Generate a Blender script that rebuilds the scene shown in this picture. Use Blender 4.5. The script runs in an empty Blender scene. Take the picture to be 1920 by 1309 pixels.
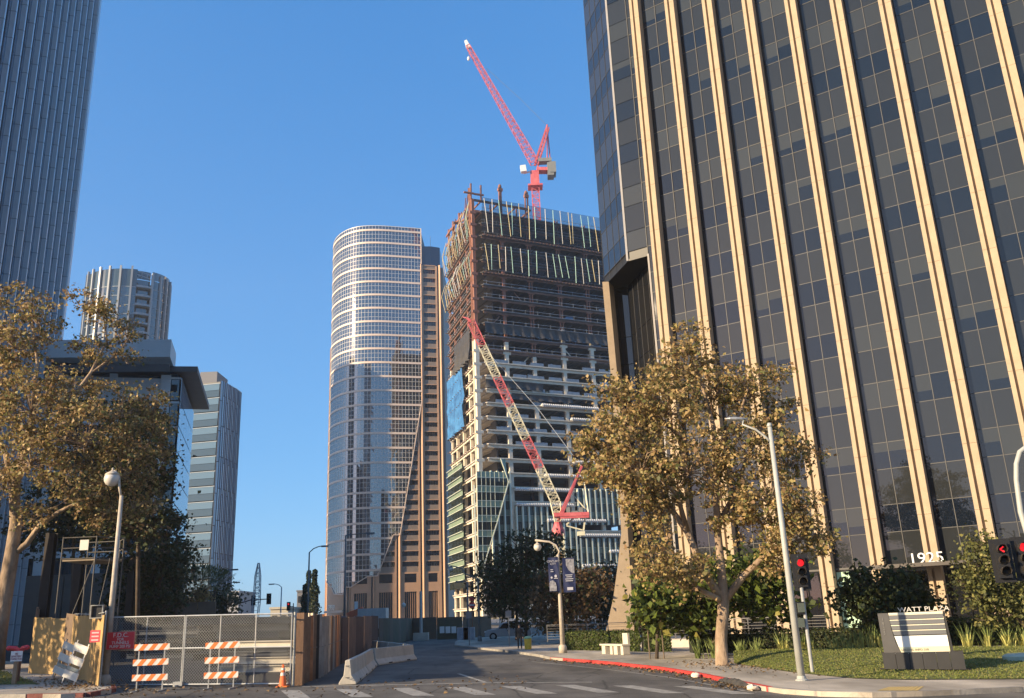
import bpy, math, random
import numpy as np
from mathutils import Vector, Matrix
random.seed(7); rng = np.random.default_rng(7)
sc = bpy.context.scene
col = sc.collection
PI = math.pi
# ---------------------------------------------------------------- camera, sky, sun, exposure
EYE, SLOPE, FOC = 2.1, 0.02, 1655.0
ROT = Matrix(((0.999156684, 0.0410599724, 0.0),
              (0.0119687389, -0.291248259, -0.956572632),
              (-0.0392768459, 0.955765939, -0.291494081)))
cam_data = bpy.data.cameras.new('camera'); cam = bpy.data.objects.new('camera', cam_data); col.objects.link(cam)
cam_data.sensor_width = 36; cam_data.lens = FOC / 1920 * 36; cam_data.clip_start = 0.1; cam_data.clip_end = 6000
cam.matrix_world = Matrix.Translation((0, 0, EYE)) @ ROT.to_4x4()
sc.camera = cam
SUN_AZ, SUN_EL = math.radians(-120), math.radians(19)
world = bpy.data.worlds.new('World'); sc.world = world; world.use_nodes = True
wn = world.node_tree; sky = wn.nodes.new('ShaderNodeTexSky'); sky.sky_type = 'NISHITA'; sky.sun_disc = False
sky.sun_elevation = SUN_EL; sky.sun_rotation = SUN_AZ; sky.air_density = 1.0; sky.dust_density = 0.6; sky.ozone_density = 1.6; sky.altitude = 60
bg = wn.nodes['Background']
# the whole sky is graded alike: a softer rise in brightness towards the horizon and a deeper blue
sep = wn.nodes.new('ShaderNodeSeparateColor'); cmb = wn.nodes.new('ShaderNodeCombineColor'); wn.links.new(sky.outputs[0], sep.inputs[0])
for ch_, (gain, power) in enumerate(((0.32, 0.97), (0.84, 0.62), (1.66, 0.46))):
    pw_ = wn.nodes.new('ShaderNodeMath'); pw_.operation = 'POWER'; pw_.inputs[1].default_value = power
    ml_ = wn.nodes.new('ShaderNodeMath'); ml_.operation = 'MULTIPLY'; ml_.inputs[1].default_value = gain
    wn.links.new(sep.outputs[ch_], pw_.inputs[0]); wn.links.new(pw_.outputs[0], ml_.inputs[0]); wn.links.new(ml_.outputs[0], cmb.inputs[ch_])
wn.links.new(cmb.outputs[0], bg.inputs[0]); bg.inputs[1].default_value = 0.15
sun_data = bpy.data.lights.new('sun', 'SUN'); sun = bpy.data.objects.new('sun', sun_data); col.objects.link(sun)
sun_data.energy = 4.8; sun_data.angle = math.radians(0.5); sun_data.color = (1.0, 0.78, 0.50)
sdir = Vector((math.sin(SUN_AZ) * math.cos(SUN_EL), math.cos(SUN_AZ) * math.cos(SUN_EL), math.sin(SUN_EL)))
sun.rotation_euler = sdir.to_track_quat('Z', 'Y').to_euler()
sc.view_settings.view_transform = 'Standard'; sc.view_settings.look = 'None'
sc.view_settings.exposure = 1.0; sc.view_settings.gamma = 1
try: sc.view_settings.use_curve_mapping = False
except Exception: pass
sc.cycles.max_bounces = 6; sc.cycles.diffuse_bounces = 3; sc.cycles.glossy_bounces = 3; sc.cycles.transparent_max_bounces = 6

# ---------------------------------------------------------------- survey helpers: sight lines from the camera used to find real positions
def ray(px, py): return ROT @ Vector((px - 960.0, 654.5 - py, -FOC))
def at(px, py, Y):                       # the point of that sight line at distance Y down the street
    d = ray(px, py); return Vector((0, 0, EYE)) + d * (Y / d.y)
def on_ground(px, py):
    d = ray(px, py); t = -EYE / (d.z + SLOPE * d.x); return Vector((0, 0, EYE)) + d * t
def hit(px, py, O, u):                   # distance along a vertical wall (origin O, unit direction u) and height
    d = ray(px, py); det = d.x * (-u[1]) + u[0] * d.y
    s = (O[0] * (-u[1]) + u[0] * O[1]) / det
    t = (d.x * O[1] - d.y * O[0]) / det
    return t, EYE + s * d.z
def zg(x): return -SLOPE * max(-60.0, min(60.0, x))
def az(deg): return (math.sin(math.radians(deg)), math.cos(math.radians(deg)))

# ---------------------------------------------------------------- materials
MATS = {}
def mat(name, c, rough=0.7, noise=0.12, scale=3.0, bump=0.0, bscale=None, metal=0.0, ior=1.5, c2=None, detail=4, coat=0.0, stretch=None, spec=None):
    if name in MATS: return MATS[name]
    m = bpy.data.materials.new(name); m.use_nodes = True; nt = m.node_tree; b = nt.nodes['Principled BSDF']
    b.inputs['Roughness'].default_value = rough; b.inputs['Metallic'].default_value = metal; b.inputs['IOR'].default_value = ior
    if coat: b.inputs['Coat Weight'].default_value = coat
    if spec is not None: b.inputs['Specular IOR Level'].default_value = spec
    tc = nt.nodes.new('ShaderNodeTexCoord'); mp = nt.nodes.new('ShaderNodeMapping'); nt.links.new(tc.outputs['Object'], mp.inputs[0])
    if stretch: mp.inputs['Scale'].default_value = stretch
    if noise or c2:
        n = nt.nodes.new('ShaderNodeTexNoise'); n.inputs['Scale'].default_value = scale; n.inputs['Detail'].default_value = detail
        n.inputs['Roughness'].default_value = 0.65; nt.links.new(mp.outputs[0], n.inputs['Vector'])
        r = nt.nodes.new('ShaderNodeValToRGB'); r.color_ramp.elements[0].position = 0.3; r.color_ramp.elements[1].position = 0.7
        a = [max(0, x * (1 - noise)) for x in c]; d = list(c2) if c2 else [min(1, x * (1 + noise)) for x in c]
        r.color_ramp.elements[0].color = (*a, 1); r.color_ramp.elements[1].color = (*d, 1)
        nt.links.new(n.outputs['Fac'], r.inputs[0]); nt.links.new(r.outputs[0], b.inputs['Base Color'])
    else: b.inputs['Base Color'].default_value = (*c, 1)
    if bump:
        n2 = nt.nodes.new('ShaderNodeTexNoise'); n2.inputs['Scale'].default_value = bscale or scale * 6; n2.inputs['Detail'].default_value = 3
        nt.links.new(mp.outputs[0], n2.inputs['Vector']); bp = nt.nodes.new('ShaderNodeBump'); bp.inputs['Strength'].default_value = bump
        bp.inputs['Distance'].default_value = 0.05; nt.links.new(n2.outputs['Fac'], bp.inputs['Height']); nt.links.new(bp.outputs[0], b.inputs['Normal'])
    MATS[name] = m; return m
def leafmat(name, c, trans=0.35, var=0.35):
    if name in MATS: return MATS[name]
    m = bpy.data.materials.new(name); m.use_nodes = True; nt = m.node_tree; nt.nodes.remove(nt.nodes['Principled BSDF'])
    out = nt.nodes['Material Output']; g = nt.nodes.new('ShaderNodeNewGeometry'); hs = nt.nodes.new('ShaderNodeHueSaturation')
    hs.inputs['Color'].default_value = (*c, 1)
    mr = nt.nodes.new('ShaderNodeMapRange'); mr.inputs[3].default_value = 1 - var; mr.inputs[4].default_value = 1 + var
    nt.links.new(g.outputs['Random Per Island'], mr.inputs[0]); nt.links.new(mr.outputs[0], hs.inputs['Value'])
    df = nt.nodes.new('ShaderNodeBsdfPrincipled'); df.inputs['Roughness'].default_value = 0.55; df.inputs['Specular IOR Level'].default_value = 0.3
    tr = nt.nodes.new('ShaderNodeBsdfTranslucent'); mx = nt.nodes.new('ShaderNodeMixShader'); mx.inputs[0].default_value = trans
    nt.links.new(hs.outputs[0], df.inputs['Base Color']); nt.links.new(hs.outputs[0], tr.inputs[0])
    nt.links.new(df.outputs[0], mx.inputs[1]); nt.links.new(tr.outputs[0], mx.inputs[2]); nt.links.new(mx.outputs[0], out.inputs[0])
    MATS[name] = m; return m
def glass(name, c, ior=1.6, rough=0.02, wave=0.0, wscale=0.4, var=0.0):       # coated architectural glass, seen from outside: dark body, sharp reflection
    if name in MATS: return MATS[name]
    m = bpy.data.materials.new(name); m.use_nodes = True; nt = m.node_tree; b = nt.nodes['Principled BSDF']
    b.inputs['Base Color'].default_value = (*c, 1); b.inputs['Roughness'].default_value = rough; b.inputs['IOR'].default_value = ior
    if var:
        g = nt.nodes.new('ShaderNodeNewGeometry'); mr = nt.nodes.new('ShaderNodeMapRange'); mr.inputs[3].default_value = 1 - var; mr.inputs[4].default_value = 1 + var
        hs = nt.nodes.new('ShaderNodeHueSaturation'); hs.inputs['Color'].default_value = (*c, 1)
        nt.links.new(g.outputs['Random Per Island'], mr.inputs[0]); nt.links.new(mr.outputs[0], hs.inputs['Value']); nt.links.new(hs.outputs[0], b.inputs['Base Color'])
    if wave:
        tc = nt.nodes.new('ShaderNodeTexCoord'); n2 = nt.nodes.new('ShaderNodeTexNoise'); n2.inputs['Scale'].default_value = wscale; n2.inputs['Detail'].default_value = 1
        nt.links.new(tc.outputs['Object'], n2.inputs['Vector']); bp = nt.nodes.new('ShaderNodeBump'); bp.inputs['Strength'].default_value = wave
        bp.inputs['Distance'].default_value = 0.05; nt.links.new(n2.outputs['Fac'], bp.inputs['Height']); nt.links.new(bp.outputs[0], b.inputs['Normal'])
    MATS[name] = m; return m
def emit(name, c, s):
    m = bpy.data.materials.new(name); m.use_nodes = True; b = m.node_tree.nodes['Principled BSDF']
    b.inputs['Base Color'].default_value = (*c, 1); b.inputs['Emission Color'].default_value = (*c, 1); b.inputs['Emission Strength'].default_value = s
    MATS[name] = m; return m

# ---------------------------------------------------------------- mesh builder
V = Vector
class MB:
    def __init__(s): s.v = []; s.f = []; s.m = []
    def add(s, vs, fs, m=0):
        k = len(s.v); s.v.extend(tuple(p) for p in vs)
        for f in fs: s.f.append(tuple(i + k for i in f)); s.m.append(m)
        return s
    def obox(s, o, a, b, c, m=0):         # corner and three edge vectors
        o, a, b, c = V(o), V(a), V(b), V(c)
        p = [o, o + a, o + a + b, o + b, o + c, o + a + c, o + a + b + c, o + b + c]
        fs = [(0, 3, 2, 1), (4, 5, 6, 7), (0, 1, 5, 4), (1, 2, 6, 5), (2, 3, 7, 6), (3, 0, 4, 7)]
        if a.cross(b).dot(c) < 0: fs = [f[::-1] for f in fs]
        return s.add(p, fs, m)
    def box(s, x0, x1, y0, y1, z0, z1, m=0): return s.obox((x0, y0, z0), (x1 - x0, 0, 0), (0, y1 - y0, 0), (0, 0, z1 - z0), m)
    def bar(s, p, q, w, h=None, m=0, up=(0, 0, 1)):
        p, q = V(p), V(q); h = h or w; d = q - p; e = d.normalized(); r = e.cross(V(up))
        if r.length < 1e-4: r = e.cross(V((1, 0, 0)))
        r.normalize(); n = r.cross(e)
        return s.obox(p - r * w / 2 - n * h / 2, d, r * w, n * h, m)
    def tube(s, pts, rad, n=8, m=0, cap=True):
        pts = [V(p) for p in pts]; N = len(pts)
        if not hasattr(rad, '__len__'): rad = [rad] * N
        k = len(s.v); prev = None
        for i, p in enumerate(pts):
            t = (pts[min(i + 1, N - 1)] - pts[max(i - 1, 0)]).normalized()
            a = t.cross(V((0, 0, 1))) if prev is None else prev - t * prev.dot(t)
            if a.length < 1e-3: a = t.cross(V((1, 0, 0)))
            a.normalize(); prev = a; b = t.cross(a)
            for j in range(n):
                w = 2 * PI * j / n; s.v.append(tuple(p + (a * math.cos(w) + b * math.sin(w)) * rad[i]))
        for i in range(N - 1):
            for j in range(n):
                j2 = (j + 1) % n; s.f.append((k + i * n + j, k + i * n + j2, k + (i + 1) * n + j2, k + (i + 1) * n + j)); s.m.append(m)
        if cap:
            s.f.append(tuple(k + j for j in range(n))[::-1]); s.m.append(m)
            s.f.append(tuple(k + (N - 1) * n + j for j in range(n))); s.m.append(m)
        return s
    def prism(s, poly, z0, z1, m=0, mt=None):      # plan outline (counter-clockwise) between two heights (numbers or functions of x, y)
        n = len(poly); f0 = z0 if callable(z0) else (lambda x, y: z0); f1 = z1 if callable(z1) else (lambda x, y: z1)
        vs = [(x, y, f0(x, y)) for x, y in poly] + [(x, y, f1(x, y)) for x, y in poly]
        area = sum(poly[i][0] * poly[(i + 1) % n][1] - poly[(i + 1) % n][0] * poly[i][1] for i in range(n))
        k = len(s.v); s.add(vs, [], m)
        lo, hi = tuple(range(k, k + n)), tuple(range(k + n, k + 2 * n))
        sides = [(k + i, k + (i + 1) % n, k + n + (i + 1) % n, k + n + i) for i in range(n)]
        fs = [lo[::-1]] + sides if area > 0 else [lo] + [q[::-1] for q in sides]
        for f in fs: s.f.append(f); s.m.append(m)
        s.f.append(hi if area > 0 else hi[::-1]); s.m.append(m if mt is None else mt)
        return s
    def slabpoly(s, pts, vec, m=0):       # planar 3-D outline thickened by a vector
        n = len(pts); pts = [V(p) for p in pts]; vec = V(vec)
        k = len(s.v); s.add(pts + [p + vec for p in pts], [], m)
        fs = [tuple(range(k, k + n))[::-1], tuple(range(k + n, k + 2 * n))] + [(k + i, k + (i + 1) % n, k + n + (i + 1) % n, k + n + i) for i in range(n)]
        nn = V((0, 0, 0))
        for i in range(n): nn += pts[i].cross(pts[(i + 1) % n])
        if nn.dot(vec) < 0: fs = [f[::-1] for f in fs]
        for f in fs: s.f.append(f); s.m.append(m)
        return s
    def lathe(s, prof, c=(0, 0, 0), n=16, m=0):
        c = V(c); k = len(s.v)
        for r, z in prof:
            for j in range(n):
                w = 2 * PI * j / n; s.v.append((c.x + r * math.cos(w), c.y + r * math.sin(w), c.z + z))
        for i in range(len(prof) - 1):
            for j in range(n):
                j2 = (j + 1) % n; s.f.append((k + i * n + j, k + i * n + j2, k + (i + 1) * n + j2, k + (i + 1) * n + j)); s.m.append(m)
        s.f.append(tuple(k + j for j in range(n))[::-1]); s.m.append(m)
        s.f.append(tuple(k + (len(prof) - 1) * n + j for j in range(n))); s.m.append(m)
        return s
    def ball(s, c, r, n=14, m=0, sz=1.0):
        return s.lathe([(max(1e-3, r * math.sin(PI * i / 8)), -r * sz * math.cos(PI * i / 8)) for i in range(9)], c, n, m)
    def lattice(s, p, q, w0, w1, n, r, up=(0, 1, 0), m=0, m2=None, rb=None, band=None):   # square lattice boom with chords and bracing
        p, q = V(p), V(q); e = (q - p).normalized(); a = e.cross(V(up)).normalized(); b = a.cross(e); rb = rb or r * 0.6
        def ring(i):
            f = i / n; c = p.lerp(q, f); w = (w0 + (w1 - w0) * f) / 2
            return [c + a * w + b * w, c - a * w + b * w, c - a * w - b * w, c + a * w - b * w]
        R = [ring(i) for i in range(n + 1)]
        for i in range(n):
            mm = m if band is None else band(i / n)
            for j in range(4):
                s.bar(R[i][j], R[i + 1][j], r * 2, m=mm); j2 = (j + 1) % 4
                s.bar(R[i][j], R[i][j2], rb * 2, m=mm)
                if i % 2: s.bar(R[i][j], R[i + 1][j2], rb * 2, m=mm)
                else: s.bar(R[i][j2], R[i + 1][j], rb * 2, m=mm)
        for j in range(4): s.bar(R[n][j], R[n][(j + 1) % 4], rb * 2, m=m if band is None else band(1))
        return s
    def build(s, name, mats, parent=None, label=None, smooth=False, kind=None):
        me = bpy.data.meshes.new(name); me.from_pydata(s.v, [], s.f)
        for mm in (mats if isinstance(mats, (list, tuple)) else [mats]): me.materials.append(mm)
        if len(me.materials) > 1: me.polygons.foreach_set('material_index', s.m)
        if smooth: me.polygons.foreach_set('use_smooth', [True] * len(s.f))
        me.update()
        return link(name, me, parent, label, kind)
def link(name, me, parent=None, label=None, kind=None):
    o = bpy.data.objects.new(name, me); col.objects.link(o)
    if parent is not None:
        o.parent = parent
        if parent.get('world_parts'): o.location = -parent.location
    if label: o['label'] = label
    if kind: o['kind'] = kind
    return o
def tag(o, label, cat, group=None, kind=None):
    o['label'] = label; o['category'] = cat
    if group: o['group'] = group
    if kind: o['kind'] = kind
    return o
def thing(name, label, cat, loc=(0, 0, 0), rz=0.0, group=None, world=True):   # Empty at the thing's base; world: its parts are given in world coordinates
    o = bpy.data.objects.new(name, None); col.objects.link(o); o.location = loc; o.rotation_euler.z = rz; o.empty_display_size = 0.3
    if world: o['world_parts'] = 1
    return tag(o, label, cat, group)
def structure(mb, name, m, **k):
    o = mb.build(name, m, **k); o['kind'] = 'structure'; return o
def stuff(o, label=None, cat=None):
    o['kind'] = 'stuff'
    if label: o['label'] = label
    if cat: o['category'] = cat
    return o
def copy_tree(src, loc, rz=0.0, label=None, group=None, scale=None):
    kids = {}
    def rec(o, par):
        c = o.copy(); col.objects.link(c)
        if par is not None: c.parent = par
        for ch in o.children: rec(ch, c)
        return c
    c = rec(src, None); c.location = loc; c.rotation_euler.z = rz
    if label: c['label'] = label
    if group: c['group'] = group
    if scale: c.scale = (scale,) * 3
    return c
def text(name, body, size, o, right, up, depth, m, parent=None, align='LEFT', sx=1.0, label=None):
    cu = bpy.data.curves.new(name, 'FONT'); cu.body = body; cu.size = size; cu.extrude = depth / 2; cu.align_x = align; cu.resolution_u = 3; cu.space_line = 0.9
    tmp = bpy.data.objects.new(name + '_curve', cu); col.objects.link(tmp)
    bpy.context.view_layer.update()
    me = bpy.data.meshes.new_from_object(tmp.evaluated_get(bpy.context.evaluated_depsgraph_get()))
    bpy.data.objects.remove(tmp); bpy.data.curves.remove(cu)
    o, r, u = V(o), V(right).normalized(), V(up).normalized(); n = r.cross(u)
    for v in me.vertices: v.co = o + r * v.co.x * sx + u * v.co.y + n * v.co.z
    me.materials.clear(); me.materials.append(m); me.name = name
    return link(name, me, parent, label)

# ---------------------------------------------------------------- foliage
def leaf_mesh(name, C, N, S, mats, midx, parent=None, aspect=0.75, label=None):
    n = len(C); N = N / np.linalg.norm(N, axis=1, keepdims=True)
    t = np.cross(N, rng.normal(size=(n, 3))); t /= np.linalg.norm(t, axis=1, keepdims=True) + 1e-9; b = np.cross(N, t)
    S = S[:, None]
    P = np.empty((n, 4, 3)); bend = N * S * 0.25
    P[:, 0] = C - t * S * .5; P[:, 1] = C + b * S * aspect * .5 - t * S * .08 + bend; P[:, 2] = C + t * S * .55; P[:, 3] = C - b * S * aspect * .5 - t * S * .08 + bend * .6
    me = bpy.data.meshes.new(name); me.vertices.add(n * 4); me.vertices.foreach_set('co', P.reshape(-1))
    me.loops.add(n * 4); me.loops.foreach_set('vertex_index', np.arange(n * 4, dtype=np.int32))
    me.polygons.add(n); me.polygons.foreach_set('loop_start', np.arange(0, n * 4, 4, dtype=np.int32)); me.polygons.foreach_set('loop_total', np.full(n, 4, dtype=np.int32))
    for m in mats: me.materials.append(m)
    me.polygons.foreach_set('material_index', midx.astype(np.int32)); me.update(calc_edges=True); me.validate()
    return link(name, me, parent, label)
def crown_points(blobs, per=26, spread=0.38, shell=0.55):
    C, K = [], []
    for (c, r, n) in blobs:
        c = np.array(c); r = np.array(r if hasattr(r, '__len__') else (r, r, r * .85)); nc = max(3, int(n / per))
        d = rng.normal(size=(nc, 3)); d /= np.linalg.norm(d, axis=1, keepdims=True)
        rad = shell + (1 - shell) * rng.random(nc) ** 0.6; rad *= 0.9 + 0.25 * rng.random(nc)
        cc = c + d * r * rad[:, None]
        for q in cc:
            m = int(per * (0.5 + rng.random())); sp = spread * (0.6 + 0.8 * rng.random())
            C.append(q + rng.normal(size=(m, 3)) * np.array([sp, sp, sp * .6])); K.append((q, c))
    return np.concatenate(C), K
def tree(name, label, base, trunk, limbs, blobs, size, mats, weights, bark, group=None, per=26, spread=0.38, shell=0.55, twigs=True, cat='tree', upn=0.5, trad=None):
    t = thing(name, label, cat, base, group=group)
    tb = MB(); tb.tube(*trunk, n=12)
    for pts, rr in limbs: tb.tube(pts, rr, n=7)
    C, K = crown_points(blobs, per, spread, shell)
    if twigs:
        for q, c in K[::2]:
            c = V(c); q = V(q); mid = c.lerp(q, .5) + V(rng.normal(size=3) * .15); tb.tube([c + V((0, 0, -.4)), mid, q], [.035 * size / .2, .022 * size / .2, .008], n=4, cap=False)
    tb.build('trunk', bark, t, smooth=True)
    weights = (list(weights) + [0] * len(mats))[:len(mats)]
    n = len(C); N = rng.normal(size=(n, 3)); N[:, 2] += upn
    S = size * (0.45 + 1.15 * rng.random(n) ** 1.4); mi = rng.choice(len(mats), size=n, p=np.array(weights) / sum(weights))
    leaf_mesh('crown', C, N, S, mats, mi, t)
    return t
# ================================================================ SETTING
asphalt = mat('asphalt', (0.105, 0.098, 0.088), 0.85, 0.2, 0.45, 0.5, 22, c2=(0.16, 0.148, 0.13), detail=8)
paint = mat('road_paint', (0.34, 0.32, 0.285), 0.7, 0.45, 5.0, 0.3, 25, detail=10, c2=(0.50, 0.475, 0.42))
concrete = mat('pavement_concrete', (0.42, 0.37, 0.30), 0.85, 0.22, 0.6, 0.3, 20, detail=8)
curbgrey = mat('kerb_concrete', (0.30, 0.28, 0.25), 0.85, 0.35, 1.5, 0.3, 12, detail=8)
curbred = mat('kerb_red_paint', (0.52, 0.05, 0.045), 0.6, 0.35, 1.8, 0.2, 12, detail=8)
soil = mat('soil', (0.07, 0.055, 0.04), 0.95, 0.4, 2, 0.6, 14)
dirt = mat('ground_dirt', (0.15, 0.13, 0.11), 0.95, 0.25, 0.15, 0.3, 4)
grassm = mat('lawn_turf', (0.10, 0.125, 0.03), 0.9, 0.3, 1.2, 0.6, 40, c2=(0.17, 0.19, 0.055), detail=8)

def weathered_asphalt(m, cracks=1.0):      # stains, tyre wear and hairline cracks on top of the base noise
    nt = m.node_tree; b = nt.nodes['Principled BSDF']; src = b.inputs['Base Color'].links[0].from_socket
    tc = nt.nodes.new('ShaderNodeTexCoord'); mp = nt.nodes.new('ShaderNodeMapping'); mp.inputs['Rotation'].default_value = (0, 0, .26); mp.inputs['Scale'].default_value = (1, .25, 1); nt.links.new(tc.outputs['Object'], mp.inputs[0])
    n = nt.nodes.new('ShaderNodeTexNoise'); n.inputs['Scale'].default_value = .55; n.inputs['Detail'].default_value = 6; nt.links.new(mp.outputs[0], n.inputs['Vector'])
    r = nt.nodes.new('ShaderNodeMapRange'); r.inputs[1].default_value = .35; r.inputs[2].default_value = .7; r.inputs[3].default_value = .62; r.inputs[4].default_value = 1.3; nt.links.new(n.outputs['Fac'], r.inputs[0])
    n2 = nt.nodes.new('ShaderNodeTexNoise'); n2.inputs['Scale'].default_value = 1.3; n2.inputs['Detail'].default_value = 5; nt.links.new(tc.outputs['Object'], n2.inputs['Vector'])
    vadd = nt.nodes.new('ShaderNodeMix'); vadd.data_type = 'VECTOR'; vadd.inputs[0].default_value = .12; nt.links.new(tc.outputs['Object'], vadd.inputs[4]); nt.links.new(n2.outputs['Color'], vadd.inputs[5])
    v = nt.nodes.new('ShaderNodeTexVoronoi'); v.feature = 'DISTANCE_TO_EDGE'; v.inputs['Scale'].default_value = .42; nt.links.new(vadd.outputs[1], v.inputs['Vector'])
    c = nt.nodes.new('ShaderNodeMapRange'); c.inputs[1].default_value = .0; c.inputs[2].default_value = .02 * cracks; c.inputs[3].default_value = 1 - .6 * cracks; c.inputs[4].default_value = 1; nt.links.new(v.outputs['Distance'], c.inputs[0])
    mu_ = nt.nodes.new('ShaderNodeMath'); mu_.operation = 'MULTIPLY'; nt.links.new(r.outputs[0], mu_.inputs[0]); nt.links.new(c.outputs[0], mu_.inputs[1])
    hs = nt.nodes.new('ShaderNodeHueSaturation'); nt.links.new(src, hs.inputs['Color']); nt.links.new(mu_.outputs[0], hs.inputs['Value']); nt.links.new(hs.outputs[0], b.inputs['Base Color'])
weathered_asphalt(asphalt); weathered_asphalt(concrete, .35)
def sheet(name, poly, dz, m, kind='structure', sub=None):
    mb = MB(); k = len(poly); mb.add([(x, y, zg(x) + dz) for x, y in poly], [tuple(range(k))])
    a = sum(poly[i][0] * poly[(i + 1) % k][1] - poly[(i + 1) % k][0] * poly[i][1] for i in range(k))
    if a < 0: mb.f[0] = mb.f[0][::-1]
    o = mb.build(name, m); o['kind'] = kind; return o
# one ground sheet out to the horizon
mb = MB(); xs = [-3000, -60, 60, 3000]
mb.add([(x, y, zg(x)) for y in (-3000, 3000) for x in xs], [(i, i + 1, i + 5, i + 4) for i in range(3)]); structure(mb, 'ground', dirt)
CURB = [(45, 33), (12.9, 24.7), (10.0, 24.0), (8.7, 23.9), (7.6, 24.5), (6.9, 25.5), (6.6, 26.8), (6.45, 29.1), (6.0, 33.4), (5.3, 37.3), (3.9, 41.9), (1.4, 47.7),
        (0.8, 51.8), (-0.9, 59.0), (-5.5, 73.6), (-6.3, 85), (-6.8, 112)]
LEFT = [(-70, 44.5), (-16.5, 29.6), (-14.3, 28.9), (-13.6, 29.3), (-13.5, 30.6), (-14.6, 33.0)]
sheet('road', [(-59, -60), (59, -60), (59, 36.8), (45, 33.1)] + CURB[1:] + [(-14, 112), (-14, 60), (-13, 33), (-14.6, 33.0), (-13.5, 30.6), (-13.6, 29.3), (-14.3, 28.9), (-16.5, 29.6), (-59, 41.3)], .004, asphalt)
mbs = MB(); P1 = CURB + [(59, 112), (59, 37)]
mbs.prism(P1, lambda x, y: zg(x) - .1, lambda x, y: zg(x) + .13); structure(mbs, 'pavement', concrete)
mbs = MB(); P2 = LEFT + [(-26.5, 51.0), (-59, 90), (-70, 90)]
P2 = [(max(-59.5, x), y) for x, y in P2]; mbs.prism(P2, lambda x, y: zg(x) - .1, lambda x, y: zg(x) + .13); structure(mbs, 'pavement', concrete)
# kerbs, laid stone by stone, 5 mm proud of the pavement
kerb = bpy.data.objects.new('kerb', None); col.objects.link(kerb); kerb['kind'] = 'structure'
def kerb_run(pts, colour):
    # resample to about 1.9 m stones
    L = [0]
    for a, b in zip(pts, pts[1:]): L.append(L[-1] + math.dist(a, b))
    def P(s):
        for i in range(len(pts) - 1):
            if s <= L[i + 1] + 1e-6:
                f = (s - L[i]) / (L[i + 1] - L[i]); return (pts[i][0] + (pts[i + 1][0] - pts[i][0]) * f, pts[i][1] + (pts[i + 1][1] - pts[i][1]) * f)
        return pts[-1]
    n = max(1, round(L[-1] / 1.9))
    for k in range(n):
        a, b = P(L[-1] * k / n + .006), P(L[-1] * (k + 1) / n - .006)
        dx, dy = b[0] - a[0], b[1] - a[1]; l = math.hypot(dx, dy); nx, ny = -dy / l, dx / l       # towards the pavement is on the right of travel
        h = .135 + random.uniform(-.004, .004)
        mb = MB(); o = V((a[0], a[1], zg(a[0]) - .1)) + V((nx, ny, 0)) * .012
        mb.obox(o, (dx, dy, zg(b[0]) - zg(a[0])), V((-nx, -ny, 0)) * .16, (0, 0, h + .1)); mb.build('kerb_stone', colour(a), kerb)
RC = lambda a: curbred if (26.2 < a[1] < 47.0 and a[0] > 1.0) else curbgrey
kerb_run(CURB[1:-1], RC)
kerb_run([(-45, 37.5), (-16.5, 29.6), (-14.3, 28.9), (-13.6, 29.3), (-13.5, 30.6), (-14.5, 32.8)], lambda a: curbgrey if a[0] < -15.5 else mat('kerb_worn_red', (0.20, 0.06, 0.05), 0.7, 0.4, 2, 0.2, 12))
# painted markings
dirx, diry = az(-19)
for k in range(8):
    x0 = -7.9 + 1.77 * k; y0 = 30.35 + .25 * math.sin(k) * .3 - max(0, x0 - 1) * .42
    l = 3.4; w = .62
    p = [(x0, y0), (x0 + w, y0 - .05), (x0 + w - dirx * l, y0 - .05 - diry * l), (x0 - dirx * l, y0 - diry * l)]
    sheet('crosswalk_marking', p, .009, paint)
sheet('stop_line_marking', [(-7.6, 32.0), (-1.6, 32.15), (2.2, 31.45), (2.2, 31.25), (-1.6, 31.92), (-7.6, 31.75)], .009, paint)
sheet('lane_marking', [(-2.75, 37.6), (-2.6, 37.6), (-1.3, 32.2), (-1.45, 32.2)], .0095, paint)
sheet('edge_line_marking', [(0.3, 46.5), (3.3, 38.5), (4.9, 33.2), (5.5, 30.0), (6.1, 26.6), (6.2, 26.6), (5.6, 30.0), (5.0, 33.2), (3.4, 38.5), (.42, 46.5)], .0095, paint)
# asphalt repair patch in the road, slightly different grey
sheet('road_patch', [(-5.0, 35.0), (-0.5, 34.2), (0.8, 37.0), (-4.2, 38.0)], .008, mat('asphalt_patch', (0.06, 0.057, 0.055), .85, .2, 1, .4, 25))
# ---------------- lawn mound beside the big sign
LF = [(60, 38), (19, 26.5), (14.3, 27.2), (11.2, 27.8), (10.0, 28.8), (9.2, 31.8), (8.75, 36.0), (8.6, 38.6)]
LB = [(60, 52), (24, 38.6), (21, 38.9), (18.0, 39.6), (15.5, 40.3), (12.6, 40.8), (10.6, 40.6), (8.8, 39.4)]
def lawn_z(x, y):
    # rises gently from the walk to the planting
    d = min(1.0, max(0.0, (y - (27.0 if x > 10 else 29 + (10 - x) * 6)) / 12.0)); return zg(x) + .15 + .42 * d * d * (3 - 2 * d)
mb = MB(); n = len(LF); m_ = 14
for j in range(m_ + 1):
    for i in range(n):
        f = j / m_; x = LF[i][0] + (LB[i][0] - LF[i][0]) * f; y = LF[i][1] + (LB[i][1] - LF[i][1]) * f
        mb.v.append((x, y, zg(x) + .15 + (.42 * f * f * (3 - 2 * f))))
for j in range(m_):
    for i in range(n - 1):
        mb.f.append((j * n + i, (j + 1) * n + i, (j + 1) * n + i + 1, j * n + i + 1)); mb.m.append(0)
structure(mb, 'lawn', grassm); LAWN = list(mb.v); LN = n
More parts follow.
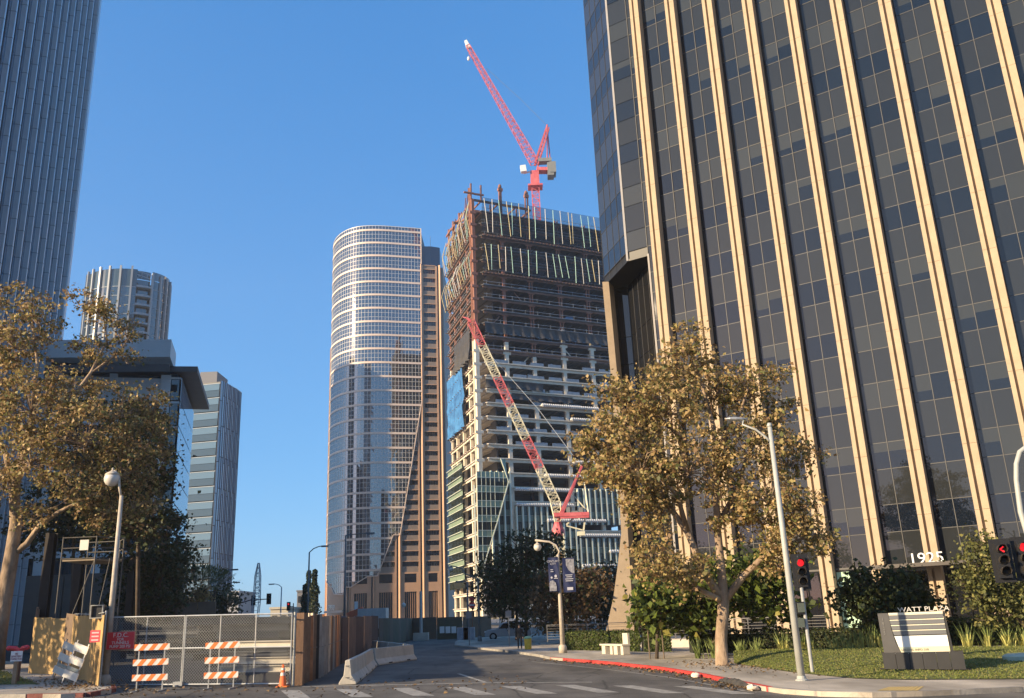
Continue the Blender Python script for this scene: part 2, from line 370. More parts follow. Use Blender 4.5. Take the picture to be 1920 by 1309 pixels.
def lawn_f(x, y):     # height of the lawn sheet by inverse lookup
    best = None
    for i in range(LN - 1):
        for j in range(14):
            a, b = LAWN[j * LN + i], LAWN[(j + 1) * LN + i + 1]
            c = ((a[0] + b[0]) / 2, (a[1] + b[1]) / 2, (a[2] + b[2]) / 2); d = (c[0] - x) ** 2 + (c[1] - y) ** 2
            if best is None or d < best[0]: best = (d, c[2])
    return best[1]
def in_quad(i, f, g):
    a = V(LF[i]).lerp(V(LF[i + 1]), g); b = V(LB[i]).lerp(V(LB[i + 1]), g); p = a.lerp(b, f); return p.x, p.y, zg(p.x) + .15 + .42 * f * f * (3 - 2 * f)
g_c, g_s = [], []
for _ in range(26000):
    i = random.choices(range(n - 1), [2, 3, 4, 3, 3, 2, 1])[0]; x, y, z = in_quad(i, random.random(), random.random())
    if y < 52 and x < 27: g_c.append((x, y, z + .02)); g_s.append(random.uniform(.05, .10))
g_c = np.array(g_c); N = rng.normal(size=(len(g_c), 3)); N[:, 2] *= .25
gl = leaf_mesh('grass', g_c, N, np.array(g_s), [leafmat('grass_blade', (0.17, 0.20, 0.05), .3), leafmat('grass_blade_dry', (0.24, 0.22, 0.08), .3)], rng.choice(2, len(g_c), p=[.75, .25]), aspect=.3)
stuff(gl, 'short mown green grass of the lawn round the monument sign', 'grass')
# grass verge under the near sycamore
mb = MB(); mb.add([(x, y, zg(x) + .14) for x, y in [(-17.5, 33.8), (-27, 47.5), (-40, 47.5), (-40, 39)]], [(0, 1, 2, 3)]); structure(mb, 'lawn', grassm)
g_c = np.array([(x, y, zg(x) + .17) for x, y in [(random.uniform(-28, -18), random.uniform(34, 46)) for _ in range(5000)] if (y - 33.8) * 9.5 < (-17.5 - x) * 13.7 + 1 and (y - 33.8) > (-17.5 - x) * .24])
N = rng.normal(size=(len(g_c), 3)); N[:, 2] *= .3
stuff(leaf_mesh('grass', g_c, N, rng.uniform(.06, .14, len(g_c)), [MATS['grass_blade'], MATS['grass_blade_dry']], rng.choice(2, len(g_c)), aspect=.3), 'rough grass verge beside the plywood hoarding', 'grass')
# fallen leaves along kerbs and under trees
L = []
for _ in range(1500):
    k = random.random()
    if k < .35: i = random.randrange(6, 11); f = random.random(); x = CURB[i][0] + (CURB[i + 1][0] - CURB[i][0]) * f - abs(random.gauss(0, .5)); y = CURB[i][1] + (CURB[i + 1][1] - CURB[i][1]) * f; L.append((x, y, zg(x) + .03))
    elif k < .6: x = random.gauss(-15.5, 2.2); y = random.gauss(33 - (x + 15.5) * 1.2, 1.2); L.append((x, y, zg(x) + .155))
    elif k < .8: x = random.uniform(-14, 0); y = random.gauss(31, 2.0); L.append((x, y, zg(x) + .02))
    else: x = random.gauss(8, 1.2); y = random.gauss(37, 2.5); L.append((x, y, zg(x) + .16)) if x > 6 else None
L = np.array(L); N = rng.normal(size=(len(L), 3)) * .3; N[:, 2] = 1
stuff(leaf_mesh('fallen_leaves', L, N, rng.uniform(.06, .16, len(L)), [leafmat('dead_leaf', (0.28, 0.18, 0.08), .1), leafmat('dead_leaf_dark', (0.14, 0.09, 0.05), .1)], rng.choice(2, len(L))), 'dry brown leaves lying along kerbs and gutters', 'fallen leaves')

sheet('works_ground', [(-14.4, 33.9), (-8.4, 32.8), (-9.4, 47.5), (-11.4, 73), (-12.2, 103), (-58, 112), (-58, 60), (-27, 52)], .006, mat('works_dark', (.05, .046, .042), .95, .3, .6, .5, 6))  # dark sheet added to cover the sunlit ground behind the gate
# ================================================================ RIBBED OFFICE TOWER (near, on the corner)
stone = mat('tan_stone', (0.45, 0.345, 0.23), 0.8, 0.10, 1.3, 0.15, 20, detail=6)
bronze = mat('bronze_mullion', (0.075, 0.073, 0.07), 0.55, 0.05, 1, metal=0.0)
bronzel = mat('silver_mullion', (0.14, 0.135, 0.13), 0.5, 0.05, 1, metal=0.1)
spand = glass('spandrel_glass', (0.024, 0.027, 0.030), 1.55, 0.012, .012, .5, .12)
blue = glass('vision_glass', (0.007, 0.011, 0.019), 1.6, 0.012, .015, .4, .25)
blind = glass('blind_behind_glass', (0.036, 0.040, 0.041), 1.55, 0.012, .012, .5, .14)
soffit = mat('dark_soffit', (0.02, 0.02, 0.02), 0.5, 0.1, 1)
WY = 64.0
def WF(i): return V((WY * (.17574 + .04104 * i), WY * (1 - .02827 * i), 0))
wu = (WF(1) - WF(0)); WSP = wu.length; wu = wu / WSP; wn_ = V((wu.y, -wu.x, 0))          # along the front and out of it, towards the street
if wn_.y > 0: wn_ = -wn_
WZ0, WTOP, FLH = 0.45, 92.0, 3.94
watt = thing('office_tower', 'dark glass office tower striped by tall tan stone fins, with 1925 over its entrance', 'office tower', (20, 60, zg(20)))
NB = 15
GL0 = 0.72                                     # glass stands this far behind the fin fronts
def WP(i, out, z): p = WF(i) - wn_ * (GL0 - out); return V((p.x, p.y, z))       # out measured from the glass plane
ROW0 = 52.52 - 13 * FLH                        # a floor line: top of a spandrel
# find the phase of the rows from a mullion crossing seen in the photograph
_, zz = hit(1480 + 145 / 2.727, 130 / 2.727, WF(0) - wn_ * GL0, wu)
ROW0 = zz - 30 * FLH
def rows():
    k = 0; z = ROW0
    while z < WTOP:
        yield ('blue', z - 1.70, z); yield ('spandrel', z - 1.70 - 2.24, z - 1.70); z += FLH
# ---- fins: two stone strips on a backing leaf
FZ0 = 0.45
for i in range(0, NB):
    mb = MB(); z0 = FZ0
    zs = [z0] + [ROW0 - .85 + k * FLH for k in range(60) if z0 + 1.5 < ROW0 - .85 + k * FLH < WTOP + 1] + [WTOP + 2.5]
    mb.obox(WP(i + .0, .0, z0), wu * .80, wn_ * .45, (0, 0, zs[-1] - z0))
    for a, b in zip(zs, zs[1:]):
        mb.obox(WP(i, .452, a + .008) + wu * 0.0, wu * .25, wn_ * .265, (0, 0, b - a - .016))
        mb.obox(WP(i, .452, a + .008) + wu * .41, wu * .39, wn_ * .265, (0, 0, b - a - .016))
    mb.build('stone_fin', stone, watt)
# ---- glass panes
IP1 = hit(1137, 10, WF(0) - wn_ * GL0, wu)[0] / WSP
def pane_mesh(kind):
    w = 1.0; mb = MB()
    mb.obox((0, 0, 0), (1, 0, 0), (0, 1, 0), (0, 0, -1))
    return mb
cand = []
for i in range(-1, NB - 1):
    for h in (0, 1):
        g0 = .255; gw = (1 - g0) / 2
        if i == -1:
            a, b = (.0, .64) if h == 0 else (.66, 1.0)
            if h == 0: a, b = 1 + IP1, .795
            else: a, b = .795, 1.0
        else: a, b = g0 + gw * h, g0 + gw * (h + 1)
        for kind, z0, z1 in rows():
            if z1 < 4.3 and i >= 0: continue
            if i == -1 and h == 0 and z0 < 29.0: continue
            c = WP(i + (a + b) / 2, 0, (z0 + z1) / 2); el = (c.z - EYE) / math.hypot(c.x, c.y)
            cand.append((math.dist(c, (0, 0, EYE)) + (60 if el > .80 or i > 9 else 0), i, a, b, kind, z0, z1))
cand.sort(key=lambda q: q[0])
rest = MB(); shared = {}
for k, (d, i, a, b, kind, z0, z1) in enumerate(cand):
    w = (b - a) * WSP - .05; hgt = z1 - z0 - .05; r = random.Random(int(i * 977 + round(z0 * 13))).random()
    split = 0
    if kind == 'blue':
        r2 = r + random.uniform(-.12, .12)
        split = 0 if r2 < .42 else 1 if r2 > .72 else random.choice([.35, .5, .62, .7])
    o = WP(i + a, random.uniform(.0, .006), z0 + .025) + wu * .025
    if k < 300:
        key = (round(w, 2), kind, split); me = shared.get(key)
        if me is None:
            q = MB()
            if kind == 'spandrel': q.box(0, w, -.03, 0, 0, hgt)
            elif split in (0, 1): q.box(0, w, -.03, 0, 0, hgt)
            else: q.box(0, w, -.03, 0, 0, hgt * (1 - split), 0); q.box(0, w, -.03, 0, hgt * (1 - split), hgt, 1)
            me = bpy.data.meshes.new('glass_pane'); me.from_pydata(q.v, [], q.f)
            for mm in ([spand] if kind == 'spandrel' else [blind] if split == 1 else [blue] if split == 0 else [blue, blind]): me.materials.append(mm)
            me.polygons.foreach_set('material_index', q.m); shared[key] = me
        ob = link('glass_pane', me, watt); ob.location = o - watt.location; ob.rotation_euler = (random.gauss(0, .003), 0, math.atan2(wu.y, wu.x) + random.gauss(0, .003))
    else:
        back = -wn_ * .03
        if kind == 'spandrel': rest.obox(o, wu * w, back, (0, 0, hgt), 0)
        elif split == 0: rest.obox(o, wu * w, back, (0, 0, hgt), 1)
        elif split == 1: rest.obox(o, wu * w, back, (0, 0, hgt), 2)
        else: rest.obox(o, wu * w, back, (0, 0, hgt * (1 - split)), 1); rest.obox(o + V((0, 0, hgt * (1 - split))), wu * w, back, (0, 0, hgt * split), 2)
stuff(rest.build('glass_panes', [spand, blue, blind], watt))
# ---- mullions
mu = MB()
for i in range(-1, NB - 1):
    x = .6275 if i >= 0 else .795
    mu.obox(WP(i + x, .0, 4.3 if i >= 0 else 1.0) - wu * .02, wu * .04, wn_ * .07, (0, 0, WTOP - 4.3))
for kind, z0, z1 in rows():
    for z in (z0,):
        if z > 4.3: mu.obox(WP(-.21, 0, z - .02), wu * WSP * (NB - .8), wn_ * .03, (0, 0, .04))
mu.build('mullion_grid', bronze, watt)
# ---- chamfered corner bay hanging over the entrance court
cP1 = WF(IP1) - wn_ * (GL0 - .02); sdx = V((*az(-14.7), 0)); cP2 = cP1 + sdx * 5.45; ZS = 29.3
Qp = WF(-.2) - wn_ * GL0
core = MB()
core.prism([tuple(p.xy) for p in (WP(-.2, -.08, 0), cP1 + V((.06, .08, 0)), cP2 + V((.06, 0, 0)), cP2 + V((*az(30), 0)) * 14, WP(-.2, -16, 0))], ZS + .06, WTOP + 1.0)
core.build('corner_core', soffit, watt)
so = MB(); so.prism([tuple(p.xy) for p in (WP(-.2, -.02, 0), cP1, cP2 , cP2 + V((*az(30), 0)) * 4, WP(-.2, -6, 0))], ZS - .12, ZS + .05); so.build('soffit', soffit, watt)
sn = V((-sdx.y, sdx.x, 0));  sn = sn if sn.x < 0 else -sn
cnt = 0
cg = MB(); cm = MB()
for j in range(4):
    for kind, z0, z1 in rows():
        if z0 < ZS - 1 or z1 > 66: continue
        o = cP1 + sdx * (j * 1.36 + .025) + V((0, 0, max(z0, ZS) + .02)) - sn * random.uniform(0, .004)
        q = MB(); q.obox(o, sdx * 1.31, -sn * .03, (0, 0, z1 - max(z0, ZS) - .04)); q.build('corner_pane', glass('corner_glass_dark', (0.014, 0.018, 0.028), 1.5, .02, .05, .4) if kind == 'blue' else glass('corner_glass', (0.03, 0.033, 0.04), 1.48, .03, .05, .4), watt)
for z in [z for k, z, _ in rows() if ZS < z]: cm.obox(cP1 + V((0, 0, z - .015)) - sn * .01, sdx * 5.45, sn * .03, (0, 0, .03))
for j in (1, 2, 3, 4): cm.obox(cP1 + sdx * (j * 1.36 - .012) + V((0, 0, ZS)), sdx * .024, sn * .03, (0, 0, 62))
cm.build('mullion_grid', bronze, watt)
tr = MB(); tr.bar(cP1 + V((0, 0, ZS - .1)) + sn * .02, cP1 + V((0, 0, WTOP)) + sn * .02, .14, .14); tr.build('corner_trim', mat('pale_trim', (.55, .52, .48), .5, .05), watt)
# front pane plane of the hanging bay already laid by the pane loop (i = -1); dark core behind the whole front
cb = MB(); cb.prism([tuple(p.xy) for p in (WP(NB, -.12, 0), WP(-.18, -.12, 0), WP(-.18, -26, 0), WP(NB, -26, 0))], zg(20), WTOP); cb.build('tower_core', soffit, watt)
# recessed lobby curtain wall under the corner
r0 = V((11.25, 66.8, 0)); r1 = V((8.45, 72.4, 0)); rm_ = V((10.2, 71.6, 0))
segs = [(r0, rm_), (rm_, r1)]
for a, b in segs:
    d = b - a; L = d.length; d /= L; nn = V((d.y, -d.x, 0)); nn = nn if nn.dot(V((-1, -1, 0))) > 0 else -nn
    npn = max(1, round(L / 1.35))
    for k in range(npn):
        z = .6; lv = 0
        while z < ZS - .3:
            h = min(5.6 if lv % 2 == 0 else 2.4, ZS - .15 - z)
            q = MB(); q.obox(a + d * (L * k / npn + .03) + V((0, 0, z + .03)), d * (L / npn - .06), -nn * .03, (0, 0, h - .06))
            q.build('lobby_pane', glass('lobby_glass', (0.012, 0.013, 0.016), 1.65, .015, .08, .25), watt); z += h; lv += 1
    fm = MB()
    for k in range(npn + 1): fm.obox(a + d * (L * k / npn - .012) + V((0, 0, .6)), d * .024, nn * .02, (0, 0, ZS - 1.0))
    fm.build('lobby_mullion', bronzel, watt)
    bk = MB(); bk.obox(a - nn * .1 + V((0, 0, .45)), d * L, -nn * .2, (0, 0, ZS - .6)); bk.build('lobby_wall', soffit, watt)
tr = MB(); tr.bar(WP(-.205, .05, 1), WP(-.205, .05, ZS), .12); tr.build('corner_trim', MATS['pale_trim'], watt)
# flared stone pillar carrying the corner
pl = MB(); py0 = 70.4
prof = [(ZS - .1, 6.42, 6.86), (21, 6.52, 6.95), (12.3, 6.52, 6.94), (8.1, 6.44, 6.86), (5.7, 6.08, 6.83), (3.3, 5.66, 6.8), (.4, 4.95, 6.8)]
sec = []
for z, a0, a1 in prof: sec.append([V((py0 * math.tan(math.radians(a0)), py0, z)), V((py0 * math.tan(math.radians(a1)), py0, z)), V((py0 * math.tan(math.radians(a1)) + .55, py0 + 1.3, z)), V((py0 * math.tan(math.radians(a0)) + .4, py0 + 1.4, z))])
for s0, s1 in zip(sec, sec[1:]):
    k = len(pl.v); pl.add(s1 + s0, [(0, 1, 5, 4), (1, 2, 6, 5), (2, 3, 7, 6), (3, 0, 4, 7)])
pl.build('flared_pillar', stone, watt)
# base wall between fins: dark lobby glass and a light green panel
lb = MB()
for i in range(0, NB - 1):
    for h in (0, 1):
        g0 = .255; gw = (1 - g0) / 2; q = MB(); q.obox(WP(i + g0 + gw * h, 0, .5) + wu * .03, wu * (gw * WSP - .06), -wn_ * .03, (0, 0, 3.7))
        q.build('lobby_pane', glass('lobby_glass', (0, 0, 0)) if not (i == 3 and h == 0) else mat('pale_green_panel', (.42, .62, .45), .5, .05), watt)
wl = MB(); wl.obox(WP(-.1, .0, 4.22), wu * WSP * (NB - 1), wn_ * .10, (0, 0, .12)); wl.build('transom', bronze, watt)
# entrance canopy with standing numerals
ca = MB(); o = WP(4.12, .75, 4.05); ca.obox(o, wu * 5.2, wn_ * 2.0, (0, 0, .14)); ca.obox(o + V((0, 0, .0)) + wn_ * 2.0, wu * 5.2, wn_ * .08, (0, 0, .22)); ca.build('entrance_canopy', mat('canopy_metal', (.06, .05, .045), .4, .1), watt)
text('numerals', '1925', .88, WP(4.83, 2.62, 4.22), wu, (0, 0, 1), .10, mat('white_letter', (.75, .77, .8), .4, .03), watt, sx=1.12)
# plaza slab
pz = MB(); pz.prism([tuple(p.xy) for p in (WF(-1.3) + wn_ * 5.2, WF(3.6) + wn_ * 5.2, WF(3.6) + wn_ * 1.6, WF(NB) + wn_ * 1.6, WF(NB) - wn_ * 2, WF(-1.3) - wn_ * 6)], -.4, .42)
structure(pz, 'plaza_pavement', mat('plaza_concrete', (.5, .45, .38), .8, .1))
# ================================================================ CURVED GRANITE AND GLASS TOWER
gran = mat('pink_granite', (0.54, 0.33, 0.20), 0.6, 0.10, .35, detail=8)
grand_d = mat('channel_dark', (0.05, 0.045, 0.04), 0.5, 0.1, .5)
grand = mat('brown_granite', (0.27, 0.21, 0.165), 0.6, 0.12, .35, detail=8)
bandm = mat('pale_band', (0.78, 0.62, 0.50), 0.5, 0.04, .3)
mulm = mat('pale_mullion', (0.72, 0.68, 0.62), 0.4, 0.04, .3)
tglass = glass('tower_mirror_glass', (0.022, 0.03, 0.045), 2.9, .03, .10, .25, .35)
wglass = glass('tower_window_glass', (0.012, 0.013, 0.018), 1.7, .03, .05, .4, .3)
tower = thing('curved_tower', 'tall curved glass tower with pale stone bands and 1999 on its base', 'office tower', (-50, 360, 0))
ctrl = [(-28.4, 355.0), (-37, 352.6), (-45.2, 350.3), (-54.4, 347.9), (-61.5, 347.4), (-66.5, 348.9), (-71.0, 352.2), (-75.2, 357.8), (-78.2, 365), (-79.3, 374), (-77, 386)]
def catmull(p, n=14):
    out = []
    q = [p[0]] + p + [p[-1]]
    for i in range(1, len(q) - 2):
        for k in range(n):
            t = k / n; a, b, c, d = [V((*q[i + j], 0)) for j in (-1, 0, 1, 2)]
            out.append(.5 * ((2 * b) + (c - a) * t + (2 * a - 5 * b + 4 * c - d) * t * t + (3 * b - a - 3 * c + d) * t ** 3))
    out.append(V((*p[-1], 0))); return out
cur = catmull(ctrl); CL = [0.0]
for a, b in zip(cur, cur[1:]): CL.append(CL[-1] + (b - a).length)
def TP(s, out=0.0, z=0.0):
    s = max(0, min(CL[-1] - .01, s)); lo = 0
    while lo < len(CL) - 2 and CL[lo + 1] < s: lo += 1
    f = (s - CL[lo]) / (CL[lo + 1] - CL[lo]); p = cur[lo].lerp(cur[lo + 1], f); d = (cur[lo + 1] - cur[lo]).normalized(); nn = V((d.y, -d.x, 0))
    nn = nn if nn.y < 0.0 or (nn.x < 0 and s > 50) else -nn
    # outward is to the left of travel seen from above when moving west along the front
    o = V((-d.y, d.x, 0)) ; q = p + o * out; return V((q.x, q.y, z))
def s_of(px, py):
    r = ray(px, py); best = None
    for k, p in enumerate(cur):
        e = abs(p.x / p.y - r.x / r.y)
        if p.y < 376 and (best is None or e < best[0]): best = (e, CL[k], p)
    return best[1], EYE + r.z * math.hypot(best[2].x, best[2].y) / math.hypot(r.x, r.y)
TT = 166.0; FH = 3.95; ROWH = FH / 2
s_edge = s_of(792, 600)[0]
# lower edge of the glass curtain
bd = [s_of(*p) for p in [(792, 745), (751, 1000), (750.5, 1003), (737, 1003), (707, 1080), (697, 1081), (689, 1081), (658, 1101), (650, 1101), (643, 1115), (627, 1115), (622, 1103), (608, 1083), (600, 1060)]]
def zb(s):
    if s <= bd[0][0]: return bd[0][1]
    for a, b in zip(bd, bd[1:]):
        if a[0] <= s <= b[0]: return a[1] + (b[1] - a[1]) * (s - a[0]) / max(1e-6, b[0] - a[0])
    return bd[-1][1]
core = MB(); out = [tuple(TP(s, -.75).xy) for s in np.linspace(s_edge, CL[-1], 60)] + [(-42, 392), (TP(s_edge, -.75).x, 390)]
core.prism(out[::-1], 0, TT - .6); core.build('tower_core', mat('dark_core', (.03, .03, .033), .5, .1), tower)
core = MB(); core.prism([(TP(0, -.8).x, TP(0, -.8).y), (TP(s_edge, -.8).x, TP(s_edge, -.8).y), (TP(s_edge).x, 389), (TP(0).x - .2, 389)], 0, 148.6); core.build('wing_core', grand, tower)
# glass cells, bands, mullions
PW = 1.4; NP = int((CL[-1] - s_edge) / PW)
gp = MB(); ml = MB()
nrow = int(TT / ROWH)
for c in range(NP):
    sa, sb = s_edge + c * PW, s_edge + (c + 1) * PW; lo = zb((sa + sb) / 2)
    A, B = TP(sa), TP(sb)
    for r in range(nrow):
        z1 = TT - r * ROWH; z0 = z1 - ROWH
        if z0 + .5 < lo: break
        j = V((rng.normal() * .004, rng.normal() * .004, 0)); j2 = V((rng.normal() * .004, rng.normal() * .004, 0))
        gp.add([A + j + V((0, 0, z0)), B + j2 + V((0, 0, z0)), B + j + V((0, 0, z1)), A + j2 + V((0, 0, z1))], [(0, 3, 2, 1)])
    z0 = max(lo, TT - nrow * ROWH)
    ml.obox(TP(sa - .055, .06, z0), TP(sa + .055, .06, 0) - TP(sa - .055, .06, 0), TP(sa, -.10, 0) - TP(sa, .04, 0), (0, 0, TT - z0))
stuff(gp.build('glass_panes', tglass, tower))
for r in range(1, nrow):
    if r % 3 == 1: continue
    z = TT - r * ROWH
    for c in range(NP):
        sa, sb = s_edge + c * PW, s_edge + (c + 1) * PW
        if z > zb((sa + sb) / 2): a, b = TP(sa, .035, z - .06), TP(sb, .035, z - .06); ml.obox(a, b - a, TP(sa, -.1, 0) - TP(sa, .035, 0), (0, 0, .11))
stuff(ml.build('mullion_grid', mulm, tower))
r = 1
while TT - r * ROWH > 20:
    z = TT - r * ROWH; mb = MB()
    for c in range(NP):
        sa, sb = s_edge + c * PW, s_edge + (c + 1) * PW
        if z > zb((sa + sb) / 2) + .3: a, b = TP(sa, .22, z - .42), TP(sb, .22, z - .42); mb.add([a, b, TP(sb, -.05, z - .42), TP(sa, -.05, z - .42), a + V((0, 0, .84)), b + V((0, 0, .84)), TP(sb, -.05, z + .42), TP(sa, -.05, z + .42)], [(0, 1, 5, 4), (4, 5, 6, 7), (0, 3, 2, 1)])
    if mb.f: mb.build('stone_band', bandm, tower)
    r += 3
mb = MB()
for c in range(NP): a, b = TP(s_edge + c * PW, .1, TT - .1), TP(s_edge + c * PW + PW, .1, TT - .1); mb.obox(a, b - a, TP(s_edge + c * PW, -.6, 0) - TP(s_edge + c * PW, .1, 0), (0, 0, .25))
mb.build('coping', mulm, tower)
mb = MB()
for a, b in zip(bd, bd[1:]):
    for k in range(6):
        s0, s1 = a[0] + (b[0] - a[0]) * k / 6, a[0] + (b[0] - a[0]) * (k + 1) / 6; z0, z1 = a[1] + (b[1] - a[1]) * k / 6, a[1] + (b[1] - a[1]) * (k + 1) / 6
        mb.bar(TP(s0, .1, z0), TP(s1, .1, z1), .34, .3)
mb.bar(TP(s_edge, .1, bd[0][1]), TP(s_edge, .1, TT), .22, .3); mb.build('curtain_edge_trim', bandm, tower)
# granite wall behind the curtain, bay by bay, with V notches between bays
notch = sorted(s_of(p, 1040)[0] for p in (831.5, 792.5, 747, 700, 654.5))
ends = notch + [s_of(612, 1060)[0], s_of(604, 1060)[0]]
NTOP = 148.9
gw = MB(); gwin = MB(); gs = MB()
lev = [7.5 + FH * 0, ]
Z0W = 22.0                                    # first regular floor
for bi in range(len(notch) - 1):
    a, b = notch[bi] + .75, notch[bi + 1] - .75
    top = NTOP if bi == 0 else (bd[1][1] + 10 if bi == 1 else 45 if bi == 2 else 30)
    if bi == 1: top = 112
    # piers either side
    pw = .65
    def strip(mbx, s0, s1, z0, z1, out, dep, m=0):
        A, B = TP(s0, out, z0), TP(s1, out, z0); mbx.obox(A, B - A, TP(s0, out - dep, 0) - TP(s0, out, 0), (0, 0, z1 - z0), m)
    strip(gw, a, a + pw, 0, top, -.12, .5); strip(gw, b - pw, b, 0, top, -.12, .5)
    # portal and attic of the base
    mid0, mid1 = a + pw + .9, b - pw - .9
    strip(gw, a + pw, b - pw, 13.4, Z0W - 5.2, -.13, .5); strip(gw, a + pw, mid0, 0, 13.4, -.13, .5); strip(gw, mid1, b - pw, 0, 13.4, -.13, .5)
    strip(gwin, mid0, mid1, 0, 13.4, -.62, .1)
    for q in range(1, 6): s_ = mid0 + (mid1 - mid0) * q / 6; strip(gw, s_ - .07, s_ + .07, 0, 13.4, -.55, .1)
    strip(gw, a + pw, mid0, Z0W - 5.2, Z0W - 1.9, -.13, .5); strip(gw, mid1, b - pw, Z0W - 5.2, Z0W - 1.9, -.13, .5); strip(gwin, mid0, mid1, Z0W - 5.2, Z0W - 1.9, -.4, .1)
    strip(gw, a + pw, b - pw, Z0W - 1.9, Z0W - 1.3, -.13, .5)
    z = Z0W
    k = 0
    while z < top:
        strip(gs, a + pw, b - pw, z - 1.3, z + .85, -.35, .2); z1 = min(z + .85 + 1.8, top)
        strip(gw, a + pw, b - pw, z1, z1 + .32, -.13, .3) if k % 1 == 0 else None
        nw = 5
        for q in range(nw):
            w0 = a + pw + .25 + (b - a - 2 * pw - .5) * q / nw; w1 = a + pw + .25 + (b - a - 2 * pw - .5) * (q + 1) / nw
            strip(gwin, w0 + .07, w1 - .07, z + .85, z1, -.40, .1)
        z += FH; k += 1
stuff(gwin.build('window_panes', wglass, tower)); gw.build('granite_wall', gran, tower); gs.build('granite_spandrel', grand, tower)
for i, s in enumerate(notch):
    top = [NTOP + .5, NTOP + .5, bd[1][1], bd[4][1], bd[7][1]][i]
    mb = MB(); mb.add([TP(s + .78, -.36, 0), TP(s - .1, -.36, 0), TP(s - .1, -.36, top), TP(s + .78, -.36, top)], [(0, 3, 2, 1)]); mb.build('dark_channel', grand_d, tower)
    mb = MB(); q4 = [TP(s + .1, -.38, 0), TP(s - .42, .30, 0), TP(s - .62, .30, 0), TP(s - .62, -.38, 0)]
    mb.slabpoly(q4, (0, 0, top)); mb.build('granite_pier', gran, tower)
# west flank, plain stone piers
mb = MB()
for k in range(6):
    s = ends[-1] + 1.2 + k * 3.0
    if s < CL[-1] - 1: a, b = TP(s, .5, 0), TP(s + 1.0, .5, 0); mb.obox(a, b - a, TP(s, -.5, 0) - TP(s, .5, 0), (0, 0, 118))
mb.build('flank_pier', gran, tower)
mb = MB()
for s0 in np.arange(notch[-1] + .9, CL[-1] - 1.5, 1.5):
    a, b = TP(s0, -.16, 0), TP(s0 + 1.5, -.16, 0); mb.obox(a, b - a, TP(s0, -.6, 0) - TP(s0, -.16, 0), (0, 0, min(zb(s0 + .7) + 1.0, 24)))
mb.build('entrance_wall', gran, tower)
c0, c1 = at(607, 1146, 351), at(641, 1145, 346.5); d = c1 - c0; d.z = 0
mb = MB(); mb.obox((c0.x, c0.y, c0.z - .8), d, (.9, 2.2, 0), (0, 0, .8)); mb.build('entrance_canopy', bandm, tower)
a0 = at(613.5, 1145, 349.8); text('numerals', '1999', 3.1, (a0.x, a0.y, c0.z), d, (0, 0, 1), .3, mat('cream_letter', (.9, .86, .76), .4, .03), tower, sx=.60)
# blue glass roof block on the wing
mb = MB(); p0, p1 = TP(s_edge - .2, -2.2, 148), TP(.9, -2.2, 148); d = (p1 - p0)
rb = [p0, p0 + d * .5 + V((.3, -.7, 0)), p1, p1 + V((0, 22, 0)), p0 + V((0, 22, 0))]
mb.slabpoly(rb, (0, 0, 10.6)); mb.build('roof_block', glass('roof_block_glass', (0.035, 0.06, 0.10), 1.7, .15, .02, .3), tower)
mb = MB(); mb.tube([(p0 + p1) / 2 + V((0, 1, 10)), (p0 + p1) / 2 + V((0, 1, 16))], .1, 5); mb.build('antenna', mulm, tower)
# ================================================================ TOWER UNDER CONSTRUCTION
rust = mat('red_oxide_steel', (0.31, 0.135, 0.085), .7, .25, .5)
rustd = mat('dark_steel', (0.21, 0.12, 0.085), .7, .25, .5)
conc = mat('fireproofed_steel', (0.80, 0.70, 0.54), .9, .12, .5)
deckd = mat('deck_underside', (0.10, 0.095, 0.09), .9, .2, .4)
deckl = mat('deck_underside_pale', (0.52, 0.47, 0.41), .9, .2, .4)
cablem = mat('cable_grey', (0.34, 0.38, 0.43), .4, .05)
wrapw = mat('white_wrap', (0.72, 0.70, 0.66), .6, .12, 1.2, .3, 5)
greeng = glass('green_spandrel', (0.26, 0.34, 0.24), 1.5, .08, .03, .4, .12)
visg = glass('green_vision', (0.022, 0.028, 0.022), 1.5, .02, .06, .3, .3)
finw = mat('pale_green_fin', (0.72, 0.76, 0.62), .4, .04)
ct = thing('unfinished_tower', 'steel framed high-rise under construction, bare rusty frame above and green glass below', 'building', (10, 262, 0))
CO = V((-8.3, 258, 0)); cu = V((*az(64), 0)); cw = V((*az(-17.4), 0)); CQ = V((-11.3, 259.4, 0)); cn = V((cu.y, -cu.x, 0)); cnl = V((-cw.y, cw.x, 0))   # cn: out of the front; cnl: out of the left flank
if cn.y > 0: cn = -cn
if cnl.x > 0: cnl = -cnl
FL = 4.2; Z0 = 102.2; LEN = 58; LW = 35
def CP(t, out=0, z=0): p = CO + cu * t + cn * out; return V((p.x, p.y, z))
def CW(t, out=0, z=0): p = CQ + cw * t + cnl * out; return V((p.x, p.y, z))
def ch(px, py): return hit(px, py, CO, cu)
levels = {k: Z0 + FL * k for k in range(-24, 7)}        # k = 0 is the deck at 102 m; 6 is the roof deck
def plan(out): return [tuple(v.xy) for v in (CP(0, out), CP(LEN, out), CP(LEN, -32), CW(LW, -40 + 10), CW(LW, out), CW(0, out))]
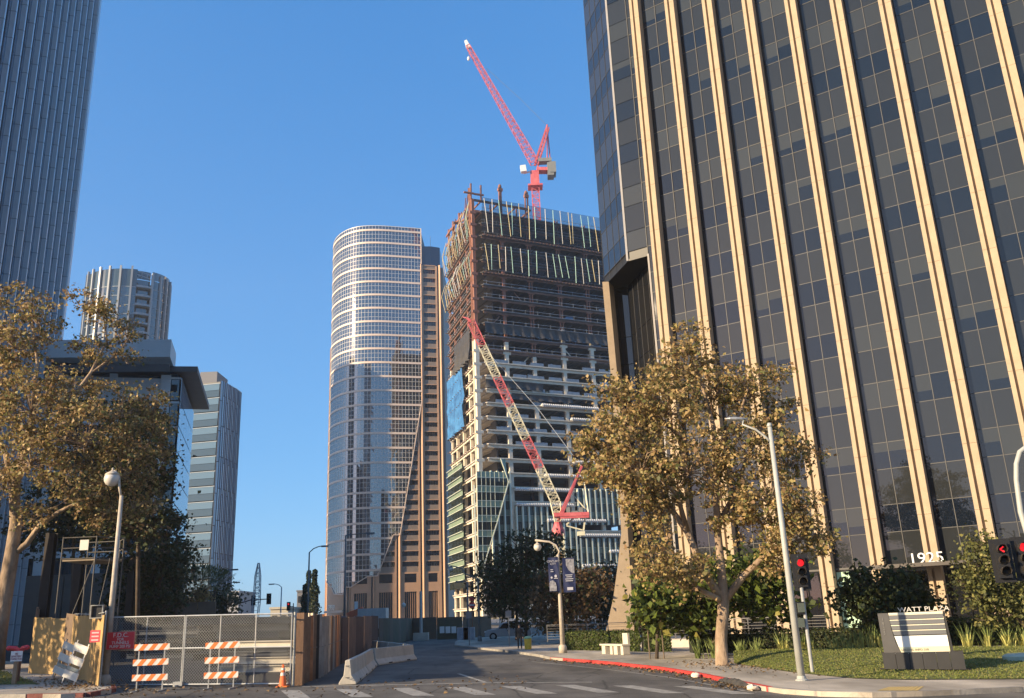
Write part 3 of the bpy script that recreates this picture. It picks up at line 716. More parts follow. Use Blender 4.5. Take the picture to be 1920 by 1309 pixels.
for k, z in levels.items():
    if z < 4: continue
    mb = MB(); mb.prism(plan(.5), z - .30, z, 0, 1)
    low = k < -4
    # edge beam and joists below the deck
    mb.prism([tuple(v.xy) for v in (CP(0, .1), CP(LEN, .1), CP(LEN, -.3), CP(0, -.3))], z - (1.15 if low else .85), z - .31, 2)
    mb.prism([tuple(v.xy) for v in (CW(0, .1), CW(0, -.3), CW(LW, -.3), CW(LW, .1))], z - .9, z - .31, 2)
    if k > -13:
        for t in np.arange(2, LEN, 3.1): a = CP(t, -.4, z - .55); mb.bar(a, a - cn * 22, .22, .45, 0)
    if k < -3: mb.obox(CP(0, .5, z - .32), cu * LEN, cn * .06, (0, 0, .34), 2)
    mb.build('floor_deck', [deckd if not low else deckl, deckl, (conc if k < -5 else rustd)], ct)
    if k <= 6 and k > -6:         # guard cables
        mb = MB()
        for h in (.1, 1.1):
            mb.bar(CP(0, .55, z + h), CP(LEN, .55, z + h), .10); mb.bar(CW(0, .55, z + h), CW(LW, .55, z + h), .08)
        for t in np.arange(1, LEN, 4.4): mb.bar(CP(t, .55, z), CP(t, .55, z + 1.4), .06)
        mb.build('guard_cable', cablem, ct)
    elif k > -13:
        for t in np.arange(3, LEN, 6.2):
            if random.random() > .7: continue
            mb = MB(); mb.obox(CP(t, .1, z), cu * 4.6, cn * .05, (0, 0, 1.1)); mb.build('safety_mesh', mat('blue_grey_mesh', (.22, .28, .34), .6, .2, 1), ct)
# columns
cx = [ch(px, 600)[0] for px in (893, 948, 998.8, 1053.8, 1106)]
ctop = [131.5, 138.0, 137.4, 128.6, 128.6]
cx += [cx[-1] + 12.5, cx[-1] + 25]; ctop += [128.6] * 2
for i, (t, top) in enumerate(zip(cx, ctop)):
    split_z = [84, 84, 80, 90, 90, 90, 90][i]
    mb = MB()
    if i in (2, 3, 4):
        for e in (-.55, .35): mb.obox(CP(t + e, -.15, split_z), cu * .28, -cn * .6, (0, 0, top - split_z))
    else: mb.obox(CP(t - .45, -.15, split_z), cu * .9, -cn * .7, (0, 0, top - split_z))
    for k, z in levels.items():
        if split_z < z < 129: mb.obox(CP(t - 1.1, .02, z - 1.15), cu * 2.2, -cn * .5, (0, 0, .75))
    if i in (1, 2):
        mb.obox(CP(t - .8, .05, top - 2.0), cu * 1.6, -cn * .9, (0, 0, 1.0)); mb.lathe([(.5, top - .6), (.55, top), (.3, top + .5)], CP(t, -.5, 0), 8)
    mb.build('steel_column', rust if i not in (1,) else rust, ct)
    mb = MB(); mb.obox(CP(t - .6, .14, 2), cu * 1.2, -cn * 1.0, (0, 0, split_z - 2))
    for k, z in levels.items():
        if 20 < z <= split_z: mb.obox(CP(t - 1.3, .17, z - 1.25), cu * 2.6, -cn * .6, (0, 0, .8))
    mb.build('column', conc, ct)
# back rows of columns, core
mb = MB()
for t in np.arange(6, LEN, 12.4):
    for d in (-10, -20): mb.obox(CP(t, d, 3), cu * .9, cn * .9, (0, 0, 120))
mb.build('inner_column', rustd, ct)
mb = MB(); mb.prism([tuple(v.xy) for v in (CP(8, -15), CP(50, -15), CP(50, -28), CP(8, -28))], 2, 124); mb.build('service_core', mat('core_concrete', (.13, .125, .12), .9, .15, .2), ct)
mb = MB(); mb.obox(CW(33.5, -.6, 2), cw * .5, -cnl * 32, (0, 0, 100)); mb.build('dark_backing', MATS['core_concrete'], ct)  # backing walls added so the open floors read dark instead of sky
mb = MB(); mb.obox(CW(1, -6.5, 2), cw * (LW - 2), cnl * .4, (0, 0, 100)); mb.build('dark_backing', MATS['core_concrete'], ct)
# stacked materials, props and site lights standing about on the decks
pile = [mat('pile_timber', (.45, .33, .2), .8, .2, 2), mat('pile_grey', (.4, .4, .4), .8, .2, 2), mat('pile_blue', (.1, .2, .35), .7, .2, 2), mat('pile_white', (.7, .7, .66), .7, .1, 2)]
for k, z in levels.items():
    if -14 < k < 6:
        for _ in range(5):
            t = random.uniform(1, LEN - 8); d = -random.uniform(.6, 7); q = MB(); q.obox(CP(t, d, z), cu * random.uniform(.6, 3.2), cn * random.uniform(.5, 1.2), (0, 0, random.uniform(.4, 1.7))); q.build('material_stack', random.choice(pile), ct)
        if random.random() < .6: t = random.uniform(2, LEN - 10); q = MB(); q.bar(CP(t, -1.2, z), CP(t + random.choice((-3, 3)), -1.2, z + 3.3), .3); q.build('diagonal_brace', conc if k < -4 else rustd, ct)
# flank columns
for j, t in enumerate((-.6, 9, 18, 27, 34)):
    top = [131.5, 133, 136, 137, 137][j]
    mb = MB(); mb.obox(CW(t - .35, -.1, 84), cw * .7, -cnl * .7, (0, 0, top - 84)); mb.build('steel_column', rust, ct)
    mb = MB(); mb.obox(CW(t - .5, -.05, 2), cw * 1.0, -cnl * .9, (0, 0, 82)); mb.build('column', conc, ct)
mb = MB(); cz = V((-12.2, 258.4, 0))
mb.obox(cz + V((0, 0, 84)), (.75, 0, 0), (0, .7, 0), (0, 0, 52)); mb.build('steel_column', rust, ct)
mb = MB(); mb.obox(cz + V((0, 0, 2)), (.95, 0, 0), (0, .9, 0), (0, 0, 82)); mb.build('column', conc, ct)
# roof frame over the corner
t1 = cx[2] + .8
for z in (131.4, 127.6):
    for d in (0, -9, -18):
        mb = MB(); mb.obox(CP(-2, d, z - .75), cu * (t1 + 2), cn * -.4, (0, 0, .75)); mb.build('roof_beam', rustd if z > 130 else rust, ct)
    for t in (0, 6, 12.4, 18, t1):
        mb = MB(); mb.obox(CP(t, 0, z - .8), cu * .35, cn * -20, (0, 0, .5)); mb.build('roof_beam', rust, ct)
    for t in (4, 12, 20, 28):
        mb = MB(); mb.bar(CW(t, 0, z + t * .12), CW(t + 8, 0, z + t * .12 + .4), .4, .7); mb.build('roof_beam', rust, ct)
for px, y0, y1 in ((925.5, 382, 400), (975, 386, 406)):
    t, z = ch(px, y0); mb = MB(); mb.obox(CP(t, -3, 127), cu * .4, cn * -.4, (0, 0, 5)); mb.build('roof_post', rust, ct)
for t in (-3.3, 0.2): mb = MB(); mb.bar(CP(t, .2, 131), CP(t + .1, .2, 136.5), .45); mb.bar(CP(t - 2.4, .2, 133), CP(t + 1.0, .2, 133.1), .5); mb.build('roof_post', rust, ct)
mb = MB()
for k in range(9): mb.bar(CW(3 * k, .2, 131 + random.random() * 5), CW(3 * k + 2.5, .3, 127 + random.random() * 5), .25)
mb.build('roof_brace', rust, ct)
# netting screens and their hanging ropes
netm = bpy.data.materials.new('dark_netting'); netm.use_nodes = True; nb = netm.node_tree.nodes['Principled BSDF']; nb.inputs['Base Color'].default_value = (.05, .055, .06, 1); nb.inputs['Roughness'].default_value = .9; nb.inputs['Alpha'].default_value = .45
ropeg = mat('green_rope', (.40, .62, .52), .6, .2); ropey = mat('yellow_rope', (.62, .52, .28), .6, .2); ropew = mat('white_rope', (.62, .60, .55), .6, .1)
for (zt, zb_) in ((131.8, 119.6), (116.0, 106.8)):
    mb = MB()
    N_ = 24
    for i in range(N_):
        a, b = LEN * i / N_, LEN * (i + 1) / N_
        mb.add([CP(a, .7 + .6, zt), CP(b, .7 + .6, zt), CP(b, 1.0, zb_), CP(a, 1.0, zb_)], [(0, 1, 2, 3)])
    mb.build('net_screen', netm, ct)
    t = .6
    while t < 46:
        for dt in (0, random.choice((2.2, 2.6, 3.2))):
            q = MB(); tt = t + dt + random.uniform(-.2, .2); lean = random.choice((0, 0, .5, .9, 1.2))
            q.tube([CP(tt, 1.35, zt - random.uniform(0, .5)), CP(tt + lean * .5, 1.3, (zt + zb_) / 2), CP(tt + lean, 1.1, zb_ + random.uniform(-.3, 1.2))], .115, 4)
            q.build('net_rope', random.choice((ropeg, ropey, ropew)), ct)
        t += random.choice((4.6, 5.4, 6.2))
    for t in np.arange(-2, LW, 2.3):
        q = MB(); tt = t + random.uniform(-.5, .5); q.tube([CW(tt, 1.0, zt - random.uniform(0, 3)), CW(tt + .6, 1.5 + random.random(), (zt + zb_) / 2), CW(tt + random.uniform(0, 1.5), 1.0, zb_ - random.uniform(0, 2))], .115, 4); q.build('net_rope', random.choice((ropeg, ropey, ropew, ropey)), ct)
# outrigger brackets under the nets
mb = MB()
for z in (119.2, 106.4):
    for t in np.arange(.5, 47, 1.25): mb.bar(CP(t, 0, z), CP(t, 1.5, z - .5), .22)
    mb.bar(CP(0, 1.2, z - .25), CP(47, 1.2, z - .25), .25)
    for t in np.arange(0, LW, 1.6): mb.bar(CW(t, 0, z), CW(t, 1.6, z - .5), .22)
for z in list(levels.values())[12:]:
    for t in np.arange(0, LW, 2.6): mb.bar(CW(t, 0, z - .4), CW(t, 1.5, z - .5), .2)
stuff(mb.build('outriggers', rustd, ct))
# tarpaulins
def tarp(name, O, u, t0, t1, z1, z0, out, m, par=ct, amp=.35):
    nx, nz = max(6, int((t1 - t0) / .7)), 6; mb = MB(); nrm = V((u.y, -u.x, 0)); nrm = nrm if nrm.y < 0 else -nrm
    if abs(u.x) < .5: nrm = cnl
    ph = [random.uniform(0, 6) for _ in range(4)]
    for j in range(nz + 1):
        for i in range(nx + 1):
            t = t0 + (t1 - t0) * i / nx; z = z0 + (z1 - z0) * j / nz
            w = amp * (math.sin(t * 1.9 + ph[0] + z * .5) + .6 * math.sin(t * 4.1 + ph[1] - z * .8)) * (1.1 - j / nz) - .25 * math.sin(PI * j / nz)
            p = O + u * t + nrm * (out + w); mb.v.append((p.x, p.y, z + .12 * math.sin(t * 1.3 + ph[2]) * (1 - j / nz)))
    for j in range(nz):
        for i in range(nx): mb.f.append((j * (nx + 1) + i, j * (nx + 1) + i + 1, (j + 1) * (nx + 1) + i + 1, (j + 1) * (nx + 1) + i)); mb.m.append(0)
    return mb.build(name, m, par, smooth=True)
black = mat('black_tarp', (.055, .052, .05), .6, .2, .6)
t0, z0 = ch(896, 601)
tarp('tarpaulin', CO, cu, 0, 50, levels[-3] - .2, levels[-4] + .7, .9, black)
tarp('tarpaulin', CQ, cw, 1, 22, levels[-3] - 1, levels[-6] + 2.0, 1.6, black, amp=.6)
for (xa, ya, xb, yb) in ((909, 711, 1017, 735), (957, 737, 1072, 758)):
    ta, za = ch(xa, ya); tb_, zb2 = ch(xb, yb); tarp('tarpaulin', CO, cu, ta, tb_, za - .2, zb2, .9, black)
tarp('blue_net', CQ, cw, 12, 34, hit(855, 706, CQ, cw)[1], hit(852, 822, CQ, cw)[1], 1.4, mat('blue_netting', (.025, .13, .36), .8, .35, .35, c2=(.06, .24, .52)), amp=.5)
# white wrapped slab edges (scalloped)
for (xa, ya, xb) in ((963, 917.5, 1067), (964, 946, 1072), (1022, 976, 1132), (1082, 1004, 1159), (1138, 1034, 1165), (1087, 1061, 1150), (1018, 892, 1114), (1071, 867, 1120), (1012, 760.5, 1118), (1067, 787, 1125), (905, 1090, 960), (905, 1128, 950)):
    ta, za = ch(xa, ya); tb_, _ = ch(xb, ya); mb = MB(); n_ = max(3, int((tb_ - ta) / .75))
    pts = [CP(ta + (tb_ - ta) * i / n_, 1.25, za) for i in range(n_ + 1)]
    for i in range(n_): mb.tube([pts[i], (pts[i] + pts[i + 1]) / 2 + V((0, 0, -.12)), pts[i + 1]], [.42, .62, .42], 6)
    mb.obox(CP(ta, .5, za - .25), cu * (tb_ - ta), cn * .9, (0, 0, .3)); mb.build('wrapped_slab_edge', wrapw, ct, smooth=False)
# green glass facet on the corner
def fpoly(pts, out): return [CP(*((lambda r: (r[0], out, r[1]))(ch(*p)))) for p in pts]
fx0, fx1 = ch(891, 900)[0], None
bnd = [(ch(*p)) for p in [(933, 862), (948, 905), (930, 972), (905, 1055), (893, 1098)]]
def tb_of(z):
    for a, b in zip(bnd, bnd[1:]):
        if b[1] <= z <= a[1]: return a[0] + (b[0] - a[0]) * (a[1] - z) / (a[1] - b[1])
    return bnd[0][0] if z > bnd[0][1] else bnd[-1][0]
ztop = ch(905, 886)[1]; zbot = ch(891, 1098)[1]
z = ztop; row = 0; fl = MB()
PWF = 1.40
TF0 = ch(889, 900)[0]
while z > zbot:
    h = 1.75 if row % 2 == 0 else 2.45; za, zb3 = z, max(z - h, zbot)
    t = TF0
    while True:
        ta, tb1, tb2 = t, min(t + PWF, tb_of(za)), min(t + PWF, tb_of(zb3))
        if max(tb1, tb2) <= ta + .05: break
        q = MB(); o_ = lambda s_, z_: CP(s_, 1.5 + (z_ - zbot) * .02, z_)
        q.slabpoly([o_(ta + .05, zb3 + .05), o_(max(ta + .06, tb2 - .05), zb3 + .05), o_(max(ta + .06, tb1 - .05), za - .05), o_(ta + .05, za - .05)], -cn * .08)
        q.build('facade_panel', greeng if row % 2 == 0 else visg, ct); t += PWF
    fl.bar(CP(TF0, 1.52 + (zb3 - zbot) * .02, zb3), CP(tb_of(zb3), 1.52 + (zb3 - zbot) * .02, zb3), .14)
    z -= h; row += 1
for k in range(8):
    t = TF0 + k * PWF; zz = [b[1] for b in bnd if b[0] > t]
    if zz: fl.bar(CP(t, 1.52 + (min(zz) - zbot) * .02, max(zbot, min(zz))), CP(t, 1.52 + (ztop - zbot) * .02, min(ztop, max(zz))), .12)
for a, b in zip(bnd, bnd[1:]): fl.bar(CP(a[0], 1.55 + (a[1] - zbot) * .02, a[1]), CP(b[0], 1.55 + (b[1] - zbot) * .02, b[1]), .28)
fl.build('facade_frame', finw, ct)
q = MB(); q.slabpoly([CP(bnd[0][0], 1.5, bnd[0][1]), CP(bnd[1][0], 1.5, bnd[1][1] + 1), CP(ch(944, 863)[0], 1.3, ch(944, 863)[1])], -cn * .1); q.build('facade_panel', greeng, ct)
# corner return panels and the flank's green glazing
for k in range(14):
    z1 = ch(887, 905)[1] - k * FL
    if z1 < 8: break
    q = MB(); q.obox(CW(.3, 1.2, z1 - FL + .1), cw * 1.6, cnl * .06, (0, 0, FL - .2)); q.build('facade_panel', mat('grey_return_panel', (.32, .36, .33), .4, .1), ct)
# (flank glazing between the far corner and mid-flank)
k = 0; z1 = hit(860, 872, CW(0, 1.3), cw)[1]
while z1 > 12:
    h = 1.75 if k % 2 == 0 else 2.45
    for j in range(4):
        q = MB(); q.obox(CW(15 + j * 5, 1.3, z1 - h + .06), cw * 4.9, cnl * .06, (0, 0, h - .12)); q.build('facade_panel', greeng if k % 2 == 0 else visg, ct)
    q = MB(); q.obox(CW(15, 1.6, z1 - .12), cw * 20, cnl * .3, (0, 0, .15)); q.build('facade_frame', finw, ct)
    z1 -= h; k += 1
# finned glass of the lower storeys
low_pan = MB()
def glazed(t0, t1, z1, z0, step=2.02):
    q = MB(); z = z1; r = 0
    while z > z0:
        h = 2.6 if r % 2 == 0 else 1.7; zz = max(z0, z - h)
        for kk in range(int((t1 - t0) / step)):
            low_ = z < 30; p = low_pan if low_ else MB(); p.obox(CP(t0 + kk * step + .04, .62, zz + .04), cu * (step - .08), cn * .05, (0, 0, z - zz - .08), (0 if r % 2 == 0 else 1) if low_ else 0)
            if not low_: p.build('facade_panel', visg if r % 2 == 0 else mat_gs, ct)
        z -= h; r += 1
    for kk in range(int((t1 - t0) / step) + 1):
        p = MB(); p.obox(CP(t0 + kk * step - .20, .70, z0), cu * .40, cn * .75, (0, 0, z1 - z0)); p.build('facade_fin', finw, ct)
mat_gs = glass('grey_green_spandrel', (.13, .17, .13), 1.5, .06, .03, .4, .15)
def ct_(px, py): return ch(px, py)
ta = ch(941, 900)[0]; tb2 = ch(963, 900)[0]; tc_ = ch(1030, 960)[0]; td = ch(1084, 1000)[0]; te = ch(1170, 960)[0]; tf = ch(1080, 930)[0]
zz = lambda px, py: ch(px, py)[1]
glazed(ta - 4.0, tb2, zz(952, 885), 12)
glazed(tb2, tc_, zz(1000, 951), 12)
glazed(tc_, td, zz(1060, 981), 12)
glazed(td, te + 6, zz(1110, 1010), 12)
glazed(tf, te + 6, zz(1110, 918), zz(1110, 985))

stuff(low_pan.build('facade_panels', [visg, mat_gs], ct))
# ================================================================ CRANES
red = mat('crane_red', (.66, .10, .12), .6, .22, .6, c2=(.74, .20, .20)); cream = mat('crane_cream', (.70, .66, .48), .6, .2, .6); cwm = mat('counterweight', (.21, .22, .21), .8, .1, 1)
steelc = mat('crane_cable', (.12, .13, .15), .5, .05); cabw = mat('crane_white', (.75, .76, .74), .4, .05)
D = 283.0
def X(px, py, dy=0): return at(px, py, D + dy)
cr = thing('tower_crane', 'red luffing tower crane rising from the roof of the unfinished tower', 'crane', X(1003, 420).xyz * 1)
cr.location = (cr.location.x, cr.location.y, 127.4)
pb = X(1003, 420); top = X(1003, 338); mb = MB(); mb.lattice((top.x, D, 126), (top.x, D, top.z), 2.5, 2.5, 14, .12, up=(0, 1, 0)); mb.build('mast', red, cr)
mb = MB(); mb.box(top.x - 2.6, top.x + 2.6, D - 2.2, D + 2.2, top.z - 3, top.z - 2.4); mb.prism([(top.x - 1.5, D - 1.5), (top.x + 1.5, D - 1.5), (top.x + 1.5, D + 1.5), (top.x - 1.5, D + 1.5)], top.z - 2.4, top.z + 3.2); mb.build('slewing_platform', red, cr)
foot = X(1002, 305); tip = X(877, 86); mb = MB(); mb.lattice(foot, tip, 2.7, 1.4, 34, .095, up=(0, 1, 0)); mb.build('jib', red, cr)
mb = MB(); mb.bar(tip + V((.6, 0, -1)), X(873, 77), 1.2, 1.0); mb.bar(X(873, 77), X(876, 90), .8); mb.build('jib_head', cabw, cr)
apex = X(1026, 236); mb = MB()
for dy in (-1.1, 1.1):
    mb.bar(X(1003, 308) + V((0, dy, 0)), apex + V((0, dy * .5, 0)), .6); mb.bar(X(1008, 312) + V((0, dy, 0)), apex + V((.6, dy * .5, -1)), .45)
for k in range(9):
    a = X(1003, 308).lerp(apex, k / 9); mb.bar(a + V((0, -1.0, 0)), a + V((0.9, 1.0, .3)), .2)
mb.build('a_frame', red, cr)
mb = MB()
for px in (1025, 1031): mb.bar(apex + V((0, (px - 1028) * .3, 0)), X(px + 1, 303), .3)
mb.build('backstay', red, cr)
c0, c1 = X(1006, 318), X(1040, 318); mb = MB(); mb.obox(c0 + V((0, -1.6, -1)), c1 - c0 + V((0, 0, 0)), (0, 3.2, 0), (0, 0, 1.2)); mb.build('counter_jib', red, cr)
mb = MB(); b0 = X(1026, 332); mb.obox(X(1027, 333) + V((0, -2, 0)), (2.2, 0, 0), (0, 4, 0), (0, 0, 5.0)); mb.obox(X(1031, 328) + V((0, -2.2, 0)), (2.2, 0, 0), (0, 4.4, 0), (0, 0, 4.2)); mb.obox(X(1009, 306) + V((0, -1.4, 0)), (4.8, 0, 0), (0, 2.8, 0), (0, 0, 1.3)); mb.build('counterweight', cwm, cr)
mb = MB(); mb.obox(X(977, 328) + V((0, -2.6, 0)), (2.0, 0, .2), (0, 1.8, 0), (-.3, 0, 2.4)); mb.bar(X(981, 325), X(994, 322), .5); mb.build('cab', cabw, cr)
mb = MB(); mb.tube([apex, X(975, 185), X(912, 128)], .07, 4); mb.tube([X(878, 88), X(879, 108)], .05, 4); mb.tube([X(1010, 305), X(990, 262), X(972, 238)], .05, 4); mb.build('luffing_rope', steelc, cr)
mb = MB(); mb.ball(X(878.5, 110), .55, 8, sz=1.7); mb.build('hook_block', cabw, cr)
# ---- second crane standing before the tower
D = 222.0
m0 = X(1050, 1060); cr2 = thing('tower_crane', 'red and cream luffing tower crane standing in front of the unfinished tower', 'crane', (m0.x, D, 0))
tz = X(1050, 1002).z; mb = MB(); mb.lattice((m0.x, D, 0), (m0.x, D, tz), 2.4, 2.4, 12, .11, up=(0, 1, 0)); mb.build('mast', cream, cr2)
mb = MB(); mb.lathe([(1.6, tz - .3), (1.6, tz + 1.0), (1.2, tz + 1.8), (.8, tz + 3.0)], (m0.x, D, 0), 10); mb.bar(X(1047, 990), X(1049, 966), 1.0); mb.build('slewing_ring', red, cr2)
band = lambda f: 1 if (f < .18 or .40 < f < .64 or f > .80) else 0
foot, knee, tip = X(1044, 975), X(1040, 937), X(883, 603)
mb = MB(); mb.lattice(X(1042, 942), tip, 2.2, 1.9, 44, .075, up=(0, 1, 0), band=lambda f: 1 if (.16 <= f < .32 or .52 <= f < .68 or f >= .86) else 0)
mb.lattice(X(1046, 978), X(1042, 942), 1.4, 2.5, 4, .10, up=(0, 1, 0)); mb.bar(tip, X(876, 597), .6, m=1); mb.bar(X(876, 597), X(868, 595), .35, m=1)
mb.build('jib', [cream, red], cr2)
mb = MB()
for dy in (-1.2, 1.2): mb.bar(X(1049, 967) + V((0, dy, 0)), X(1091, 874) + V((0, dy * .4, 0)), .55); mb.bar(X(1053, 967) + V((0, dy, 0)), X(1091, 876) + V((0, dy * .4, 0)), .4)
for k in range(10): a = X(1049, 967).lerp(X(1091, 874), k / 10); mb.bar(a + V((0, -1, 0)), a + V((.6, 1, .2)), .2)
mb.build('a_frame', red, cr2)
mb = MB()
for dy in (-1, 1): mb.bar(X(1093, 884) + V((0, dy * .4, 0)), X(1103, 962) + V((0, dy, 0)), .28)
mb.bar(X(1073, 926), X(1102, 960), .28); mb.build('backstay', cream, cr2)
mb = MB(); mb.obox(X(1038, 970) + V((0, -1.6, 0)), X(1104, 968) - X(1038, 970), (0, 3.2, 0), (0, 0, .9)); mb.obox(X(1090 - 40, 974) + V((0, -1.6, 0)), X(1104, 972) - X(1050, 974), (0, .3, 0), (0, 0, .45)); mb.build('counter_jib', red, cr2)
mb = MB()
for px in (1062, 1086): mb.obox(X(px, 966) + V((0, -1.2, 0)), (.9, 0, 0), (0, 2, 0), (0, 0, 1.8))
mb.obox(X(1070, 966) + V((0, -1, 0)), (1.9, 0, 0), (0, 2, 0), (0, 0, .9)); mb.build('winch', cwm, cr2)
mb = MB(); mb.bar(X(1062, 984), X(1076, 971), .4); mb.bar(X(1094, 995), X(1097, 972), .4); mb.bar(X(1062, 986), X(1092, 994), .3); mb.obox(X(1083, 1005) + V((0, -1, 0)), (1.8, 0, 0), (0, 2, 0), (0, 0, 1.0)); mb.build('counter_ballast', cream, cr2)
mb = MB(); mb.tube([X(1091, 876), X(1010, 768), X(910, 655)], .05, 4); mb.build('luffing_rope', cabw, cr2)
# ---- far crawler crane over the street
D = 150.0
b = X(480, 1150); cc = thing('crawler_crane', 'distant pale lattice boom of a crawler crane above the chain-link gate', 'crane', (b.x, D, zg(b.x)))
mb = MB(); mb.lattice((b.x - .6, D, 0), X(481, 1130), 1.0, 1.0, 5, .045, up=(0, 1, 0)); mb.lattice(X(481, 1130), X(483.5, 1080), 1.0, .8, 9, .045, up=(0, 1, 0)); mb.lattice(X(483.5, 1080), X(485, 1056), 0.8, .25, 5, .045, up=(0, 1, 0)); mb.build('boom', mat('boom_grey', (.42, .43, .45), .5, .1), cc)
mb = MB(); mb.box(b.x - 3, b.x + 3, D - 2, D + 3, 1, 3.2); mb.box(b.x - 3.4, b.x + 3.4, D - 3, D - 2, 0, 1); mb.box(b.x - 3.4, b.x + 3.4, D + 3, D + 4, 0, 1); mb.build('machine_house', cwm, cc)
# ================================================================ LEFT-HAND TOWERS
# ---- tall finned tower
finm = mat('brushed_fin', (.62, .64, .66), .35, .04, .5, metal=.4)
lglass = glass('fin_tower_glass', (0.03, 0.075, 0.14), 3.0, .02, .07, .22, .3)
LY = 95.0
def LP(i, out=0, z=0):
    p = V((LY * (-.6572 - .0111 * i), LY * (1 + .0392 * i), 0)); return p
lu = (LP(1) - LP(0)); LSP = lu.length; lu /= LSP; ln = V((lu.y, -lu.x, 0)); ln = ln if ln.x > 0 else -ln
def lp(i, out, z): p = LP(i) + ln * out; return V((p.x, p.y, z))
lt = thing('finned_tower', 'very tall blue glass tower ruled by close vertical metal fins', 'office tower', LP(4))
LTOP = 168.0
IE = 11.35
for i in range(-14, 12):
    mb = MB(); mb.obox(lp(i - .055, 0, .5), lu * LSP * .11, ln * .62, (0, 0, LTOP)); mb.build('metal_fin', finm, lt)
mb = MB()
for k in range(1, 42):
    for i in range(-14, 12): mb.obox(lp(i - .06, .0, k * 3.95), lu * LSP * .12, ln * .635, (0, 0, .05))
stuff(mb.build('fin_joints', mat('joint_dark', (.10, .11, .12), .5, .05), lt))
mb = MB()
for i in range(-14, 11 + 1):
    for h in range(3):
        a = i + .06 + h * .2933; b = a + .2933
        if i == 11: continue
        for k in range(42):
            j = [rng.normal() * .004 for _ in range(2)]; z0, z1 = k * 3.95 + .06, k * 3.95 + 3.95
            mb.add([lp(a + .012, j[0], z0), lp(b - .012, j[1], z0), lp(b - .012, j[0], z1), lp(a + .012, j[1], z1)], [(0, 1, 2, 3)])
stuff(mb.build('glass_panes', lglass, lt))
mb = MB()
for i in range(-14, 11):
    for h in (1, 2): mb.obox(lp(i + .06 + h * .2933 - .012, 0, .5), lu * LSP * .024, ln * .1, (0, 0, LTOP))
for k in range(42): mb.obox(lp(-14, -.02, k * 3.95), lu * LSP * 25, ln * .04, (0, 0, .07))
mb.build('mullion_grid', mat('dark_mullion', (.05, .06, .07), .4, .05), lt)
mb = MB(); mb.obox(lp(11.02, -.2, 0), lu * LSP * (IE - 11.02), ln * .95, (0, 0, LTOP)); mb.build('corner_fin', finm, lt)
cv = MB(); e = lp(IE, -.1, 0); cv.prism([tuple(v.xy) for v in (lp(-14, -.1, 0), e, e + V((-34, -2, 0)), lp(-14, -36, 0))], 0, LTOP + 1); mat('tower_dark', (.04, .045, .05), .5, .1); cv.build('tower_core', lglass, lt)

# ---- oval residential tower
ot = thing('oval_tower', 'rounded glass apartment tower with bright vertical piers and stacked balconies', 'apartment tower', (-150, 300, 0))
oY = 310.0; pL, pR = at(166, 560, oY), at(314, 560, oY); ocx = (pL.x + pR.x) / 2; OR_ = (pR.x - pL.x) / 2 * .985; OB = OR_ * .8; oz = at(240, 497, oY - OB).z - 1
oglass = glass('oval_glass', (0.03, 0.05, 0.065), 2.3, .03, .08, .25, .35); opier = mat('pale_pier', (.34, .36, .37), .4, .04); oslab = mat('slab_edge', (.30, .34, .37), .6, .06)
def OP(a, out=0, z=0): return V((ocx + (OR_ + out) * math.sin(a), oY - (OB + out) * math.cos(a), z))
NS = 48
mb = MB()
k = 0; z = 4
while z < oz - 1:
    for s in range(-NS // 2 + 2, NS // 2 - 2):
        a, b = s * 2 * PI / NS, (s + 1) * 2 * PI / NS; bal = .56 < (a + b) / 2 < .92
        o = -1.3 if bal else 0.0; j = rng.normal() * .01
        mb.add([OP(a, o, z + .15), OP(b, o + j, z + .15), OP(b, o, z + 3.4), OP(a, o + j, z + 3.4)], [(0, 1, 2, 3)])
    z += 3.5; k += 1
stuff(mb.build('glass_panes', oglass, ot))
z = 4
while z < oz - 6:
    mb = MB()
    for s in range(-NS // 2 + 2, NS // 2 - 2):
        a, b = s * 2 * PI / NS, (s + 1) * 2 * PI / NS; bal = .56 < (a + b) / 2 < .92; o = .1 if not bal else .45; h = .22 if not bal else .9
        p, q = OP(a, o, z - .12), OP(b, o, z - .12); mb.obox(p, q - p, OP(a, o - .25, 0) - OP(a, o, 0), (0, 0, h))
        if bal: mb.obox(p, q - p, OP(a, -1.4, 0) - OP(a, o, 0), (0, 0, .2))
    mb.build('floor_edge', oslab, ot); z += 3.5
for s in range(-NS // 2 + 3, NS // 2 - 2, 2):
    a = s * 2 * PI / NS
    if .58 < a < .9: continue
    mb = MB(); p = OP(a - .022, 0, 2); q = OP(a + .022, 0, 2); mb.obox(p, q - p, OP(a, .75, 0) - OP(a, 0, 0), (0, 0, oz - 2 + (.8 if a < .5 else -1.0))); mb.build('pier', opier, ot)
mb = MB(); mb.prism([tuple(OP(i * 2 * PI / 40, -.6 if not .5 < i * 2 * PI / 40 < 1 else -1.6).xy) for i in range(40)], 0, oz - 5); mb.build('tower_core', MATS['tower_dark'], ot)
mb = MB()
for s in range(-NS // 2 + 2, 4):
    a, b = s * 2 * PI / NS, (s + 1) * 2 * PI / NS; p, q = OP(a, .05, oz - 7), OP(b, .05, oz - 7); mb.obox(p, q - p, OP(a, -.1, 0) - OP(a, .05, 0), (0, 0, 6.6))
mb.build('crown_screen', glass('crown_glass', (.05, .075, .09), 1.9, .04, .03, .3), ot); mb = MB()
for s in range(9, NS // 2 - 2):
    a, b = s * 2 * PI / NS, (s + 1) * 2 * PI / NS; p, q = OP(a, .05, oz - 7), OP(b, .05, oz - 7); mb.obox(p, q - p, OP(a, -.1, 0) - OP(a, .05, 0), (0, 0, 5.0))
mb.build('crown_screen', glass('crown_glass', (.05, .075, .09), 1.9, .04, .03, .3), ot)
mb = MB(); pts = [OP(.5 + .07 * i, -.3, oz - .6 - .2 * i) for i in range(9)]
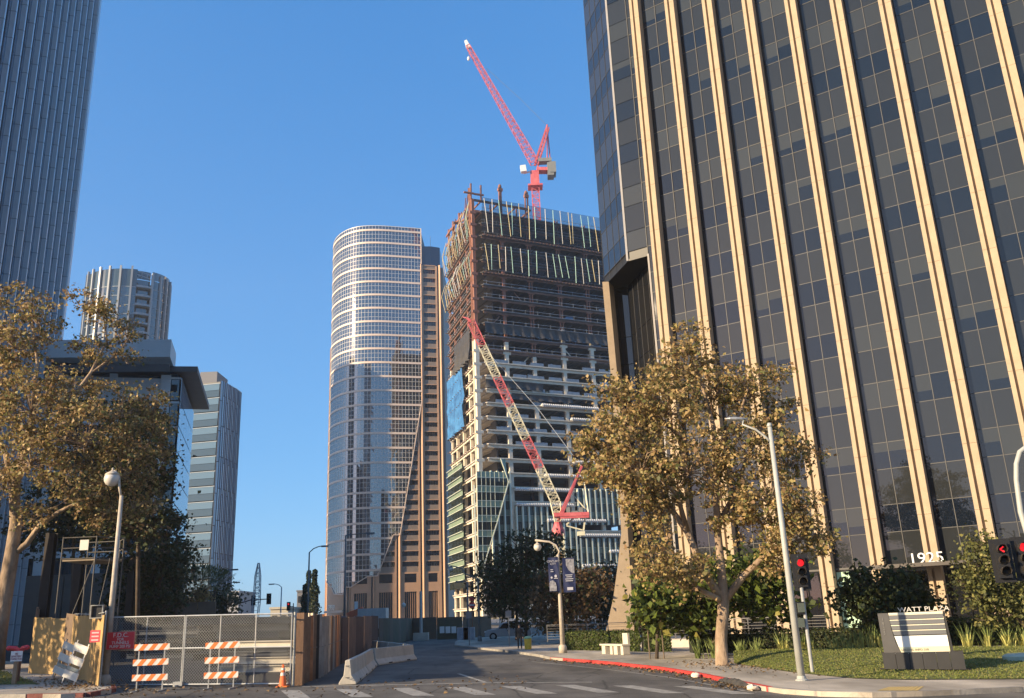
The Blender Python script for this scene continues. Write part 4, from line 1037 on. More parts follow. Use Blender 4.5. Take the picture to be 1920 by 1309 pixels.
for dz in (0, -1.5): mb.tube([p + V((0, 0, dz)) for p in pts], .12, 5)
for p in pts[::2]: mb.bar(p, p + V((0, 0, -1.6)), .12)
mb.build('roof_rail', opier, ot)

# ---- curved blue glass office block further along
bt = thing('blue_glass_block', 'blue glass office block with a rounded corner and staggered tall panes', 'office building', (-75, 250, 0))
bY = 255.0; b0, b1, b2 = at(345, 900, bY + 2), at(403, 900, bY), at(452, 760, bY + 16)
bz = at(403, 713, bY).z
arc = []
for i in range(15):
    f = i / 14 * PI / 2 * .86; arc.append(V((b1.x + (b2.x - b1.x) * math.sin(f) / math.sin(PI / 2 * .86), b1.y + 20 * (1 - math.cos(f)), 0)))
cl = [0.0]
for p, q in zip(arc, arc[1:]): cl.append(cl[-1] + (q - p).length)
def AP(s, z=0, out=0):
    s = max(0, min(cl[-1] - .01, s)); i = 0
    while cl[i + 1] < s: i += 1
    d = (arc[i + 1] - arc[i]); p = arc[i] + d * ((s - cl[i]) / d.length); d.normalize(); n_ = V((d.y, -d.x, 0)); p = p + n_ * out; return V((p.x, p.y, z))
bgl = [glass('sky_glass_' + w, c, i_, .22, .06, .3) for w, c, i_ in (('light', (.30, .46, .60), 1.9), ('mid', (.20, .34, .48), 1.9), ('deep', (.13, .23, .35), 1.9))]
NPn = 13; pw = cl[-1] / NPn
for c in range(NPn):
    z = bz; off = 0 if c % 3 else 1.6
    r = 0
    while z > 6:
        h = 4.6 if r == 0 else 9.2; z1 = z - (0 if r else 0); z0 = max(5, z1 - h - (off if r == 0 else 0))
        for e, wdt, mi in ((0.04, .30, (c + r) % 2), (.36, .60, (c * 2 + r) % 3)):
            a, b = AP((c + e) * pw), AP((c + e + wdt) * pw); q = MB(); q.obox(a + V((0, 0, z0 + .12)), b - a, AP((c + e) * pw, 0, -.15) - a, (0, 0, z1 - z0 - .24)); q.build('glass_panel', bgl[mi], bt)
        z = z0; r += 1
q = MB()
for c in range(NPn + 1): a = AP(c * pw, 4, .05); q.bar(a, a + V((0, 0, bz - 4)), .14)
q.build('mullion_grid', MATS['dark_mullion'], bt)
q = MB(); q.prism([tuple(v.xy) for v in ([AP(s * cl[-1] / 14, 0, -.35) for s in range(15)] + [arc[-1] + V((*az(-30), 0)) * 26, V((b0.x - 12, b0.y + 36, 0)), V((b0.x, b0.y + .4, 0))])], 0, bz - .4); q.build('block_core', MATS['tower_dark'], bt)
fu = (b1 - b0); fu.z = 0; FLn = fu.length; fu.normalize(); fn = V((fu.y, -fu.x, 0))
k = 0; z = bz - 1.0
while z > 8:
    for j in range(2):
        q = MB(); q.obox(V((b0.x, b0.y, z - 2.0 - j * 2.05)) + fu * .1, fu * (FLn - .4), fn * .05, (0, 0, 1.95)); q.build('window_band', glass('band_glass', (.06, .10, .14), 1.5, .04, .06, .3) if j else glass('band_glass_pale', (.12, .20, .28), 1.5, .06, .04, .3), bt)
    q = MB(); q.obox(V((b0.x, b0.y, z - .1)), fu * FLn, fn * .15, (0, 0, .16)); q.build('floor_edge', mat('blue_grey_edge', (.30, .36, .42), .5, .05), bt); z -= 4.4
q = MB(); rb0, rb1 = at(374, 722, bY + 6), at(406, 722, bY + 6); q.obox((rb0.x, bY + 6, bz - 2), (rb1.x - rb0.x, 0, 0), (0, 10, 0), (0, 0, at(374, 698, bY + 6).z - bz + 2))
q.build('roof_plant', mat('plant_grey', (.22, .22, .23), .7, .1, 1, stretch=(1, 1, 8)), bt)
q = MB(); w0 = at(434, 720, bY + 14); q.obox((w0.x, bY + 12, bz - 3.5), (at(446, 720, bY + 14).x - w0.x, 0, 0), (0, 6, 0), (0, 0, 4.2)); q.build('roof_parapet', mat('parapet_white', (.7, .7, .7), .6, .03), bt)

# ---- grey office building with a broad cornice
gb = thing('grey_office_building', 'grey panelled office building with a deep dark cornice and glazed street side', 'office building', (-55, 140, 0))
gY = 140.0; K = at(334, 800, gY); K.z = 0; gd = V((*az(-15.5), 0)); gl_ = V((*az(-105.5), 0)); gn = V((-gl_.y, gl_.x, 0)); gn = gn if gn.y < 0 else -gn; gr = V((gd.y, -gd.x, 0)); gr = gr if gr.x > 0 else -gr
_, gz = hit(334, 705, K, gl_); zc = gz
panelg = mat('grey_panel', (.72, .71, .69), .6, .05, .5); cornd = mat('dark_cornice', (.12, .105, .10), .5, .1, .6); gglass = glass('grey_building_glass', (.02, .028, .035), 1.9, .03, .06, .3, .2); sglass = glass('street_side_glass', (.22, .32, .42), 3.2, .03, .06, .3, .2)
Ls, _ = hit(361, 800, K, gd)
q = MB(); q.prism([tuple(v.xy) for v in (K - gn * .3 - gr * .3, K - gn * .3 - gr * .3 + gd * (Ls - .4), K + gd * (Ls - .4) + gl_ * 45, K - gn * .3 + gl_ * 45)], 0, zc); q.build('block_core', MATS['tower_dark'], gb)
nfl = int((zc - 2) / 4.1)
for k in range(nfl):
    z1 = zc - .2 - k * 4.1
    # street side, continuous glass
    for j in range(6):
        p = MB(); p.obox(K + gd * (Ls * j / 6 + .06) + V((0, 0, z1 - 4.0)), gd * (Ls / 6 - .12), gr * .06, (0, 0, 3.9)); p.build('glass_pane', sglass, gb)
    # front: first bay is dark glass, then a framed bay
    p = MB(); t1, _ = hit(313, 800, K, gl_); p.obox(K + gl_ * .3 + V((0, 0, z1 - 3.9)), gl_ * (t1 - .5), gn * .05, (0, 0, 3.5)); p.build('glass_pane', gglass, gb)
    p = MB(); p.obox(K + gl_ * .1 + V((0, 0, z1 - .42)), gl_ * (t1 - .2), gn * .25, (0, 0, .35)); p.build('floor_edge', panelg, gb)
    for j in range(10):
        a = t1 + 1.6 + j * 3.9
        if k >= 1: p = MB(); p.obox(K + gl_ * (a + .25) + V((0, 0, z1 - 3.2)), gl_ * 3.3, gn * .05, (0, 0, 2.7)); p.build('window', gglass, gb)
    p = MB(); p.obox(K + gl_ * (t1 + 1.4) + V((0, 0, z1 - 4.2)), gl_ * 40, gn * .28, (0, 0, .95 if k else 3.8)); p.build('wall_band', panelg, gb)
p = MB(); p.obox(K + gl_ * (t1 - .1) + V((0, 0, 0)), gl_ * 1.5, gn * .5, (0, 0, zc)); 
for j in range(1, 5): p.obox(K + gl_ * (t1 + 8.0 * j) , gl_ * 1.2, gn * .4, (0, 0, zc))
p.build('wall_frame', panelg, gb)
# cornice: a dark slab flying out on the street side, tapering away, with sky light painted as pale plates along its edge
cz0 = zc + .3
def cp(px, py): r = ray(px, py); s = (cz0 - EYE) / r.z; return V((r.x * s, r.y * s, cz0))
q = MB(); A, B, C_, D_ = cp(318, 697), cp(370, 697), cp(392, 768), K + gd * Ls + V((0, 0, cz0)); D_.z = cz0
q.slabpoly([K + gl_ * 42 + gn * 1.2 + V((0, 0, cz0)), A + gn * .1, B, C_, D_, K + gd * Ls * .5 + gl_ * 20 + V((0, 0, cz0))], (0, 0, .9)); q.build('cornice', cornd, gb)
q = MB()
for k in range(5):
    a = B.lerp(C_, .08 + k * .19) - gr * 3.2; q.obox(a + V((0, 0, -.06)), gd * 2.6, -gr * 1.2, (0, 0, .05))
q.build('cornice_sky_plate', mat('painted_sky', (.45, .55, .65), .3, .05), gb)
q = MB(); f0 = K + gl_ * 42 + gn * .6; f1 = cp(318, 680); q.obox(f0 + V((0, 0, cz0 + .95)), V((f1.x - f0.x, f1.y - f0.y, 0)), -gn * 8, (0, 0, 2.9)); q.build('roof_parapet', panelg, gb)
q = MB(); q.obox(f0 + V((0, 0, cz0 - 1.4)) - gn * .1, V((f1.x - f0.x, f1.y - f0.y, 0)), -gn * .4, (0, 0, 1.2)); q.build('frieze', cornd, gb)

# ---- small far buildings closing the street
def far_block(name, label, px0, px1, py0, Y, m, win):
    a, b = at(px0, 1150, Y), at(px1, 1150, Y); h = at(px0, py0, Y).z
    t = thing(name, label, 'building', ((a.x + b.x) / 2, Y, 0)); q = MB(); q.obox((a.x, Y, -1), (b.x - a.x, 0, 0), (0, 14, 0), (0, 0, h + 1)); q.build('wall', m, t)
    w = b.x - a.x; n_ = max(2, int(w / 2.4)); fl_ = max(1, int(h / 3.4))
    for f in range(fl_):
        for i in range(n_): q = MB(); q.box(a.x + w * (i + .2) / n_, a.x + w * (i + .8) / n_, Y - .06, Y + .02, h - 3 - f * 3.4, h - 1.2 - f * 3.4); q.build('window', win, t)
    q = MB(); q.box(a.x - .2, b.x + .2, Y - .25, Y + 14.2, h, h + .45); q.build('parapet', m, t)
fw = glass('far_window', (.03, .035, .04), 1.6, .05)
far_block('distant_block', 'small distant pale building past the end of the chain-link gate', 425, 446, 1112, 230, mat('far_pale', (.35, .36, .38), .8, .1), fw)
far_block('distant_block', 'low dark flat-roofed building beside the dark cypresses by the curved tower', 556, 576, 1110, 260, mat('far_dark', (.16, .16, .17), .8, .1), fw)
far_block('distant_block', 'brown building glimpsed between the curved tower and the unfinished tower', 834, 862, 1090, 420, mat('far_brown', (.2, .15, .13), .8, .1), fw)
far_block('distant_block', 'pale low block seen over the gate beside the crawler crane', 507, 540, 1143, 190, mat('far_cream', (.5, .46, .38), .8, .1), fw)
# blocks across the junction, behind the viewer, seen only as reflections in the glass
for (x, y, w, d, h, m) in ((70, -120, 40, 40, 60, 'far_brown'), (-50, -170, 50, 40, 45, 'far_pale'), (10, -230, 60, 40, 55, 'far_brown'), (150, -60, 50, 50, 85, 'far_pale'), (190, 60, 60, 60, 70, 'far_brown'), (-28, -42, 100, 12, 12, 'far_dark')):  # the long low dark block is added, unseen, to darken the lower reflections
    t = thing('unseen_block', 'unseen block standing across the junction behind the viewer', 'building', (x, y, zg(x)), group='blocks behind the viewer'); q = MB(); q.box(x - w / 2, x + w / 2, y - d / 2, y + d / 2, -2, h); q.build('wall', MATS[m], t)
    q = MB(); f = 4
    while f < h - 3: q.box(x - w / 2 - .05, x + w / 2 + .05, y - d / 2 - .05, y + d / 2 + .05, f, f + 1.9); f += 3.9
    q.build('window_band', fw, t)
# ================================================================ VEGETATION
bark = mat('sycamore_bark', (.20, .135, .085), .9, .25, 2.6, .7, 9, c2=(.46, .34, .235), detail=9, stretch=(1, 1, .45)); barkd = mat('dark_bark', (.10, .075, .055), .9, .3, 3, .4, 14)
syc = [leafmat('sycamore_tan', (.47, .335, .155), .35), leafmat('sycamore_olive', (.33, .27, .105), .35), leafmat('sycamore_rust', (.26, .165, .085), .35), leafmat('sycamore_green', (.15, .16, .055), .35)]
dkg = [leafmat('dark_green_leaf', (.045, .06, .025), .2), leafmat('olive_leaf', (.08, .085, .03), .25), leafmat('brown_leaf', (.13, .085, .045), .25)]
grn = [leafmat('fresh_green_leaf', (.13, .17, .03), .35), leafmat('deep_green_leaf', (.055, .08, .02), .25), leafmat('yellow_leaf', (.28, .25, .06), .35)]
def blob(px, py, Y, r, n): return (tuple(at(px, py, Y)), r, n)
# ---- big sycamore by the red kerb
B0 = V((7.9, 37.5, zg(7.9) + .13)); y = 37.5
def A(px, py, Y=37.5): return at(px, py, Y)
fork = A(1357, 1128)
tr_pts = [B0, A(1354, 1245), A(1352, 1200), fork, A(1352, 1060), A(1345, 990), A(1342, 900), A(1338, 800, 37.8), A(1310, 700, 38), A(1285, 640, 38)]
tr_r = [.38, .27, .245, .23, .17, .15, .13, .10, .06, .03]
limbs = [([fork, A(1318, 1070), A(1290, 1000), A(1255, 950), A(1200, 880), A(1150, 840)], [.2, .16, .14, .12, .07, .03]),
         ([A(1290, 1000), A(1270, 930, 37), A(1240, 900, 36.5)], [.12, .09, .05]),
         ([fork, A(1395, 1080), A(1425, 1050, 37), A(1480, 1020, 36.6), A(1530, 1000, 36.4)], [.17, .14, .12, .08, .04]),
         ([fork, A(1320, 1110, 37), A(1270, 1080, 36.6), A(1230, 1050, 36.4)], [.14, .11, .08, .03]),
         ([A(1345, 990), A(1380, 920, 38), A(1400, 860, 38), A(1440, 780, 38)], [.14, .1, .08, .03]),
         ([A(1342, 900), A(1300, 840, 38), A(1230, 780, 38), A(1180, 730, 38)], [.12, .1, .07, .03]),
         ([A(1340, 850), A(1390, 770, 37), A(1410, 700, 37)], [.1, .07, .03])]
bl = [blob(1285, 690, 38, 1.5, 1500), blob(1250, 760, 37.4, 2.0, 2100), blob(1340, 730, 38.4, 1.6, 1300), blob(1180, 790, 37.6, 1.6, 1500), blob(1200, 870, 36.6, 1.9, 2100), blob(1130, 860, 37.4, 1.4, 1200), blob(1290, 870, 37, 2.2, 2500),
      blob(1405, 730, 37.6, 1.4, 900), blob(1450, 780, 38, 1.2, 650), blob(1400, 840, 37.0, 1.8, 1600), blob(1480, 860, 37.8, 1.3, 900), blob(1440, 930, 36.4, 1.6, 1300), blob(1500, 960, 36.6, 1.2, 800), blob(1370, 960, 37.6, 1.4, 800), blob(1240, 960, 37.2, 1.3, 800),
      blob(1200, 930, 36.6, .9, 420), blob(1230, 1060, 36.2, 1.2, 1000), blob(1300, 1080, 36.6, 1.0, 700), blob(1480, 1010, 36.2, 1.1, 800), blob(1540, 1020, 36.6, .8, 420), blob(1460, 1050, 36.6, .8, 450), blob(1110, 810, 37.6, .9, 450), blob(1290, 640, 38, .8, 420), blob(1455, 700, 38, .6, 200), blob(1150, 730, 37.8, .9, 450)]
tree('sycamore', 'large tan-leaved sycamore with pale mottled trunk beside the red kerb', B0, (tr_pts, tr_r), limbs, [(c, r * .96, n * 1.2) for c, r, n in bl], .16, syc, [4.0, 3.2, 1.2, 1.5], bark, group='sycamore trees', spread=.27, per=44, shell=.35)
# ---- green tree behind it
Y = 45.0; b = V((8.9, Y, zg(8.9) + .3))
tree('broadleaf_tree', 'bushy bright green tree low behind the large sycamore', b, ([b, at(1365, 1150, Y), at(1350, 1100, Y)], [.16, .12, .06]), [([at(1365, 1150, Y), at(1420, 1110, Y)], [.08, .03]), ([at(1362, 1150, Y), at(1290, 1120, Y)], [.08, .03])],
     [blob(1255, 1125, Y, 1.5, 900), blob(1310, 1120, Y - .6, 1.5, 1100), blob(1370, 1090, Y, 1.6, 900), blob(1420, 1090, Y + .5, 1.6, 1000), blob(1450, 1130, Y, 1.2, 700), blob(1220, 1140, Y - 1, .9, 420), blob(1300, 1160, Y, 1.0, 500)], .30, grn, [2.4, 2.6, .6], barkd, spread=.42)
# ---- near left sycamore and its neighbour
Y = 40.0; b = on_ground(-14, 1262); b.z += .1; Yb = b.y
tp = [b, at(-6, 1200, Yb), at(8, 1120, Yb), at(22, 1040, Yb), at(30, 980, Yb), at(26, 920, Yb), at(45, 850, Yb), at(60, 780, Yb), at(70, 680, Yb), at(60, 600, Yb)]
lm = [([at(22, 1040, Yb), at(50, 1020, Yb), at(75, 985, Yb), at(110, 960, Yb - 1), at(190, 920, Yb - 1)], [.2, .16, .13, .1, .04]), ([at(26, 920, Yb), at(10, 850, Yb), at(-30, 790, Yb)], [.18, .14, .08]), ([at(45, 850, Yb), at(110, 780, Yb), at(170, 700, Yb), at(200, 640, Yb + 1), at(190, 560, Yb + 1)], [.15, .12, .09, .06, .03]),
      ([at(170, 700, Yb), at(225, 660, Yb + 1), at(262, 600, Yb + 1)], [.07, .05, .02]), ([at(60, 780, Yb), at(150, 830, Yb), at(230, 850, Yb)], [.1, .07, .03])]
bl = [blob(30, 640, Yb, 1.7, 1500), blob(75, 600, Yb, 1.3, 900), blob(-20, 720, Yb, 2.2, 1800), blob(60, 760, Yb - 1, 2.2, 2400), blob(130, 740, Yb, 1.7, 1500), blob(180, 660, Yb + 1, 1.2, 700), blob(195, 590, Yb + 1, 1.1, 620), blob(225, 620, Yb + 1, 1.0, 420), blob(160, 820, Yb - 1, 2.2, 2400), blob(60, 860, Yb - 1.5, 2.0, 1900), blob(230, 770, Yb + 1, 1.6, 1200), blob(270, 830, Yb + 1, 1.5, 1100),
      blob(230, 880, Yb, 1.8, 1400), blob(130, 920, Yb - 1, 1.7, 1300), blob(-10, 900, Yb - 1, 1.6, 1000), blob(290, 760, Yb + 2, 1.2, 700), blob(190, 960, Yb, 1.2, 600), blob(60, 960, Yb - 1, .9, 300), blob(35, 545, Yb + 1, .7, 160), blob(-20, 560, Yb, 1.3, 500), blob(250, 940, Yb + 1, 1.4, 800), blob(150, 560, Yb + 1, .8, 160), blob(240, 670, Yb + 1, .7, 200)]
tree('sycamore', 'old sycamore with pale peeling trunk beside the plywood hoarding', b, (tp, [.52, .42, .37, .34, .29, .24, .19, .14, .09, .04]), lm, [(c, r, n * 1.25) for c, r, n in bl], .165, syc, [2.8, 3.0, 2.4, 1.5], bark, group='sycamore trees', spread=.27, per=44, shell=.4)
# dark shaded trees along the pavement, further back
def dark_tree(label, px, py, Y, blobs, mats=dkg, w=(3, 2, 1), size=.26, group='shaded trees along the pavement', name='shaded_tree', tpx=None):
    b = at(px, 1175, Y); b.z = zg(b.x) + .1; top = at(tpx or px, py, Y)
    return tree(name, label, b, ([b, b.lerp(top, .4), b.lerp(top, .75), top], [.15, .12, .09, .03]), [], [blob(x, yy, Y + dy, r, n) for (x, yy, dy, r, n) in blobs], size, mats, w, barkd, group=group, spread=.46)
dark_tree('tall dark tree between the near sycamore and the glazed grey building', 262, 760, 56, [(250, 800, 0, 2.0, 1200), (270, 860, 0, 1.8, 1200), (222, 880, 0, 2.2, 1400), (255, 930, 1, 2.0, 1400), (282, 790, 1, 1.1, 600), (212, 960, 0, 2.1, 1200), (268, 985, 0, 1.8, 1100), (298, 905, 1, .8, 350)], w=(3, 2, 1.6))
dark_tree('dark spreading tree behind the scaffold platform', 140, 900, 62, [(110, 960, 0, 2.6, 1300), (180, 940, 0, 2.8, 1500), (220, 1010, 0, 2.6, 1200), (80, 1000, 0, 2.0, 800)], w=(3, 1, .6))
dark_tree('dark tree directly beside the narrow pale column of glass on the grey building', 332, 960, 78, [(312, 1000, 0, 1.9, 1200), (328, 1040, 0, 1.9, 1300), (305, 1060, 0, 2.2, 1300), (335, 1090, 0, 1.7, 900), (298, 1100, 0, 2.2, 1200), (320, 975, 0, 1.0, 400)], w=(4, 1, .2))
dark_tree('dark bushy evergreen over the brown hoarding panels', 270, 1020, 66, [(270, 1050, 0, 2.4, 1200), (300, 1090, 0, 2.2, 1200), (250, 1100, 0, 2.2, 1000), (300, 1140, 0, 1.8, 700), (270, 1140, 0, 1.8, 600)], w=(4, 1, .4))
# planting beyond the gate: palms and shrubs
def palm(label, px, py, Y, n=26, L=2.6):
    b = at(px, 1160, Y); b.z = zg(b.x); c = at(px, py, Y); t = thing('fan_palm', label, 'palm', b, group='palms over the brown hoarding'); q = MB(); q.tube([b, b.lerp(c, .5), c], [.22, .18, .2], 8); q.build('trunk', barkd, t)
    q = MB()
    for k in range(n):
        w = random.uniform(0, 2 * PI); e = random.uniform(-.3, 1.3); d = V((math.cos(w) * math.cos(e), math.sin(w) * math.cos(e), math.sin(e))); s_ = d.cross(V((0, 0, 1))).normalized(); p0 = c
        for j in range(7):
            f = (j - 3) / 3; tipv = (d + s_ * f * .55).normalized() * L * (1 - .15 * abs(f)); mid = c + d * L * .45
            q.add([mid, mid + tipv * .5 + s_ * .06 + V((0, 0, -.04)), c + d * L * .45 + tipv * .62 + V((0, 0, -.22)), mid + tipv * .5 - s_ * .06 + V((0, 0, -.04))], [(0, 1, 2, 3)])
        q.bar(c, c + d * L * .46, .03)
    q.build('crown', leafmat('palm_leaf', (.15, .17, .075), .25), t)
palm('fan palm standing nearest the glass block above the brown hoarding', 372, 1108, 88, L=3.0); palm('fan palm beside the street lamp pole above the brown hoarding', 402, 1108, 92, L=2.8)
dark_tree('round clipped shrub at the end of the brown hoarding', 425, 1120, 100, [(415, 1125, 0, 2.0, 700), (432, 1128, 0, 1.6, 500), (405, 1140, 0, 1.6, 400), (420, 1142, 0, 1.8, 450)], w=(3, 2, 0), group=None, name='shrub')
dark_tree('dry tan bush spilling over the brown hoarding', 372, 1120, 80, [(372, 1118, 0, .9, 300), (360, 1126, 0, .9, 260), (385, 1114, 0, .8, 240)], mats=syc, w=(3, 1, 2), group=None, name='shrub')
# cypresses by the curved tower
for lab, px, py, Y, sc_ in (('narrow dark cypress closest to the curved tower', 588, 1070, 190, 1.0), ('narrow dark cypress behind the far street lamp pole', 577, 1072, 200, .95), ('shorter dark cypress beside the low dark building', 570, 1098, 180, .7)):
    b = at(px, 1160, Y); b.z = 0; c = at(px, py, Y); h = c.z
    t = thing('cypress_tree', lab, 'tree', b, group='cypresses by the curved tower'); q = MB(); q.tube([b, (b.x, b.y, h * .9)], [.2, .05], 6); q.build('trunk', barkd, t)
    n_ = 1400; f = rng.random(n_) ** .8; ang = rng.random(n_) * 2 * PI; rr = (1.25 * (1 - f) ** .55 + .15) * (.5 + .6 * rng.random(n_)) * sc_ * (1 + .3 * np.sin(f * 21)); C = np.stack([b.x + rr * np.cos(ang), b.y + rr * np.sin(ang), .8 + f * (h - .6)], 1)
    leaf_mesh('crown', C, rng.normal(size=(n_, 3)), rng.uniform(.3, .6, n_), dkg[:2], rng.choice(2, n_, p=[.8, .2]), t)
# trees in shade before the unfinished tower
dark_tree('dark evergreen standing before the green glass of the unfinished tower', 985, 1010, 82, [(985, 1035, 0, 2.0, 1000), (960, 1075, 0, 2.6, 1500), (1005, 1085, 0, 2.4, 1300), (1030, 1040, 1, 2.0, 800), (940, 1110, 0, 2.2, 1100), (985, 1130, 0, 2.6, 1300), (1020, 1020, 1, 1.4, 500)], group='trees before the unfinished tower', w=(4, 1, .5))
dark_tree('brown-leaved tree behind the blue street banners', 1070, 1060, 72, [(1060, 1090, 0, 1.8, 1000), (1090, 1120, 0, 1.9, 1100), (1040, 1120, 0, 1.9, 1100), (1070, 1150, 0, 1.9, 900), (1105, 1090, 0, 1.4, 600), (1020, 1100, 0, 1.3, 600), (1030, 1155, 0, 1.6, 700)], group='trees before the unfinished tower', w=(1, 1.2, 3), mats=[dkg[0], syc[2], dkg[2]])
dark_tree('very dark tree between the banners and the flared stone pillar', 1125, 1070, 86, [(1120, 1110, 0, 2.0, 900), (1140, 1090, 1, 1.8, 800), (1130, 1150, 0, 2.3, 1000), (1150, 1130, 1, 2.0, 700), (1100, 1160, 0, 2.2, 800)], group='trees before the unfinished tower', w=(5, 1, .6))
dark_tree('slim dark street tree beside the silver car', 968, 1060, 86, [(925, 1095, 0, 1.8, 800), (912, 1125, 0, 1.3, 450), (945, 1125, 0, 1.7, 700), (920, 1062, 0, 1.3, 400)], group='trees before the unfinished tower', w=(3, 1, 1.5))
# small staked street tree
b = V((6.2, 44.0, zg(6.2) + .13)); Y = 44.0
stk = tree('staked_young_tree', 'slim staked young tree on the pavement near the concrete bench', b, ([b, at(1233, 1170, Y), at(1228, 1120, Y), at(1222, 1080, Y)], [.09, .07, .05, .02]), [], [blob(1215, 1130, Y, .8, 160), blob(1205, 1165, Y, .6, 120), blob(1225, 1100, Y, .6, 90)], .26, grn, [1, 2, .4], barkd, spread=.3)
for dx in (-.33, .33): q = MB(); q.tube([(b.x + dx, b.y - .1, b.z), (b.x + dx, b.y - .1, b.z + 2.2)], .035, 6); q.build('stake', mat('weathered_stake', (.16, .12, .085), .9, .2, 2), stk)
# small trees round the monument sign
Y = 46.0
def small(label, px, blobs, Y, w, trunk_px, mats=grn, size=.2):
    b = at(trunk_px[-1][0], trunk_px[-1][1], Y)
    pts = [at(x, yy, Y) for x, yy in trunk_px[::-1]]
    return tree('small_tree', label, pts[0], (pts, list(np.linspace(.11, .03, len(pts)))), [], [blob(x, yy, Y + dy, r, n) for x, yy, dy, r, n in blobs], size, mats, w, barkd, spread=.28, per=22)
small('dark round glossy tree behind the lawn sign', 1650, [(1625, 1110, 0, 1.2, 1100), (1665, 1100, 0, 1.1, 900), (1605, 1140, 0, 1.0, 800), (1700, 1110, .5, 1.2, 900), (1650, 1150, 0, 1.3, 1000), (1725, 1135, .5, .9, 600), (1690, 1160, 0, 1.0, 500)], 41.5, [1, 4, .4], [(1640, 1130), (1630, 1180), (1635, 1230)], mats=[dkg[1], dkg[0], grn[1]], size=.19)
small('sunlit yellow-green tree hanging beneath the red signal pair', 1840, [(1832, 1052, 0, .8, 900), (1850, 1075, 0, 1.0, 1000), (1880, 1110, 0, 1.1, 1200), (1840, 1110, 0, .9, 900), (1910, 1120, 0, .9, 900), (1808, 1085, 0, .4, 300), (1838, 1020, 0, .6, 380), (1880, 1145, 0, .8, 600), (1940, 1110, 0, 1.0, 900), (1855, 1145, 0, .7, 400)], 39.0, [3, 2.4, 1.2], [(1870, 1110), (1900, 1150), (1935, 1190), (1945, 1235)], size=.14, mats=[leafmat('dull_olive_leaf', (.17, .175, .055), .3), leafmat('dusky_olive_leaf', (.07, .08, .03), .25), leafmat('pale_olive_leaf', (.27, .25, .09), .3)])
# hedges
def hedge(label, pts, w, h0, h1, m, wts, n_, zf=None):
    t = thing('hedge', label, 'hedge', pts[0]); q = MB()
    for a, b in zip(pts, pts[1:]): q.obox(V(a) + V((0, .15, h0)), V(b) - V(a), (0, w - .3, 0), (0, 0, h1 - h0 - .12))
    q.build('core', mat('hedge_core', (.02, .022, .012), .95, .1), t)
    P, N = [], []
    for _ in range(n_):
        i = random.randrange(len(pts) - 1); p = V(pts[i]).lerp(V(pts[i + 1]), random.random()); r = random.random()
        if r < .62: p += V((0, random.gauss(0, .05), h0 + (h1 - h0) * random.random())); nn = (random.gauss(0, .5), -1, random.gauss(.3, .5))
        else: p += V((0, random.random() * w, h1 + random.gauss(0, .05))); nn = (random.gauss(0, .5), random.gauss(0, .5), 1)
        P.append(tuple(p)); N.append(nn)
    leaf_mesh('foliage', np.array(P), np.array(N), rng.uniform(.07, .15, n_), m, rng.choice(len(m), n_, p=np.array(wts) / sum(wts)), t)
    return t
hz = lambda x, y, dz=.1: (x, y, zg(x) + dz)
hedge('long clipped hedge behind the concrete bench', [hz(2.6, 58.0), hz(4.6, 55.6), hz(6.6, 53.0)], 1.4, 0, 1.08, [dkg[1], grn[1], grn[0]], [2, 3, 1], 5200)
hedge('rounded clipped bush at the end of the bench hedge', [hz(6.75, 52.4), hz(8.2, 52.0)], 1.3, 0, 1.15, [dkg[1], grn[1], grn[0]], [2, 3, 1], 2000)
hedge('dark low hedge behind the trunk of the sycamore', [hz(8.4, 46.5, .25), hz(12.2, 44.6, .25), hz(15.5, 43.6, .3)], 1.2, 0, 1.0, [dkg[0], dkg[1], grn[1]], [4, 2, 1], 3600)
hedge('clipped hedge behind the sword-leaved plants at the lawn sign', [hz(15.6, 43.4, .3), hz(19.5, 42.2, .5), hz(24, 40.9, .5), hz(30, 40.2, .5)], 1.3, 0, 1.15, [dkg[1], grn[1], grn[0]], [2, 3, 1], 7000)
# sword-leaved clumps along the back of the lawn
fl_y = leafmat('sword_leaf_sunlit', (.55, .53, .18), .35); fl_g = leafmat('sword_leaf_green', (.22, .27, .09), .3)  # yellow blades carry the sunlight of the lit clumps in their colour
k = 0
def clump(x, y, z, h, lit, label, grp):
    t = thing('flax_plant', label, 'plant', (x, y, z), group=grp); q = MB()
    for _ in range(38):
        w = random.uniform(0, 2 * PI); ln_ = h * random.uniform(.6, 1.1); le = random.uniform(.05, .45); d = V((math.cos(w) * le, math.sin(w) * le, 1)).normalized(); s_ = d.cross(V((random.gauss(0, 1), random.gauss(0, 1), 0))).normalized() * random.uniform(.018, .032)
        b = V((x + random.gauss(0, .09), y + random.gauss(0, .09), z)); m_ = b + d * ln_ * .55; e = b + d * ln_ + V((d.x * .2, d.y * .2, -.05))
        k_ = len(q.v); q.add([b - s_, b + s_, m_ + s_ * .9, m_ - s_ * .9], [(0, 1, 2, 3)], 0); q.add([m_ - s_ * .9, m_ + s_ * .9, e], [(0, 1, 2)], 1)
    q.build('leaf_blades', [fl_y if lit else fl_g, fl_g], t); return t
spots = [(1310, 1236, 43.5, .9, 0), (1340, 1234, 43.2, .9, 0), (1470, 1228, 41.6, 1.0, 1), (1508, 1228, 41.4, .9, 1), (1520, 1228, 41.4, .75, 1), (1570, 1228, 41.2, .9, 1), (1594, 1226, 41.0, .95, 1), (1614, 1224, 40.8, 1.0, 1), (1636, 1223, 40.6, 1.15, 1), (1655, 1222, 40.4, 1.1, 1), (1820, 1221, 39.2, 1.1, 1), (1852, 1221, 39.1, 1.1, 1), (1893, 1221, 39.0, 1.15, 1), (1925, 1222, 39, 1.1, 1), (1420, 1230, 42.2, .8, 0), (1390, 1230, 42.6, .7, 0)]
spots.sort(); ORD = 'first second third fourth fifth sixth seventh eighth ninth tenth eleventh twelfth thirteenth'.split(); cnt2 = [0, 0]
